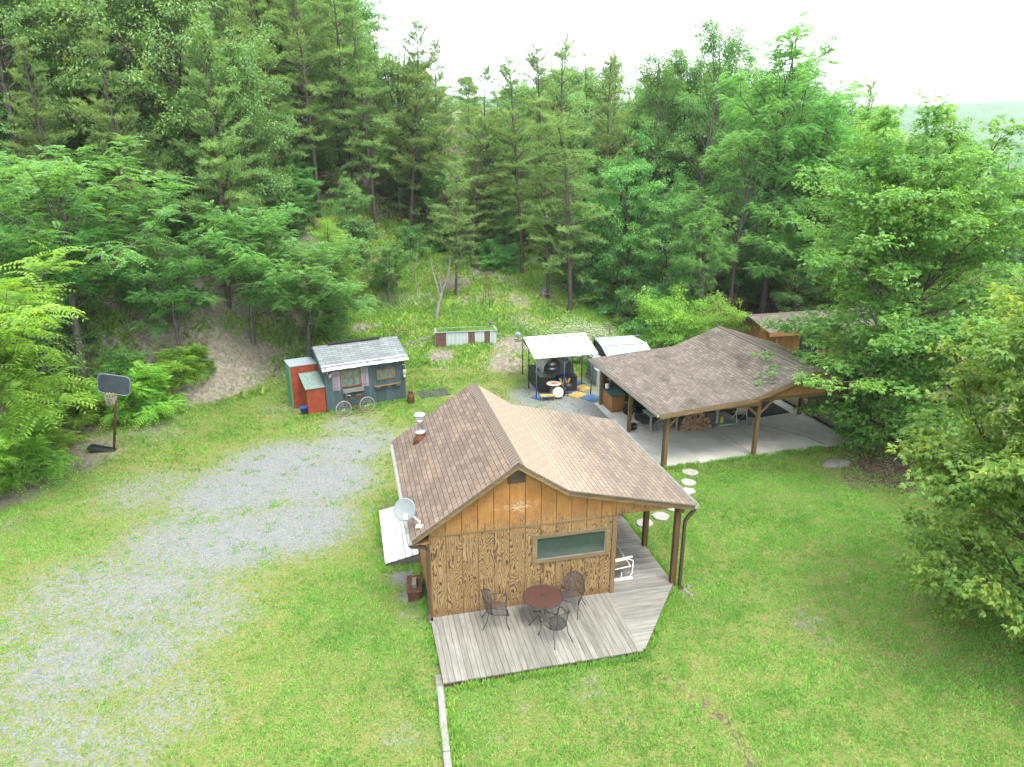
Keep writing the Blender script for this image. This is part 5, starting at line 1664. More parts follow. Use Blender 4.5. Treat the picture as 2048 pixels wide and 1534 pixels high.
plant('lowmaple', 'maple_tree', 14.6, 26.0, 4.9, "small low maple hiding the carport's front right post", rz=.7)
for px, py, Y, h, lb in ((600, 440, 47, 4.5, "leafy young tree over the bare patch between the pine boles"), (575, 470, 45, 3.6, "leafy young tree just right of the broad locust's top"), (560, 420, 50, 5.0, "leafy young tree deep between the tall straight pines")):
    q = at_y(px, py, Y); plant('broadA', 'broadleaf_tree', q[0], Y, h, lb, wscale=1.25)
for px, py, Y, h, lb in ((310, 800, 30.6, 1.5, "small feathery shoot at the foot of the bare bank"), (355, 750, 32, 1.8, "feathery shoot halfway along the bare bank")):
    q = at_y(px, py, Y); plant('sumacB', 'sumac_bush', q[0], Y, h, lb, "bush")
# trees closing the head of the meadow
for k, px, py, Y, lb, ws in (('broadA', 955, 330, 50.5, "leafy green tree closing the meadow's head, left of the bare pine bole", .85), ('broadA', 1010, 390, 50, "leafy green tree right behind the bare pine bole", .85), ('oakB', 890, 300, 53, "dark oak behind the small round-topped pine", .9),
                             ('pineA', 1060, 260, 54, "pine filling the gap behind the meadow's head", 1.0), ('broadA', 1110, 360, 51, "leafy tree behind the small ragged pine", .9), ('lime', 1075, 430, 49.5, "young yellow-green tree behind the uprooted stump", .9),
                             ('oakB', 975, 200, 57, "dark oak high behind the meadow's head", 1.0), ('broadA', 1040, 180, 60, "tall leafy tree behind the meadow's pines", .9), ('broadA', 830, 250, 56, "leafy tree under the broad dark skyline pine", .9),
                             ('broadA', 1170, 300, 52, "leafy tree behind the dark-stemmed pine", .9), ('bushA', 985, 470, 48, "rounded bush at the meadow's head", 1.1), ('bushA', 1015, 485, 47.6, "rounded bush at the foot of the bare pine bole", 1.1),
                             ('broadA', 1700, 470, 46, "leafy tree filling the gap behind the side deck", 1.0), ('oakB', 1610, 480, 45, "dark leafy tree right behind the wooden house", 1.0), ('broadA', 1800, 450, 43, "leafy tree just behind the big maple", 1.0), ('lime', 1890, 330, 41, "yellow-green tree right behind the big maple's top", .9)):
    x, y, h = top_h(px, py, Y); plant(k, 'bush' if k == 'bushA' else {'oakB': 'oak_tree', 'pineA': 'pine_tree', 'lime': 'lime_tree'}.get(k, 'broadleaf_tree'), x, y, max(h, 1.5), lb, "bush" if k == 'bushA' else "tree", wscale=ws)

# understory
US = [('bushC', 690, 430, 46), ('bushC', 760, 520, 45), ('bushA', 560, 480, 40), ('bushA', 250, 560, 35), ('bushA', 400, 600, 35.5), ('bushC', 150, 620, 31), ('bushA', 230, 690, 30.2), ('bushA', 410, 740, 33), ('bushA', 300, 760, 31), ('bushB', 690, 520, 43),
      ('bushC', 960, 440, 51), ('bushC', 1010, 470, 51), ('bushC', 880, 430, 52), ('bushC', 1090, 480, 50), ('bushC', 1200, 520, 47), ('bushC', 1280, 560, 44), ('bushA', 820, 440, 50), ('bushC', 1130, 500, 48),
      ('bushA', 640, 560, 39.5), ('bushA', 40, 780, 27), ('bushA', 100, 800, 27.4), ('bushC', 60, 640, 28), ('bushC', 20, 500, 30), ('bushA', 1330, 560, 42), ('bushC', 450, 470, 41), ('bushC', 350, 420, 41), ('bushC', 560, 400, 45), ('bushC', 620, 380, 50)]
WH = ["dark bush at the foot of the oak left of the meadow", "dark bush behind the small thin-stemmed locust", "bush under the broad blue-green locust", "bush on the bank behind the sumac", "bush on the bank between two locusts",
      "dark bush above the sumac", "small bush beside the basketball backboard", "small bush on the bare bank left of the shed", "small bush at the foot of the bank behind the hoop", "yellow-green bush left of the pale weeds",
      "dark bush under the meadow-head pines, second from their left", "dark bush left of the long bare pine bole", "dark bush under the small round-topped pine", "dark bush behind the uprooted stump", "dark bush under the low dark green tree",
      "dark bush right of the meadow under the round tree", "bush at the upper left of the meadow", "dark bush beside the dark-stemmed pine", "bush at the left end of the meadow", "low bush left of the hoop base", "low bush nearest the hoop's left",
      "dark bush under the tall left-edge locust", "dark bush at the left edge of the bank", "bush touching the bright green willow-leaved bush", "dark bush under the layered pine", "dark bush in the wood above the bank", "dark bush between the pine boles", "dark bush deep between the tall pines"]
for (k, px, py, Y), lb in zip(US, WH):
    x, y, h = top_h(px, py, Y); h = max(1.0, min(h, 4.5))
    plant(k, 'bush', x, y, h, lb, "bush")


def undergrowth():
    """leafy young growth closing the edge of the wood"""
    r = random.Random(12); n = 0; tries = 0
    keys = ['bushA', 'bushC', 'bushA', 'locB', 'lime', 'broadA']; sizes = {'bushA': (1.8, 3.8), 'bushC': (1.8, 3.6), 'locB': (3, 5.5), 'lime': (3.5, 6), 'broadA': (4, 7.5)}
    names = {'bushA': 'bush', 'bushC': 'bush', 'locB': 'locust_tree', 'lime': 'lime_tree', 'broadA': 'broadleaf_tree'}
    labs = {'bushA': "leafy green bush in the crowded undergrowth of the wood's edge", 'bushC': "leafy green bush in the crowded undergrowth of the wood's edge", 'locB': "young feathery locust in the crowded undergrowth of the wood", 'lime': "young yellow-green tree in the crowded undergrowth of the wood",
            'broadA': "young broadleaf tree in the crowded undergrowth of the wood"}
    pts = []
    while n < 105 and tries < 6000:
        tries += 1
        x, y = r.uniform(-42, 26), r.uniform(30, 72)
        d = float(toe_dist(np.array([x]), np.array([y]))[0])
        ok = (8 < d < 30) if y < 50 else (d > 1.5 or (x > -4 and y > 51))
        if x > 7: ok = 46 < y < 62
        if x < -14 and y < 40: ok = ok and d > 9
        if not ok or any((x - a) ** 2 + (y - b) ** 2 < 5 for a, b in pts): continue
        if y > 56 and r.random() < .45: continue
        if crest(x, y) < 8: continue
        k = keys[r.randrange(len(keys))]; pts.append((x, y)); n += 1
        plant(k, names[k], x, y, r.uniform(*sizes[k]), zoned(labs[k].split(" in the crowded")[0] + " in the undergrowth,", x, y).replace(", front", " front").replace(", in the", "").replace("undergrowth, ", "undergrowth, "), "bush" if names[k] == 'bush' else "tree", rz=r.uniform(0, 6.28), wscale=r.uniform(.9, 1.25), group="crowded undergrowth of the wood's edge")


undergrowth()

# ================================================================== OBJECTS
def fr(o, a, u, v):
    return (o[0] + u * math.cos(a) - v * math.sin(a), o[1] + u * math.sin(a) + v * math.cos(a))


def cab(u, v): return fr(CAB_O, CAB_A, u, v)
def cpt(u, v): return fr(CP_O, CP_A, u, v)
def shd(u, v): return fr(SH_O, SH_A, u, v)


DZ = .152
# --- patio table and chairs
x, y = cab(2.72, -.76)
tb = thing("patio_table", "round patio table with brown tinted glass top on the deck", "table", (x, y, DZ), CAB_A)
mb = MB(); mb.lathe((0, 0, .70), [(.49, 0), (.49, .01)], 40); mb.build("top", MT['tint'], tb)
mb = MB(); mb.tube([(.5 * math.cos(t), .5 * math.sin(t), .705) for t in np.linspace(0, 2 * math.pi, 37)[:-1]], .013, 6, closed=True)
for k in range(4):
    a = k * math.pi / 2 + .5; mb.tube([(0, 0, .69), (.49 * math.cos(a), .49 * math.sin(a), .695)], .007, 5)
mb.lathe((0, 0, .62), [(.05, 0), (.05, .12)], 14)
mb.build("rim", MT['black_iron'], tb)
for k in range(4):
    a = k * math.pi / 2 + .3; c, s = math.cos(a), math.sin(a)
    mb = MB(); mb.tube([(.3 * c, .3 * s, .69), (.12 * c, .12 * s, .5), (.05 * c, .05 * s, .36), (.12 * c, .12 * s, .2), (.36 * c, .36 * s, .04), (.4 * c, .4 * s, .012)], .011, 6)
    mb.lathe((.4 * c, .4 * s, 0), [(.022, 0), (.022, .014)], 8); mb.build("leg", MT['black_iron'], tb)


def wire_chair(u, v, ang, label):
    """barrel-backed mesh chair; faces +y in its own frame"""
    x, y = cab(u, v)
    t = thing("patio_chair", label, "chair", (x, y, DZ), CAB_A + ang, "mesh patio chairs around the glass table")
    mb = MB(); n = 20; top = lambda a: .52 + .33 * max(0, math.cos(a)) ** .8 + .1     # a = 0 behind
    rows = 5
    for k in range(n):
        a0, a1 = -1.75 + 3.5 * k / n, -1.75 + 3.5 * (k + 1) / n
        def P(a, f):
            z = .44 + (top(a) - .44) * f; r = .25 + .05 * f + .02 * math.cos(a)
            return (math.sin(a) * r, -math.cos(a) * r - .05 * f * math.cos(a), z)
        if abs((a0 + a1) / 2) < 1.15:
            for f in range(rows):
                mb.face([P(a0, f / rows), P(a1, f / rows), P(a1, (f + 1) / rows), P(a0, (f + 1) / rows)],
                        [(a0 * .27, f * .09), (a1 * .27, f * .09), (a1 * .27, f * .09 + .09), (a0 * .27, f * .09 + .09)])
    mb.build("backrest", MT['mesh_wire'], t)
    mb = MB()
    for k in range(10):
        for j in range(10):
            x0, x1, y0, y1 = -.25 + k * .05, -.2 + k * .05, -.25 + j * .05, -.2 + j * .05
            if math.hypot((x0 + x1) / 2, min(0, (y0 + y1) / 2)) > .27: continue
            zf = lambda X, Y: .43 - .02 * math.cos(X * 5) * math.cos(Y * 5)
            mb.face([(x0, y0, zf(x0, y0)), (x1, y0, zf(x1, y0)), (x1, y1, zf(x1, y1)), (x0, y1, zf(x0, y1))], [(x0, y0), (x1, y0), (x1, y1), (x0, y1)])
    mb.build("seat", MT['mesh_wire'], t)
    mb = MB()
    mb.tube([(math.sin(a) * .31, -math.cos(a) * .31 - .05 * math.cos(a), top(a)) for a in np.linspace(-1.15, 1.15, 15)], .011, 6)
    mb.tube([(-.25, .25, .425), (.25, .25, .425), (.26, -.02, .435), (.2, -.2, .435), (0, -.27, .435), (-.2, -.2, .435), (-.26, -.02, .435)], .009, 6, closed=True)
    for a in (-1.1, -.55, 0, .55, 1.1):
        mb.tube([(math.sin(a) * .26, -math.cos(a) * .27, .44), (math.sin(a) * .31, -math.cos(a) * .31 - .05 * math.cos(a), top(a))], .006, 5)
    mb.build("frame", MT['black_iron'], t)
    for s in (-1, 1):
        mb = MB(); mb.tube([(s * .285, -.14, .66), (s * .32, .0, .66), (s * .32, .2, .655), (s * .3, .27, .6), (s * .28, .27, .43)], .011, 6); mb.build("armrest", MT['black_iron'], t)
        mb = MB(); mb.tube([(s * .27, .26, .6), (s * .26, .25, .42), (s * .25, .24, .2), (s * .28, .32, .012)], .011, 6); mb.build("leg", MT['black_iron'], t)
        mb = MB(); mb.tube([(s * .2, -.2, .44), (s * .21, -.24, .22), (s * .27, -.36, .012)], .011, 6); mb.build("leg", MT['black_iron'], t)
    return t


wire_chair(1.55, -.62, -1.75, "mesh patio chair left of the glass table, facing it")
wire_chair(3.55, -.55, 2.5, "mesh patio chair right of the glass table, by the cabin wall")
wire_chair(2.83, -1.5, .35, "mesh patio chair on the near side of the glass table, its back to the lawn")

# --- porch glider
x, y = cab(5.3, .42)
gl = thing("porch_glider", "white-framed glider bench with flowered cloth seat on the side porch", "bench", (x, y, DZ), CAB_A)
for k, v in enumerate((0.0, 1.35)):
    mb = MB()
    mb.bar((-.38, v, .03), (.34, v, .03), .05, .035)
    mb.tube([(-.33, v, .05), (-.3, v, .3), (-.24, v, .62), (.2, v, .66), (.33, v, .58), (.32, v, .2), (.26, v, .08), (-.33, v, .05)], .018, 8)
    mb.bar((-.36, v, .66), (.3, v, .72), .06, .022); mb.bar((0, v, .05), (.0, v, .25), .02, .02, (0, 1, 0))
    mb.build("side_frame", MT['white'], gl)
mb = MB()
mb.tube([(-.28, 0, .36), (-.28, 1.35, .36)], .016, 6); mb.tube([(.26, 0, .42), (.26, 1.35, .42)], .016, 6); mb.tube([(-.42, 0, .92), (-.42, 1.35, .92)], .016, 6)
for v in (0, 1.35): mb.tube([(-.25, v, .38), (-.42, v, .92)], .016, 6); mb.tube([(-.28, v, .36), (.26, v, .42)], .016, 6)
mb.build("seat_frame", MT['white'], gl)
def sling(m, a, b, v0, v1, sag):
    for i in range(8):
        f0, f1 = i / 8, (i + 1) / 8
        p = lambda f, v: (a[0] + (b[0] - a[0]) * f, v, a[1] + (b[1] - a[1]) * f - sag * math.sin(math.pi * f))
        m.hexa([tuple(np.subtract(q, (0, 0, .008))) for q in (p(f0, v0), p(f1, v0), p(f1, v1), p(f0, v1))] + [p(f0, v0), p(f1, v0), p(f1, v1), p(f0, v1)])


mb = MB(); sling(mb, (-.28, .37), (.26, .43), .03, 1.32, .05); mb.build("seat", MT['cloth'], gl)
mb = MB(); sling(mb, (-.26, .4), (-.42, .92), .03, 1.32, .0); mb.build("backrest", MT['cloth'], gl)

# --- satellite dish
fx = at_z(838, 1053, 2.78)
dsh = thing("satellite_dish", "pale grey satellite dish on the cabin's left eave", "satellite dish", tuple(fx), 0)
cdir = Vector((-.25, -.85, .46)).normalized()
dc = Vector(at_y(810, 1019, fx[1] + .18)) - Vector(fx)
mb = MB()
prof = [(.005, -.028), (.09, -.024), (.18, -.01), (.255, .012), (.285, .024), (.285, .034), (.25, .024), (.17, .0), (.08, -.012), (.005, -.016)]
mb.lathe(dc, prof, 32, cdir); mb.build("reflector", MT['dish'], dsh)
lnb = dc + cdir * .26 + Vector((.12, -.05, -.16))
mb = MB(); mb.bar(dc - cdir * .02 + Vector((.1, 0, -.2)), lnb, .03, .03); mb.build("feed_arm", MT['dish'], dsh)
mb = MB(); mb.hexa([lnb + Vector(q) for q in ((-.05, -.03, -.06), (.05, -.03, -.06), (.05, .03, -.06), (-.05, .03, -.06), (-.05, -.03, .06), (.05, -.03, .06), (.05, .03, .06), (-.05, .03, .06))])
mb.build("receiver", MT['white'], dsh)
mb = MB(); mb.tube([dc - cdir * .05, dc - cdir * .16 + Vector((.05, 0, -.12)), (.02, .03, .12), (0, 0, .02)], .022, 8); mb.box(-.07, -.06, -.01, .07, .06, .02)
mb.bar((.0, 0, .02), (.13, .02, .02), .03, .02); mb.build("mount", MT['white'], dsh)

# --- things along the cabin's left wall
x, y = cab(0, 0)
cd = thing("metal_hatch", "white ribbed sheet-metal hatch lying against the cabin's left wall", "hatch", (x, y, 0), CAB_A)
mb = MB(); nr = 5
for k in range(40):
    f0, f1 = k / 40, (k + 1) / 40
    u0, u1 = -1.03 + .98 * f0, -1.03 + .98 * f1
    rib = lambda f: .025 if (f * 5) % 1 < .12 else 0
    z0, z1 = .16 + .2 * f0 + rib(f0), .16 + .2 * f1 + rib(f1)
    mb.hexa([(u0, 2.72, z0 - .012), (u1, 2.72, z1 - .012), (u1, 5.9, z1 - .012), (u0, 5.9, z0 - .012), (u0, 2.72, z0), (u1, 2.72, z1), (u1, 5.9, z1), (u0, 5.9, z0)])
mb.build("lid", MT['white_metal'], cd)
mb = MB(); mb.prism([(-.98, 2.78), (-.02, 2.78), (-.02, 5.84), (-.98, 5.84)], -.05, lambda a, b: .14 + .2 * (a + 1) / .98); mb.build("curb", MT['greywood'], cd)

p = at_z(829, 1188)
sb = thing("fire_box", "small brown steel box with a cut block on its lid, by the cabin's left wall", "box", (p[0], p[1], 0), CAB_A * .6)
mb = MB(); mb.box(-.17, -.36, .03, .17, .36, .3); mb.box(-.2, -.4, .3, .2, .4, .335); mb.box(-.17, -.36, -.03, -.12, -.3, .03); mb.box(.12, -.36, -.03, .17, -.3, .03); mb.build("body", MT['rust'], sb)
mb = MB(); mb.hexa([(-.06, -.2, .337), (.07, -.2, .337), (.08, .16, .337), (-.05, .16, .337), (-.05, -.2, .42), (.06, -.19, .43), (.07, .15, .44), (-.04, .16, .42)]); mb.build("handle_block", MT['greywood'], sb)
p = at_z(863, 1248)
mb = MB(); mb.prism([(-.06, -.1), (.06, -.1), (.06, .1), (-.06, .1)], -.03, .14); mb.box(-.045, -.08, .14, .045, .08, .15)
tag(mb.build("drain_block", MT['galv'], None, (p[0], p[1], 0), CAB_A), "small grey block at the deck's back left corner", "block")

# --- landscape timbers from the deck towards the camera
T0, T1, T2 = at_z(876, 1348, .1), at_z(880, 1372, .1), at_z(893, 1502, .1)
def timber(a, b, w, h, label, mat):
    a = Vector(a); b = Vector(b); d = (b - a); L = d.length; rz = math.atan2(d.y, d.x) - math.pi / 2
    m = MB(); c = .02
    pr = [(-w / 2, -.06), (w / 2, -.06), (w / 2, h - c), (w / 2 - c, h), (-w / 2 + c, h), (-w / 2, h - c)]
    i = len(m.v); n = len(pr); segs = 5
    for k in range(segs + 1):
        for (q, z) in pr: m.v.append((q + .006 * math.sin(k * 2.1), L * k / segs, z + .004 * math.cos(k * 3)))
    for k in range(segs):
        for j in range(n):
            j2 = (j + 1) % n; m.f.append([i + k * n + j, i + k * n + j2, i + (k + 1) * n + j2, i + (k + 1) * n + j]); m.uv.append([(0, 0)] * 4); m.sm.append(False); m.mi.append(0)
    m.f.append([i + j for j in range(n)]); m.uv.append([(0, 0)] * n); m.sm.append(False); m.mi.append(0)
    m.f.append([i + segs * n + j for j in range(n)][::-1]); m.uv.append([(0, 0)] * n); m.sm.append(False); m.mi.append(0)
    return tag(m.build("landscape_timber", mat, None, (a.x, a.y, 0), rz), label, "timber", "timbers edging the gravel")


timber(T1 + (T0 - T1) * .0, T0, .17, .09, "short dark end block of the timber edging beside the deck corner", MT['greywood'])
timber(T2, T1 + (T2 - T1) * .01, .15, .11, "long pale timber beginning beside the deck corner", MT['timber'])
timber(T2 + (T2 - T1) * .9, T2 - (T1 - T2) * .012, .15, .11, "pale timber running out of the bottom of the picture", MT['timber'])

# --- stepping stones
STN = [(1380, 946, "stepping stone nearest the carport post"), (1377, 966, "second stepping stone from the carport post"), (1375, 984, "stepping stone just behind the porch roof corner"),
       (1345, 1016, "stepping stone between the two nearest porch posts"), (1321, 1034, "largest stepping stone, seen between the porch posts"), (1290, 1048, "stepping stone closest to the porch, partly behind a post")]
for k, (px, py, lb) in enumerate(STN):
    p = at_z(px, py); r = random.Random(k); m = MB()
    poly = [((.27 + r.uniform(-.04, .04)) * math.cos(t) * 1.05, (.27 + r.uniform(-.04, .04)) * math.sin(t)) for t in np.linspace(0, 2 * math.pi, 15)[:-1]]
    m.prism(poly, -.02, .045)
    tag(m.build("stepping_stone", MT['stone'], None, (p[0], p[1], 0), r.uniform(0, 3)), "pale " + lb, "stepping stone", "stepping stones from the carport to the porch")

# --- basketball hoop
p = at_z(228, 902)
hp = thing("basketball_hoop", "free-standing basketball hoop with dark backboard under the sumac", "basketball hoop", (p[0], p[1], 0), .12)
bz = at_y(231, 764, p[1])[2]
hp.rotation_euler = (0, math.atan2(at_y(231, 764, p[1])[0] - p[0], bz), .12)
mb = MB(); mb.tube([(0, 0, -.02), (0, 0, bz + .1)], .045, 10); mb.build("pole", MT['rust'], hp)
mb = MB()
n_ = 24; W_, H_ = .6, .4
pts = []
for t in np.linspace(0, 2 * math.pi, 33)[:-1]:
    c, s = math.cos(t), math.sin(t); pts.append((W_ * math.copysign(abs(c) ** .35, c), H_ * math.copysign(abs(s) ** .35, s)))
i = len(mb.v); N_ = len(pts)
mb.v += [(a, -.22, bz + b) for a, b in pts] + [(a, -.17, bz + b) for a, b in pts]
mb.f.append([i + k for k in range(N_)]); mb.uv.append([(0, 0)] * N_); mb.sm.append(False); mb.mi.append(0)
mb.f.append([i + N_ + k for k in range(N_)][::-1]); mb.uv.append([(0, 0)] * N_); mb.sm.append(False); mb.mi.append(0)
for k in range(N_):
    k2 = (k + 1) % N_; mb.f.append([i + k2, i + k, i + N_ + k, i + N_ + k2]); mb.uv.append([(0, 0)] * 4); mb.sm.append(False); mb.mi.append(0)
bb = mb.build("backboard", simple('slate_backboard', (.075, .095, .125), .45, .4), hp)
mb = MB(); mb.tube([(a * .97, -.225, bz + b * .96) for a, b in pts], .012, 6, closed=True); mb.build("border", MT['greytable'], bb)
mb = MB(); mb.tube([(.0, 0, bz + .05), (0, -.18, bz + .1)], .03, 6); mb.tube([(.0, 0, bz - .35), (0, -.18, bz - .2)], .03, 6); mb.build("bracket", MT['black'], hp)
rc = (0, -.5, bz - .3)
mb = MB(); mb.tube([(rc[0] + .23 * math.cos(t), rc[1] + .23 * math.sin(t), rc[2]) for t in np.linspace(0, 2 * math.pi, 25)[:-1]], .011, 6, closed=True); mb.tube([(-.08, -.22, rc[2]), (0, -.28, rc[2]), (.08, -.22, rc[2])], .011, 6)
rim = mb.build("rim", MT['rust'], hp)
mb = MB()
for k in range(12):
    a = k * math.pi / 6
    for sg in (1, -1):
        mb.tube([(rc[0] + (.23 - .1 * f) * math.cos(a + sg * f * .8), rc[1] + (.23 - .1 * f) * math.sin(a + sg * f * .8), rc[2] - .46 * f) for f in np.linspace(0, 1, 5)], .012, 4)
mb.build("net", MT['net'], rim)
mb = MB()
mb.hexa([(-.95, -.2, .0), (.06, -.13, .0), (.06, .13, .0), (-.95, .2, .0), (-.9, -.16, .13), (.04, -.1, .1), (.04, .1, .1), (-.9, .16, .13)])
mb.box(-.8, -.03, .13, -.1, .03, .16)
mb.build("base", MT['black'], hp)

# --- bicycle leaning on the shed
w1 = at_z(540 + 765 / 5.12, 640 + 990 / 5.12); w2 = at_z(540 + 1005 / 5.12, 640 + 943 / 5.12)
bd = math.atan2(w2[1] - w1[1], w2[0] - w1[0]); WB = float(np.hypot(w2[0] - w1[0], w2[1] - w1[1])); RW = .34
bk = thing("bicycle", "old rusty bicycle with grey-white tyres leaning on the shed", "bicycle", (w1[0], w1[1], 0), bd)
bk.rotation_euler = (math.radians(-8), 0, bd)
for c in (0, WB):
    mb = MB(); mb.tube([(c + RW * math.cos(t), 0, RW + .02 + RW * math.sin(t)) for t in np.linspace(0, 2 * math.pi, 33)[:-1]], .024, 8, closed=True)
    wh = mb.build("wheel", MT['tyre_w'], bk)
    mb = MB(); mb.tube([(c + (RW - .035) * math.cos(t), 0, RW + .02 + (RW - .035) * math.sin(t)) for t in np.linspace(0, 2 * math.pi, 33)[:-1]], .013, 6, closed=True)
    mb.build("wheel_rim", MT['rust'], wh)
    mb = MB()
    for k in range(18):
        t = k * math.pi / 9; mb.tube([(c, .02 * (-1) ** k, RW + .02), (c + (RW - .04) * math.cos(t), 0, RW + .02 + (RW - .04) * math.sin(t))], .0035, 4)
    mb.lathe((c, -.04, RW + .02), [(.02, 0), (.02, .08)], 8, (0, 1, 0)); mb.build("spoke", MT['galv'], wh)
    wh.children[-1]["kind"] = "thing"
cr = (WB * .56, 0, RW - .02); st = (WB * .68, 0, .83); hd = (.17, 0, .8); hb = (.14, 0, .62)
mb = MB()
for a, b in ((cr, st), (hd, (WB * .66, 0, .76)), (hb, cr), (cr, (WB, 0, RW + .02)), ((WB * .66, 0, .74), (WB, 0, RW + .02)), (hd, hb), (hb, (0, 0, RW + .02)), (hd, (.19, 0, .92))):
    mb.tube([a, b], .014, 7)
mb.build("frame", MT['rust'], bk)
mb = MB(); mb.tube([(.34, .24, .92), (.26, .22, .98), (.19, 0, .94), (.26, -.22, .98), (.34, -.24, .92)], .012, 6); mb.build("handlebar", MT['galv'], bk)
mb = MB(); mb.hexa([(WB * .68 - .13, -.02, .84), (WB * .68 + .13, -.08, .84), (WB * .68 + .13, .08, .84), (WB * .68 - .13, .02, .84), (WB * .68 - .12, -.02, .89), (WB * .68 + .12, -.07, .91), (WB * .68 + .12, .07, .91), (WB * .68 - .12, .02, .89)]); mb.build("saddle", MT['rust'], bk)
mb = MB(); mb.lathe((cr[0], -.03, cr[2]), [(.08, 0), (.08, .012)], 14, (0, 1, 0)); mb.bar(cr, (cr[0] + .12, -.06, cr[2] - .1), .015, .015); mb.bar((cr[0] + .08, -.1, cr[2] - .12), (cr[0] + .18, -.1, cr[2] - .1), .05, .02); mb.build("crank", MT['rust'], bk)

# --- milk can, dark mat, blue pail
p = at_z(822, 806)
mc = thing("milk_can", "rusty brown milk can at the shed's right corner", "milk can", (p[0], p[1], 0))
mb = MB(); mb.lathe((0, 0, -.02), [(.15, 0), (.165, .03), (.165, .38), (.15, .44), (.095, .5), (.09, .58), (.115, .6)], 20); mb.build("body", MT['rust'], mc)
mb = MB(); mb.lathe((0, 0, .585), [(.125, 0), (.13, .03), (.05, .05)], 20); mb.build("lid", MT['rust'], mc)
for s in (-1, 1):
    mb = MB(); mb.tube([(s * .13, 0, .42), (s * .19, 0, .45), (s * .17, 0, .53), (s * .09, 0, .54)], .01, 6); mb.build("handle", MT['rust'], mc)
p = at_z(867, 787); mb = MB()
for k in range(9): mb.box(-.72, -.5 + k * .112, -.02, .72 - .02 * (k % 3), -.395 + k * .112, .045)
tag(mb.build("board_mat", simple('black_boards', (.09, .09, .1), .9, .2, vary=.4), None, (p[0], p[1], 0), .35), "dark board mat lying in the grass right of the milk can", "mat")
p = shd(-.98, .25); mb = MB(); mb.lathe((0, 0, 0), [(.13, 0), (.17, .26), (.185, .27), (.17, .28)], 16)
pl_ = thing("blue_pail", "bright blue pail tucked between the two red lockers", "pail", (p[0], p[1], .1)); mb.build("body", MT['blue'], pl_)
mb = MB(); mb.tube([(.18, 0, .26), (.12, .12, .2), (0, .17, .18), (-.12, .12, .2), (-.18, 0, .26)], .006, 5); mb.build("handle", MT['galv'], pl_)

# --- planter
PL = at_y(872, 688, 38.0); PR = at_y(993, 679, 38.5)
pa = math.atan2(PR[1] - PL[1], PR[0] - PL[0]); pw = float(np.hypot(PR[0] - PL[0], PR[1] - PL[1]))
pz = float(min(terrain(PL[0], PL[1]), terrain(PR[0], PR[1]), PL[2]))
pt = thing("raised_planter", "long raised bed walled with rusty white corrugated metal", "planter", (PL[0], PL[1], PL[2]), pa)
rs = streak_metal('rusty_white_corrugate', (.42, .47, .47), (.34, .36, .35), .5, .1)
ru = simple('brown_rusted_sheet', (.2, .1, .08), .8, .3, vary=.35)
def corrug(a, b, z0, z1, n, mats):
    a = Vector((*a, 0)); b = Vector((*b, 0)); d = (b - a); nrm = Vector((d.y, -d.x, 0)).normalized(); m = MB()
    for k in range(n):
        f0, f1 = k / n, (k + 1) / n; o0 = (.018 if k % 4 in (1, 2) else 0); o1 = (.018 if (k + 1) % 4 in (1, 2) else 0)
        p0 = a + d * f0 + nrm * o0; p1 = a + d * f1 + nrm * o1; m.cur = mats(f0)
        m.hexa([(p0.x, p0.y, z0), (p1.x, p1.y, z0), (p1.x - nrm.x * .01, p1.y - nrm.y * .01, z0), (p0.x - nrm.x * .01, p0.y - nrm.y * .01, z0),
                (p0.x, p0.y, z1), (p1.x, p1.y, z1), (p1.x - nrm.x * .01, p1.y - nrm.y * .01, z1), (p0.x - nrm.x * .01, p0.y - nrm.y * .01, z1)])
    return m
corrug((0, 0), (pw, 0), -.2, .62, 64, lambda f: 1 if (f < .17 or .52 < f < .64 or .79 < f < .89) else 0).build("front_panel", [rs, ru], pt)
corrug((0, .95), (0, 0), -.1, .62, 18, lambda f: 0).build("end_panel", [rs, ru], pt)
corrug((pw, 0), (pw, .95), -.1, .62, 18, lambda f: 0).build("end_panel", [rs, ru], pt)
mb = MB(); mb.box(-.04, -.05, .62, pw + .04, .06, .665); mb.box(-.04, .9, .62, pw + .04, 1.0, .665); mb.box(-.04, .06, .62, .06, .9, .665); mb.box(pw - .06, .06, .62, pw + .04, .9, .665)
mb.build("rim", MT['timber'], pt)
mb = MB(); mb.box(.02, .02, .4, pw - .02, .93, .56); mb.build("soil", MT['logs'], pt)
m_ = 2600; xx = rng.uniform(.08, pw - .08, m_); yy_ = rng.uniform(.08, .88, m_); hh = rng.uniform(.08, .22, m_); aa = rng.uniform(0, 6.28, m_); ll = rng.uniform(0, 6.28, m_)
Bv = np.stack([xx, yy_, np.full(m_, .55)], 1); Sv = np.stack([np.cos(aa), np.sin(aa), aa * 0], 1) * .02
Tv = Bv + np.stack([np.cos(ll) * hh * .6, np.sin(ll) * hh * .6, hh], 1)
o = mesh_np("grass", np.stack([Bv - Sv, Bv + Sv, Tv], 1).reshape(-1, 3), np.arange(m_ * 3).reshape(-1, 3), MT['grass'], pt); o["kind"] = "stuff"
p = at_y(980, 665, 39.2)
mb = MB(); mb.lathe((0, 0, 0), [(.06, 0), (.1, .06), (.05, .12), (.09, .2), (.12, .26), (.04, .32)], 10); mb.lathe((.05, 0, .3), [(.03, 0), (.09, .05), (.02, .12)], 8)
tag(mb.build("garden_figure", MT['rock'], None, (PR[0] - .35, PR[1] + .75, PL[2] + .66)), "small grey stone figure on the planter's back right corner", "figure")

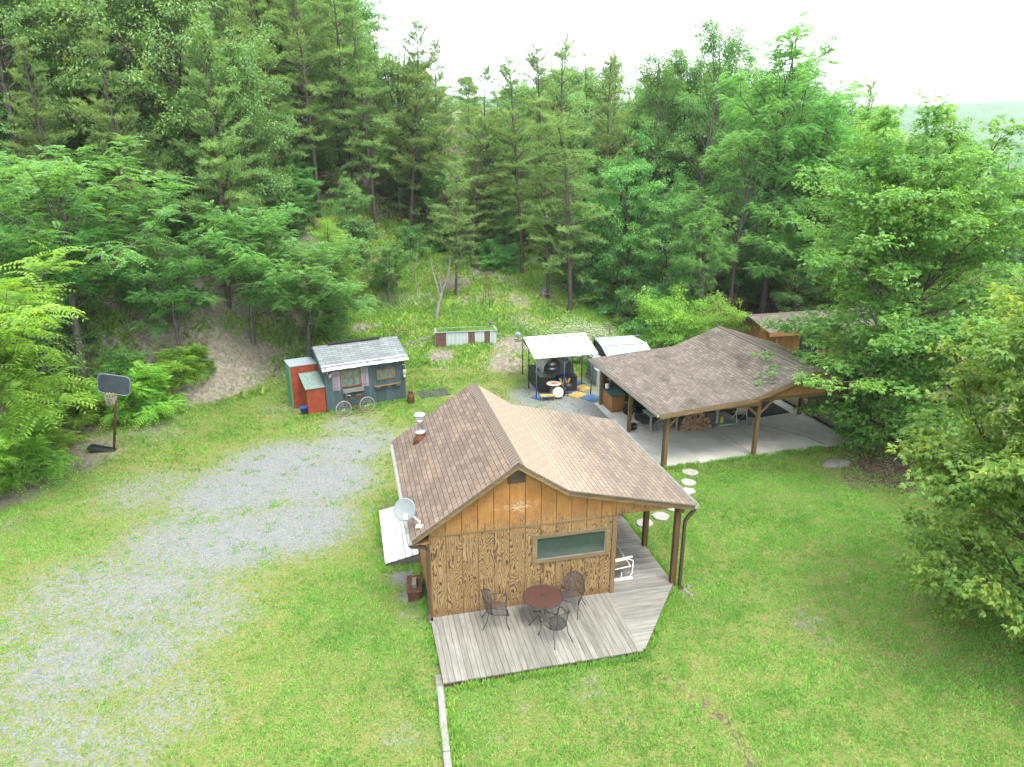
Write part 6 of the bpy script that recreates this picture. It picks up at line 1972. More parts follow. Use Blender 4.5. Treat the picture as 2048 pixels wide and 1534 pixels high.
# --- edging blocks and low fence beside the shed
for k, (px, py) in enumerate([(812, 693), (824, 688), (835, 684), (846, 681), (855, 678)]):
    p = hit(px, py); m = MB(); r = random.Random(k); m.hexa([(-.2, -.12, -.05), (.2, -.1, -.05), (.19, .12, -.05), (-.2, .11, -.05), (-.17, -.1, .1), (.18, -.09, .12), (.16, .1, .12), (-.18, .09, .1)])
    tag(m.build("edging_block", MT['rock'], None, tuple(p), r.uniform(-.1, .5)), ["grey edging block against the shed's back right corner", "second grey edging block from the shed", "middle grey edging block of the row behind the shed",
        "fourth grey edging block from the shed", "grey edging block closest to the planter"][k], "edging block", "edging blocks between shed and planter")
p0, p1 = hit(815, 703), hit(858, 686)
mb = MB(); mb.bar((0, 0, .03), tuple(np.subtract(p1, p0) + [0, 0, .03]), .12, .14); tag(mb.build("edging_timber", MT['greywood'], None, tuple(p0)), "grey timber lying along the edging blocks", "timber")
wf = thing("wire_fence", "sagging low wire fence behind the shed", "fence", tuple(hit(768, 680)))
a0 = hit(768, 680); a1 = hit(832, 676); dv = np.array(a1) - np.array(a0)
for f in (0, .5, 1):
    mb = MB(); q = dv * f; mb.tube([(q[0], q[1], q[2] - .1), (q[0] + .02, q[1], q[2] + .75)], .012, 5); mb.build("stake", MT['rust'], wf)
mb = MB()
for k in range(5): mb.tube([tuple(dv * f + [0, 0, .1 + k * .14 - .06 * math.sin(math.pi * f)]) for f in np.linspace(0, 1, 7)], .004, 4, cap=False)
for k in range(19): q = dv * (k / 18); mb.tube([tuple(q + [0, 0, .06]), tuple(q + [0, 0, .66])], .004, 4, cap=False)
mb.build("wire", MT['rust'], wf)
for k, (px, py) in enumerate([(690, 668), (706, 662), (722, 658), (738, 655), (752, 652)]):
    p = hit(px, py); m = MB(); r = random.Random(k + 50)
    m.lathe((0, 0, -.1), [(.2 + r.uniform(0, .06), 0), (.24, .08), (.18, .17), (.07, .21)], 7)
    tag(m.build("border_rock", MT['rock'], None, tuple(p), r.uniform(0, 3)), ["leftmost", "second", "middle", "fourth", "rightmost"][k] + " grey rock of the low curved border behind the shed", "rock", "rocks of the curved border")

# --- dead trees
def dead_tree(px, py, lab, forks, hgt, name="dead_tree", s=1.0):
    p = hit(px, py); t = thing(name, lab, "tree", tuple(p)); w = Wood(); r = np.random.default_rng(int(px))
    P = curve((0, 0, -.2), (.05, 0, 1), hgt * .42, 6, r, wob=.05); w.limb(P, np.linspace(.13, .08, 7) * s, 7)
    V_, F_ = w.data(); mesh_np("trunk", V_, F_, MT['deadwood'], t, smooth=True)
    for k in range(forks):
        w = Wood(); a = k * 6.28 / forks + .4; Q = curve(P[-1 - (k % 2)], (math.cos(a) * .5, math.sin(a) * .3, 1), hgt * r.uniform(.4, .66), 6, r, wob=.09, lift=.16); w.limb(Q, np.linspace(.06, .015, 7) * s, 5)
        for u in (.4, .7): q0, _ = along(Q, u); w.limb(curve(q0, r.normal(0, 1, 3) + [0, 0, .6], .4, 3, r), [.02 * s, .016 * s, .01 * s, .005], 4)
        V_, F_ = w.data(); mesh_np("limb", V_, F_, MT['deadwood'], t, smooth=True)


dead_tree(873, 640, "pale dead tree with forked bare limbs above the planter", 3, 4.4)
dead_tree(835, 585, "thin pale dead sapling left of the forked dead tree", 2, 4.0, s=.45)
dead_tree(710, 545, "thin dead sapling left of the pale weeds", 1, 3.6, s=.4)
dead_tree(797, 575, "thin leaning dead stem under the small thin-stemmed locust", 2, 2.6, s=.5)

# roots
def root_ball(px, py, lab, s):
    p = hit(px, py); r = np.random.default_rng(int(px)); w = Wood()
    for k in range(12):
        a = r.uniform(0, 6.28); w.limb(curve((0, 0, .1), (math.cos(a), math.sin(a), r.uniform(-.2, 1)), s * r.uniform(.4, 1.0), 5, r, wob=.4), np.linspace(.07, .01, 6), 5)
    w.limb([(0, 0, -.2), (0, 0, .15), (0.05, 0, .35)], [.22, .2, .1], 8)
    V_, F_ = w.data(); o = mesh_np("uprooted_stump", V_, F_, MT['deadwood'], smooth=True); o.location = p; tag(o, lab, "stump")


root_ball(1085, 592, "pale uprooted stump with tangled roots under the ragged pine", 1.1)
root_ball(958, 532, "small broken stump on the meadow's upper edge", .8)

# obelisk trellis
p = hit(975, 612)
ob = thing("garden_obelisk", "slim dark four-legged garden obelisk on the meadow path", "trellis", tuple(p))
for k in range(4):
    a = k * math.pi / 2 + .4; mb = MB(); mb.tube([(.38 * math.cos(a), .38 * math.sin(a), -.1), (.02 * math.cos(a), .02 * math.sin(a), 2.1)], .014, 5); mb.build("leg", MT['rust'], ob)
for z in (.6, 1.2):
    r_ = .38 * (1 - z / 2.1); mb = MB(); mb.tube([(r_ * math.cos(k * math.pi / 2 + .4), r_ * math.sin(k * math.pi / 2 + .4), z) for k in range(4)], .01, 5, closed=True); mb.build("ring", MT['rust'], ob)

# clothes post
p = hit(1217, 692)
cl = thing("clothes_post", "grey wooden T-shaped post at the right of the white flowers", "post", tuple(p))
mb = MB(); mb.bar((0, 0, -.1), (0.02, 0, 1.25), .09, .09); mb.build("upright", MT['greywood'], cl)
mb = MB(); mb.bar((-.32, 0, 1.18), (.34, 0, 1.12), .06, .07); mb.build("crossbar", MT['greywood'], cl)
mb = MB(); mb.bar((-.25, .0, 1.12), (0, 0, .85), .04, .04); mb.build("strut", MT['greywood'], cl)

# white flowers
def flowers():
    V = []; pts = []
    r = np.random.default_rng(9)
    for px, py, n, s in ((1130, 690, 500, .7), (1165, 685, 1300, 1.0), (1195, 690, 1000, .8), (1100, 695, 200, .6), (1215, 705, 350, .5), (1070, 688, 80, .5), (1060, 675, 60, .4)):
        c = hit(px, py); q = np.stack([c[0] + r.normal(0, s * .62, n), c[1] + r.normal(0, s * .75, n)], 1); pts.append(q)
    q = np.concatenate(pts); z = terrain(q[:, 0], q[:, 1]) + r.uniform(.35, .95, len(q)); n = len(q)
    B = np.stack([q[:, 0], q[:, 1], z], 1)
    for k in range(4):
        a = k * math.pi / 2 + r.uniform(0, .3, n); D = np.stack([np.cos(a), np.sin(a), np.full(n, .1)], 1)
        V.append(leaf_quads(B, D, np.tile([0, 0, 1.0], (n, 1)) + r.normal(0, .2, (n, 3)), r.uniform(.025, .05, n), r.uniform(.03, .045, n)))
    V = np.concatenate(V); tag(mesh_np("daisy_blossom", V, np.arange(len(V)).reshape(-1, 4), MT['daisy']), "drift of small white daisies behind the metal canopy", "flowers", kind="stuff")
    k = 9; B2 = np.repeat(B, k, 0); B2[:, 2] -= r.uniform(.03, .6, len(B2)); D = r.normal(0, 1, (len(B2), 3)); D[:, 2] = abs(D[:, 2])
    V = leaf_quads(B2 + r.normal(0, .06, B2.shape), D, r.normal(0, 1, B2.shape), r.uniform(.05, .12, len(B2)), r.uniform(.015, .03, len(B2)))
    tag(mesh_np("daisy_foliage", V, np.arange(len(V)).reshape(-1, 4), MT['weeds']), "feathery green stems and leaves under the white daisies", "foliage", kind="stuff")


flowers()

# --- metal canopy on poles
gz = thing("metal_canopy", "white sheet-metal gable canopy on thin poles beside the carport", "canopy")
A_ = {k: np.array(v) for k, v in dict(a=(.55, 35.3), b=(.83, 33.6), c=(1.16, 32.0), e=(2.51, 32.45), f=(3.84, 32.75), g=(3.52, 34.2), h=(3.19, 35.8), i=(1.95, 35.6)).items()}
FL, FR = np.array([1.04, 31.9, 2.05]), np.array([4.13, 32.75, 2.06]); RL, RR = np.array([.57, 33.4, 2.62]), np.array([3.66, 34.25, 2.62])
BL, BR = np.array([.1, 34.9, 2.05]), np.array([3.2, 35.75, 2.06])
mb = MB(); nn_ = 48
for k in range(nn_):
    f0, f1 = k / nn_, (k + 1) / nn_; rb = lambda f: .022 if (round(f * nn_) % 6 == 0) else 0
    for (l0, r0), (l1, r1) in (((FL, FR), (RL, RR)), ((BL, BR), (RL, RR))):
        a, b, c, d = l0 + (r0 - l0) * f0, l0 + (r0 - l0) * f1, l1 + (r1 - l1) * f1, l1 + (r1 - l1) * f0
        a = a + [0, 0, rb(f0)]; d = d + [0, 0, rb(f0)]; b = b + [0, 0, rb(f1)]; c = c + [0, 0, rb(f1)]
        q = [a, b, c, d] if l0 is FL else [b, a, d, c]
        mb.hexa([tuple(v - [0, 0, .012]) for v in q] + [tuple(v) for v in q])
gr_ = mb.build("roof", MT['white_metal'], gz)
mb = MB(); mb.bar(tuple(RL + [0, 0, .03]), tuple(RR + [0, 0, .03]), .3, .02); mb.build("ridge_cap", MT['white_metal'], gr_)
for k, v in A_.items():
    hz_ = 2.5 if k in 'bg' else 2.06
    mb = MB(); mb.tube([(v[0], v[1], -.1), (v[0], v[1], hz_)], .028, 8); mb.build("pole", MT['blue_pole'] if k in 'cef' else MT['dark_pole'], gz)
mb = MB()
for a, b in ((A_['a'], A_['c']), (A_['f'], A_['h']), (A_['c'], A_['f']), (A_['a'], A_['h']), (A_['a'] + [-.45, .1], A_['a'])):
    mb.bar((*a, 2.03), (*b, 2.03), .05, .06)
for v, w in ((A_['c'], A_['f']), (A_['f'], A_['c']), (A_['e'], A_['f']), (A_['e'], A_['c'])):
    d = (w - v) / np.linalg.norm(w - v) * .42; mb.bar((*v, 1.62), (*(v + d), 2.0), .03, .03)
mb.build("rafter_frame", MT['greywood'], gz)
p = at_y(1043, 668, 35.4)
mb = MB(); mb.lathe((0, 0, 0), [(.02, 0), (.02, .14), (.12, .2), (.13, .32), (.09, .34)], 12); mb.box(-.03, -.14, .3, .05, .16, .36)
tag(mb.build("bird_feeder", simple('pale_blue_feeder', (.35, .42, .6), .5, .4), None, (.3, 35.35, 2.06)), "pale blue bird feeder at the canopy's back left corner", "bird feeder")

# --- barbecue hut under the canopy
gv = MT['greenglass'] = streak_metal('grey_green_sheet', (.42, .46, .42), (.3, .33, .28), .35, .3)
bo = np.array([2.15, 34.3]); ba = math.radians(12)
hut = thing("barbecue_hood", "big curved grey sheet-metal hood under the canopy", "hood", (bo[0], bo[1], 0), ba)
mb = MB(); R_ = .8
for k in range(16):
    t0, t1 = math.pi * k / 16, math.pi * (k + 1) / 16
    q = lambda t, y, r: (math.cos(t) * r, y, .95 + math.sin(t) * r * .9)
    mb.hexa([q(t0, -.75, R_ - .02), q(t1, -.75, R_ - .02), q(t1, .75, R_ - .02), q(t0, .75, R_ - .02), q(t0, -.75, R_), q(t1, -.75, R_), q(t1, .75, R_), q(t0, .75, R_)])
for s in (-1, 1):
    x_ = s * (R_ - .01); mb.box(min(x_, x_ + .02 * s), -.75, 0, max(x_, x_ + .02 * s), .75, .95)
mb.build("hood", gv, hut)
mb = MB()
i = len(mb.v); m_ = 17
mb.v += [(0, .73, .3)] + [(math.cos(math.pi * k / 16) * (R_ - .02), .73, .95 + math.sin(math.pi * k / 16) * (R_ - .02) * .9) for k in range(m_)]
for k in range(m_ - 1): mb.f.append([i, i + 1 + k, i + 2 + k]); mb.uv.append([(0, 0)] * 3); mb.sm.append(False); mb.mi.append(0)
mb.box(-R_ + .02, .72, .0, R_ - .02, .74, .93); mb.build("back_panel", gv, hut)
mb = MB(); mb.lathe((-.1, .2, .95), [(.4, 0), (.36, .18), (.24, .3), (.05, .36)], 20); mb.lathe((-.1, .2, .6), [(.2, 0), (.38, .14), (.4, .34)], 20)
kt = mb.build("grill_dome", MT['galv'], hut)
# black counter to the left of it, navy counter in front right
p = at_z(1094, 781)
ct = thing("black_counter", "long black counter with slatted top under the canopy's left side", "counter", (1.74, 32.95, 0), math.radians(14) + math.pi / 2)
mb = MB(); mb.box(0, -.02, 0, 2.1, .42, .82); mb.build("body", MT['black'], ct)
mb = MB()
for k in range(3): mb.box(.0, .02 + k * .13, .825, 1.0, .11 + k * .13, .85)
mb.build("slat", MT['greywood'], ct)
nv = thing("navy_counter", "navy bar front with a yellow winged WV emblem under the canopy", "counter", (2.25, 32.98, 0), math.radians(10))
mb = MB(); mb.box(0, 0, .03, .92, .45, .78); mb.build("body", MT['navy'], nv)
mb = MB(); mb.box(.62, -.02, .02, .95, .46, .8); mb.build("side", MT['black'], nv)
# emblem: two wide V strokes joined, with notched wings (flat letters W over V)
mb = MB()
def poly2(m, pts, y0=-.012, y1=-.002, ox=.34, oz=.42, s=.30):
    i = len(m.v); n = len(pts)
    m.v += [(ox + a * s, y0, oz + b * s) for a, b in pts] + [(ox + a * s, y1, oz + b * s) for a, b in pts]
    m.f.append([i + k for k in range(n)]); m.uv.append([(0, 0)] * n); m.sm.append(False); m.mi.append(0)
    for k in range(n):
        k2 = (k + 1) % n; m.f.append([i + k2, i + k, i + n + k, i + n + k2]); m.uv.append([(0, 0)] * 4); m.sm.append(False); m.mi.append(0)


W1 = [(-1.0, 1.0), (-.62, 1.0), (-.42, .3), (-.2, .62), (-.2, 1.0), (.2, 1.0), (.2, .62), (.42, .3), (.62, 1.0), (1.0, 1.0), (.5, -.2), (.36, -.2), (.18, .15), (.26, -.5), (.0, -1.1), (-.26, -.5), (-.18, .15), (-.36, -.2), (-.5, -.2)]
# split into convex-ish strokes
for q in ([(-1.0, 1.0), (-.5, -.15), (-.34, -.15), (-.62, 1.0)], [(-.5, -.15), (-.34, -.15), (-.02, .95), (-.18, .95)], [(.34, -.15), (.5, -.15), (.18, .95), (.02, .95)], [(.34, -.15), (.5, -.15), (1.0, 1.0), (.62, 1.0)],
          [(-.42, -.25), (-.12, -.0), (.02, -.62), (.0, -1.15)], [(.42, -.25), (.0, -1.15), (-.02, -.62), (.12, .0)]):
    poly2(mb, q)
mb.build("emblem", MT['gold'], nv)
dm = thing("flame_table", "small round-topped table with orange painted flames by the black counter", "table", (2.02, 32.55, 0), .1)
mb = MB(); mb.lathe((0, 0, .6), [(.36, 0), (.36, .03)], 24); mb.build("top", MT['bone'], dm)
mb = MB(); mb.hexa([(-.2, -.12, .631), (.05, -.2, .631), (.22, .0, .631), (-.05, .1, .631), (-.2, -.12, .636), (.05, -.2, .636), (.22, .0, .636), (-.05, .1, .636)]); mb.build("flame", MT['orange'], dm)
for k in range(3):
    a = k * 2.09; mb = MB(); mb.tube([(.1 * math.cos(a), .1 * math.sin(a), .6), (.3 * math.cos(a), .3 * math.sin(a), 0)], .016, 6); mb.build("leg", MT['greytable'], dm)
dr_ = thing("round_tub", "white-headed round drum standing before the navy counter", "drum", (2.2, 32.0, .36), .0)
mb = MB(); mb.lathe((0, 0, 0), [(.25, 0), (.26, .02), (.26, .28), (.25, .3)], 24, (.1, 1, -.35)); mb.build("shell", MT['galv'], dr_)
mb = MB(); mb.lathe((0, -.0, 0), [(.235, -.012), (.235, -.003)], 24, (.1, 1, -.35)); mb.build("head", MT['bone'], dr_)
mb = MB()
for s in (-1, 1): mb.tube([(s * .18, .1, -.1), (s * .24, .0, -.36)], .014, 5)
mb.build("stand", MT['galv'], dr_)
bn = thing("low_bench", "low yellow-topped bench beside the black counter", "bench", (1.7, 31.9, 0), .1)
mb = MB(); mb.box(-.35, -.15, .22, .35, .15, .26); mb.build("seat", MT['yellow_s'], bn)
for sx in (-.3, .3):
    for sy in (-.11, .11): mb = MB(); mb.box(sx - .02, sy - .02, 0, sx + .02, sy + .02, .22); mb.build("leg", MT['greywood'], bn)
# grill stand & bits in front of the navy counter
gs = thing("tripod_grill", "small dark charcoal grill on thin legs beside the navy counter", "grill", (2.72, 32.6, 0))
mb = MB(); mb.lathe((0, 0, .35), [(.03, 0), (.17, .08), (.19, .16), (.16, .22), (.04, .28)], 16); mb.build("bowl", MT['black'], gs)
for k in range(3): a = k * 2.09 + .4; mb = MB(); mb.tube([(.08 * math.cos(a), .08 * math.sin(a), .4), (.2 * math.cos(a), .2 * math.sin(a), 0)], .012, 5); mb.build("leg", MT['black'], gs)
# painted slabs
SL = [(1150, 755, 'y', "yellow slab farthest back beside the navy counter"), (1150, 766, 'b', "blue slab just in front of the farthest yellow slab"), (1164, 777, 'y', "yellow slab between the canopy's right poles"), (1152, 790, 'y', "yellow slab nearest the camera under the canopy"),
      (1184, 797, 'b', "blue slab at the foot of the canopy's front right pole"), (1140, 780, 'b', "blue slab in front of the navy counter"), (1083, 795, 'b', "faded blue slab at the canopy's front left pole"), (1131, 783, 'b', "worn blue slab by the middle front pole")]
for k, (px, py, c, lb) in enumerate(SL):
    p = at_z(px, py); m = MB(); m.prism([(-.38, -.38), (.38, -.38), (.38, .38), (-.38, .38)], -.02, .035 + k * .0015)
    tag(m.build("painted_slab", MT['yellow_s'] if c == 'y' else MT['blue_s'], None, (p[0], p[1], 0), .65 + .05 * k), lb, "slab", "yellow and blue painted slabs")

# --- second metal-roofed shelter
h2 = thing("metal_shelter", "low shelter with a pale folded metal roof behind the white canopy", "shelter", (4.55, 35.0, 0), math.radians(14))
mb = MB()
pr = [(-.8, 1.5), (.0, 1.8), (.95, 1.98), (1.5, 1.8)]
for (v0, z0), (v1, z1) in zip(pr[:-1], pr[1:]):
    sloped_panel(mb, (0, v0, z0), (2.5, v0, z0), (2.1 if v1 > .9 else 2.5, v1, z1), (0, v1, z1), .03)
rf = mb.build("roof", MT['ice_metal'], h2)
mb = MB(); mb.bar((0, .0, 1.825), (2.5, 0, 1.825), .08, .02); mb.build("seam", MT['white_metal'], rf)
for u in (.15, 2.0):
    for v in (-.7, 1.4): mb = MB(); mb.box(u - .04, v - .04, -.1, u + .04, v + .04, 1.5 if v < 0 else 1.75); mb.build("post", MT['dark_pole'], h2)
mb = MB(); mb.box(.1, 1.36, .1, 2.1, 1.4, 1.7); mb.build("back_panel", MT['greywood'], h2)
ap = thing("old_fridge", "tall off-white cabinet with dark slots at the carport's back left corner", "cabinet", (4.3, 34.6, 0), CP_A)
mb = MB(); mb.box(-.25, -.3, .02, .3, .7, 1.3); mb.build("body", MT['greytable'], ap)
for z in (.3, .5, .7): mb = MB(); mb.box(-.265, -.2, z, -.25, .6, z + .05); mb.build("slot", MT['black'], ap)
mb = MB(); mb.box(-.25, -.75, .0, .25, -.32, .85)
tag(mb.build("metal_cabinet", MT['greytable'], None, (4.3, 34.6, 0), CP_A), "lower grey metal cabinet in front of the tall off-white one", "cabinet")
bl = thing("log_bench", "dark plank bench behind the barbecue hood", "bench", (3.15, 36.6, float(terrain(3.15, 36.6))), .1)
mb = MB(); mb.box(-.7, -.2, .42, .7, .2, .48); mb.build("seat", MT['greywood'], bl)
for s in (-.55, .55): mb = MB(); mb.box(s - .06, -.16, -.1, s + .06, .16, .42); mb.build("leg", MT['greywood'], bl)

# ================================================================== UNDER THE CARPORT
Z0 = .036
bx_ = thing("storage_box", "cedar-brown storage box with a green lid at the carport's left edge", "box", (*cpt(.17, 5.74), Z0), CP_A)
mb = MB()
for k in range(9): mb.box(0, k * .14 + .002, 0, .02, (k + 1) * .14 - .002, .78)
for k in range(5): mb.box(.02 + k * .12, 0, 0, .02 + (k + 1) * .12 - .004, .02, .78); mb.box(.02 + k * .12, 1.24, 0, .02 + (k + 1) * .12 - .004, 1.26, .78)
mb.box(.6, .02, 0, .62, 1.24, .78); mb.build("body", MT['ply2'], bx_)
mb = MB(); mb.box(-.05, -.06, .78, .68, 1.32, .82); mb.build("lid", simple('dark_green_lid', (.07, .13, .12), .6, .3), bx_)
jug = thing("white_pitcher", "white pitcher with a metal pump on the green box lid", "pitcher", (*cpt(.32, 6.75), Z0 + .822))
mb = MB(); mb.lathe((0, 0, 0), [(.07, 0), (.085, .03), (.085, .2), (.07, .22)], 14); mb.build("body", MT['white'], jug)
mb = MB(); mb.tube([(.12, 0, 0), (.12, 0, .4), (.06, 0, .46), (.0, 0, .42)], .02, 7); mb.build("pump", MT['galv'], jug)

# lawn tractor
tr_ = thing("lawn_tractor", "black riding mower parked behind the carport's middle left post", "mower", (*cpt(1.15, 4.95), Z0), CP_A + .25)
mb = MB(); mb.hexa([(.45, -.3, .35), (1.15, -.26, .35), (1.15, .26, .35), (.45, .3, .35), (.45, -.27, .78), (1.1, -.2, .68), (1.1, .2, .68), (.45, .27, .78)]); mb.build("hood", MT['black'], tr_)
mb = MB(); mb.box(-.45, -.38, .5, .2, .38, .58); mb.box(-.1, -.28, .28, .5, .28, .36); mb.build("fender", MT['black'], tr_)
mb = MB(); mb.box(-.35, -.24, .6, .1, .24, .7); mb.hexa([(-.42, -.24, .62), (-.32, -.24, .62), (-.32, .24, .62), (-.42, .24, .62), (-.5, -.22, 1.02), (-.42, -.22, 1.02), (-.42, .22, 1.02), (-.5, .22, 1.02)]); mb.build("seat", MT['rubber'], tr_)
mb = MB(); mb.tube([(.42, .17 * math.cos(t), .9 + .0 + .1 * math.sin(t)) for t in np.linspace(0, 2 * math.pi, 17)[:-1]], .014, 6, closed=True); mb.tube([(.42, 0, .9), (.52, 0, .7)], .016, 6); mb.build("steering_wheel", MT['black_iron'], tr_)
for (wx, wr, ww) in ((-.25, .27, .22), (.95, .19, .16)):
    for s in (-1, 1):
        mb = MB(); y0_ = s * .3; mb.lathe((wx, y0_ if s > 0 else y0_ - ww, wr), [(wr * .75, 0), (wr, .03), (wr, ww - .03), (wr * .75, ww)], 20, (0, 1, 0)); w_ = mb.build("wheel", MT['rubber'], tr_)
        mb = MB(); mb.lathe((wx, (y0_ - .004) if s > 0 else y0_ - ww - .004, wr), [(wr * .5, 0), (wr * .5, ww + .008)], 14, (0, 1, 0)); mb.build("rim", MT['galv'], w_)
mb = MB(); mb.box(.05, -.42, .1, .75, .42, .22); mb.build("mower_deck", MT['black_iron'], tr_)

# wheelbarrow
wbz = thing("wheelbarrow", "black wheelbarrow facing out by the carport's middle left post", "wheelbarrow", (*cpt(.5, 3.55), Z0), CP_A - .1)
mb = MB(); T_ = [(-.1, -.3), (.85, -.3), (.85, .3), (-.1, .3)]; Bm = [(.1, -.2), (.6, -.2), (.6, .2), (.1, .2)]
mb.v += [(a, b, .34) for a, b in Bm] + [(a, b, .62) for a, b in T_]
for q in ((3, 2, 1, 0), (0, 1, 5, 4), (1, 2, 6, 5), (2, 3, 7, 6), (3, 0, 4, 7)): mb.f.append(list(q)); mb.uv.append([(0, 0)] * 4); mb.sm.append(False); mb.mi.append(0)
mb.tube([(a, b, .62) for a, b in T_], .016, 6, closed=True); mb.build("tray", MT['black'], wbz)
for s in (-1, 1):
    mb = MB(); mb.bar((-.25, s * .08, .2), (1.35, s * .28, .45), .04, .04); mb.build("handle", MT['greywood'], wbz)
    mb = MB(); mb.tube([(.55, s * .2, .33), (.62, s * .22, 0), (.75, s * .22, 0.0), (.7, s * .2, .36)], .014, 6); mb.build("leg", MT['black_iron'], wbz)
mb = MB(); mb.lathe((-.22, -.04, .18), [(.13, 0), (.18, .015), (.18, .065), (.13, .08)], 18, (0, 1, 0)); mb.build("wheel", MT['rubber'], wbz)

wt = thing("work_table", "long table with pale grey legs under the carport's left bay", "table", (*cpt(.9, 3.2), Z0), CP_A)
mb = MB(); mb.box(-.06, -.06, .7, 1.3, .75, .74); mb.build("top", MT['greytable'], wt)
for a, b in ((0, 0), (1.2, 0), (0, .68), (1.2, .68)): mb = MB(); mb.box(a - .035, b - .035, 0, a + .035, b + .035, .7); mb.build("leg", MT['greytable'], wt)

# firewood
fw = random.Random(3); nlog = 0
ME = []
for q in range(4):
    m = MB(); L = .42; r0 = .055 + .012 * q; pr_ = [(r0 * (1 + fw.uniform(-.2, .2)) * math.cos(t), r0 * (1 + fw.uniform(-.2, .2)) * math.sin(t)) for t in np.linspace(0, 2 * math.pi, 8)[:-1]]
    n = len(pr_); m.v += [(a, -L / 2, b) for a, b in pr_] + [(a, L / 2, b) for a, b in pr_]
    for k in range(n): k2 = (k + 1) % n; m.f.append([k, k2, n + k2, n + k]); m.uv.append([(0, 0)] * 4); m.sm.append(False); m.mi.append(0)
    m.f.append(list(range(n))[::-1]); m.uv.append([(0, 0)] * n); m.sm.append(False); m.mi.append(1)
    m.f.append([n + k for k in range(n)]); m.uv.append([(0, 0)] * n); m.sm.append(False); m.mi.append(1)
    o = m.build("firewood_log", [MT['logs'], MT['logend']]); ME.append(o.data); bpy.data.objects.remove(o)
for rowi in range(3):
    for lv in range(7):
        cnt = 14 - lv * 1 - (1 if lv > 4 else 0)
        for k in range(cnt):
            u = 2.15 + lv * .055 + k * .118 + fw.uniform(-.02, .02); v = 3.12 + rowi * .45 + fw.uniform(-.05, .05) + lv * .02
            if rowi and lv > 0 and (k + lv) % 3 == 0: continue
            x, y = cpt(u, v)
            o = link(bpy.data.objects.new("firewood_log", ME[fw.randrange(4)])); o.location = (x, y, Z0 + .06 + lv * .1 + fw.uniform(-.012, .012))
            o.rotation_euler = (fw.uniform(-.12, .12), fw.uniform(0, 6.28), CP_A + fw.uniform(-.25, .25))
            tag(o, "split log in the jumbled firewood stack under the carport", "log", "logs of the firewood stack"); nlog += 1

# platform truck, yellow jug, white chair, pail
pt2 = thing("platform_scale", "grey platform scale with tall column beside the firewood", "scale", (*cpt(3.95, 3.0), Z0), CP_A)
mb = MB(); mb.box(0, 0, .03, .9, .55, .1); mb.build("platform", MT['greytable'], pt2)
mb = MB(); mb.box(.0, .2, .1, .14, .36, 1.2); mb.box(-.04, .18, 1.2, .4, .38, 1.28); mb.build("column", MT['greytable'], pt2)
yj = thing("yellow_jug", "bright yellow jug standing on the grey platform scale", "jug", (*cpt(4.22, 3.2), Z0 + .101), CP_A)
mb = MB(); mb.box(-.07, -.05, 0, .07, .05, .24); mb.hexa([(-.07, -.05, .24), (.07, -.05, .24), (.07, .05, .24), (-.07, .05, .24), (-.03, -.03, .3), (.03, -.03, .3), (.03, .03, .3), (-.03, .03, .3)]); mb.build("body", MT['yellow'], yj)
mb = MB(); mb.lathe((0, 0, .3), [(.022, 0), (.022, .04)], 10); mb.build("cap", MT['black'], yj)
fc = thing("white_folding_chair", "white tube-framed folding chair right of the platform scale", "chair", (*cpt(5.15, 3.05), Z0), CP_A)
mb = MB(); mb.box(-.22, .12, .42, .22, .5, .45); mb.build("seat", MT['bone'], fc)
mb = MB(); mb.hexa([(-.23, .14, .5), (.23, .14, .5), (.23, .16, .5), (-.23, .16, .5), (-.23, .06, .95), (.23, .06, .95), (.23, .08, .95), (-.23, .08, .95)]); mb.build("backrest", MT['bone'], fc)
for s in (-1, 1):
    mb = MB(); mb.tube([(s * .25, -.02, 0), (s * .25, .12, .5), (s * .25, .05, .98)], .016, 6); mb.build("leg", MT['white'], fc)
    mb = MB(); mb.tube([(s * .25, .55, 0), (s * .25, .1, .5)], .016, 6); mb.build("leg", MT['white'], fc)
pw_ = thing("grey_pail", "grey metal pail right of the folding chair", "pail", (*cpt(5.5, 2.98), Z0))
mb = MB(); mb.lathe((0, 0, 0), [(.1, 0), (.14, .26), (.15, .27)], 16); mb.build("body", MT['galv'], pw_)
mb = MB(); mb.tube([(.14, 0, .26), (.1, -.1, .2), (0, -.14, .17), (-.1, -.1, .2), (-.14, 0, .26)], .006, 5); mb.build("handle", MT['galv'], pw_)
# chairs on the far side deck
def garden_chair(u, v, ang, mat, lb):
    x, y = cpt(u, v); t = thing("garden_chair", lb, "chair", (x, y, .132), ang, "wire garden chairs on the side deck")
    mb = MB()
    for k in range(9): mb.tube([(-.22 + k * .055, -.22, .45), (-.22 + k * .055, .22, .45)], .007, 4)
    mb.tube([(-.23, -.23, .45), (.23, -.23, .45), (.23, .23, .45), (-.23, .23, .45)], .012, 5, closed=True); mb.build("seat", mat, t)
    mb = MB(); mb.tube([(-.23, -.23, .45), (-.22, -.28, .85), (-.1, -.3, .98), (.1, -.3, .98), (.22, -.28, .85), (.23, -.23, .45)], .012, 5)
    for k in range(5): mb.tube([(-.15 + k * .075, -.23, .45), (-.15 + k * .075, -.29, .9)], .007, 4)
    mb.build("backrest", mat, t)
    for sx in (-.22, .22):
        for sy in (-.22, .22): mb = MB(); mb.tube([(sx, sy, .45), (sx * 1.15, sy * 1.15, 0)], .012, 5); mb.build("leg", mat, t)


garden_chair(9.1, 4.0, .4, MT['black_iron'], "dark wire garden chair by the carport's back right post")
garden_chair(9.75, 4.1, -.6, MT['pink'], "pink wire garden chair on the side deck")

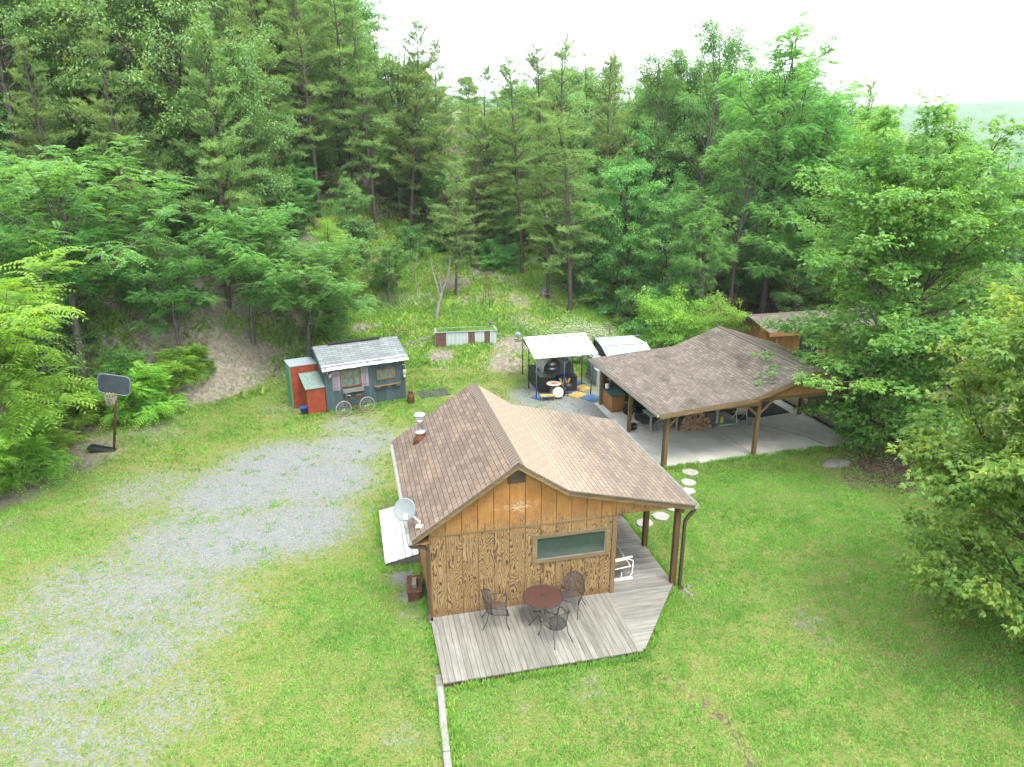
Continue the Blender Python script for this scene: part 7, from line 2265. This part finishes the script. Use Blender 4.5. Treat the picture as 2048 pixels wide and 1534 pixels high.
# rails and rock by the big maple
p = at_z(1718, 890)
ra = thing("short_ladder", "short grey ladder lying at the foot of the carport's front right post", "ladder", (p[0], p[1], .03), -.75)
for s in (-.14, .14): mb = MB(); mb.box(-.6, s - .02, 0, .6, s + .02, .06); mb.build("rail", MT['greytable'], ra)
for k in range(4): mb = MB(); mb.box(-.42 + k * .28, -.12, .015, -.38 + k * .28, .12, .045); mb.build("rung", MT['greytable'], ra)
p = at_z(1672, 928)
r = np.random.default_rng(4); m = MB()
m.lathe((0, 0, -.1), [(.42, 0), (.45, .12), (.34, .24), (.12, .3)], 9); o = m.build("rock", MT['rock'], None, (p[0], p[1], 0), .4); o.scale = (1.5, .8, .6); tag(o, "grey rock in the bare ground left of the big maple's trunk", "rock")
for k, (px, py, s) in enumerate([(265, 437, .5), (258, 460, .35), (318, 466, .3), (500, 440, .4)]):
    p = hit(px, py); m = MB(); m.lathe((0, 0, -.2), [(.5, 0), (.55, .2), (.4, .45), (.1, .55)], 8); o = m.build("boulder", MT['rock'], None, tuple(p), k); o.scale = (s, s, s)
    tag(o, ["pale boulder high on the bank under the layered pine", "smaller pale boulder just below the high one", "pale stone on the bank between locusts", "pale stone at the woods' edge above the bare bank"][k], "rock")
# dark rain splash block under the porch downspout
p = cab(6.98, -.2)
r = random.Random(8); 
for k in range(5):
    m = MB(); m.lathe((0, 0, -.03), [(.06 + .02 * r.random(), 0), (.075, .04), (.04, .08)], 7)
    tag(m.build("drain_stone", MT['rock'], None, (p[0] + r.uniform(-.1, .1), p[1] - .1 * k + .15, .0), r.uniform(0, 3)), "grey stone in the little pile under the porch downspout", "stone", "stones under the porch downspout")

# ================================================================== HAZE
hm = bpy.data.materials.new("summer_haze"); hm.use_nodes = True
for n_ in list(hm.node_tree.nodes): hm.node_tree.nodes.remove(n_)
ho = hm.node_tree.nodes.new("ShaderNodeOutputMaterial"); hv = hm.node_tree.nodes.new("ShaderNodeVolumePrincipled")
hv.inputs["Color"].default_value = (.86, .93, 1, 1); hv.inputs["Density"].default_value = 0.00024; hv.inputs["Anisotropy"].default_value = 0.2
hm.node_tree.links.new(hv.outputs[0], ho.inputs["Volume"])
mb = MB(); mb.box(-2700, -400, -30, 2700, 2500, 260)
tag(mb.build("haze", hm), kind="stuff")
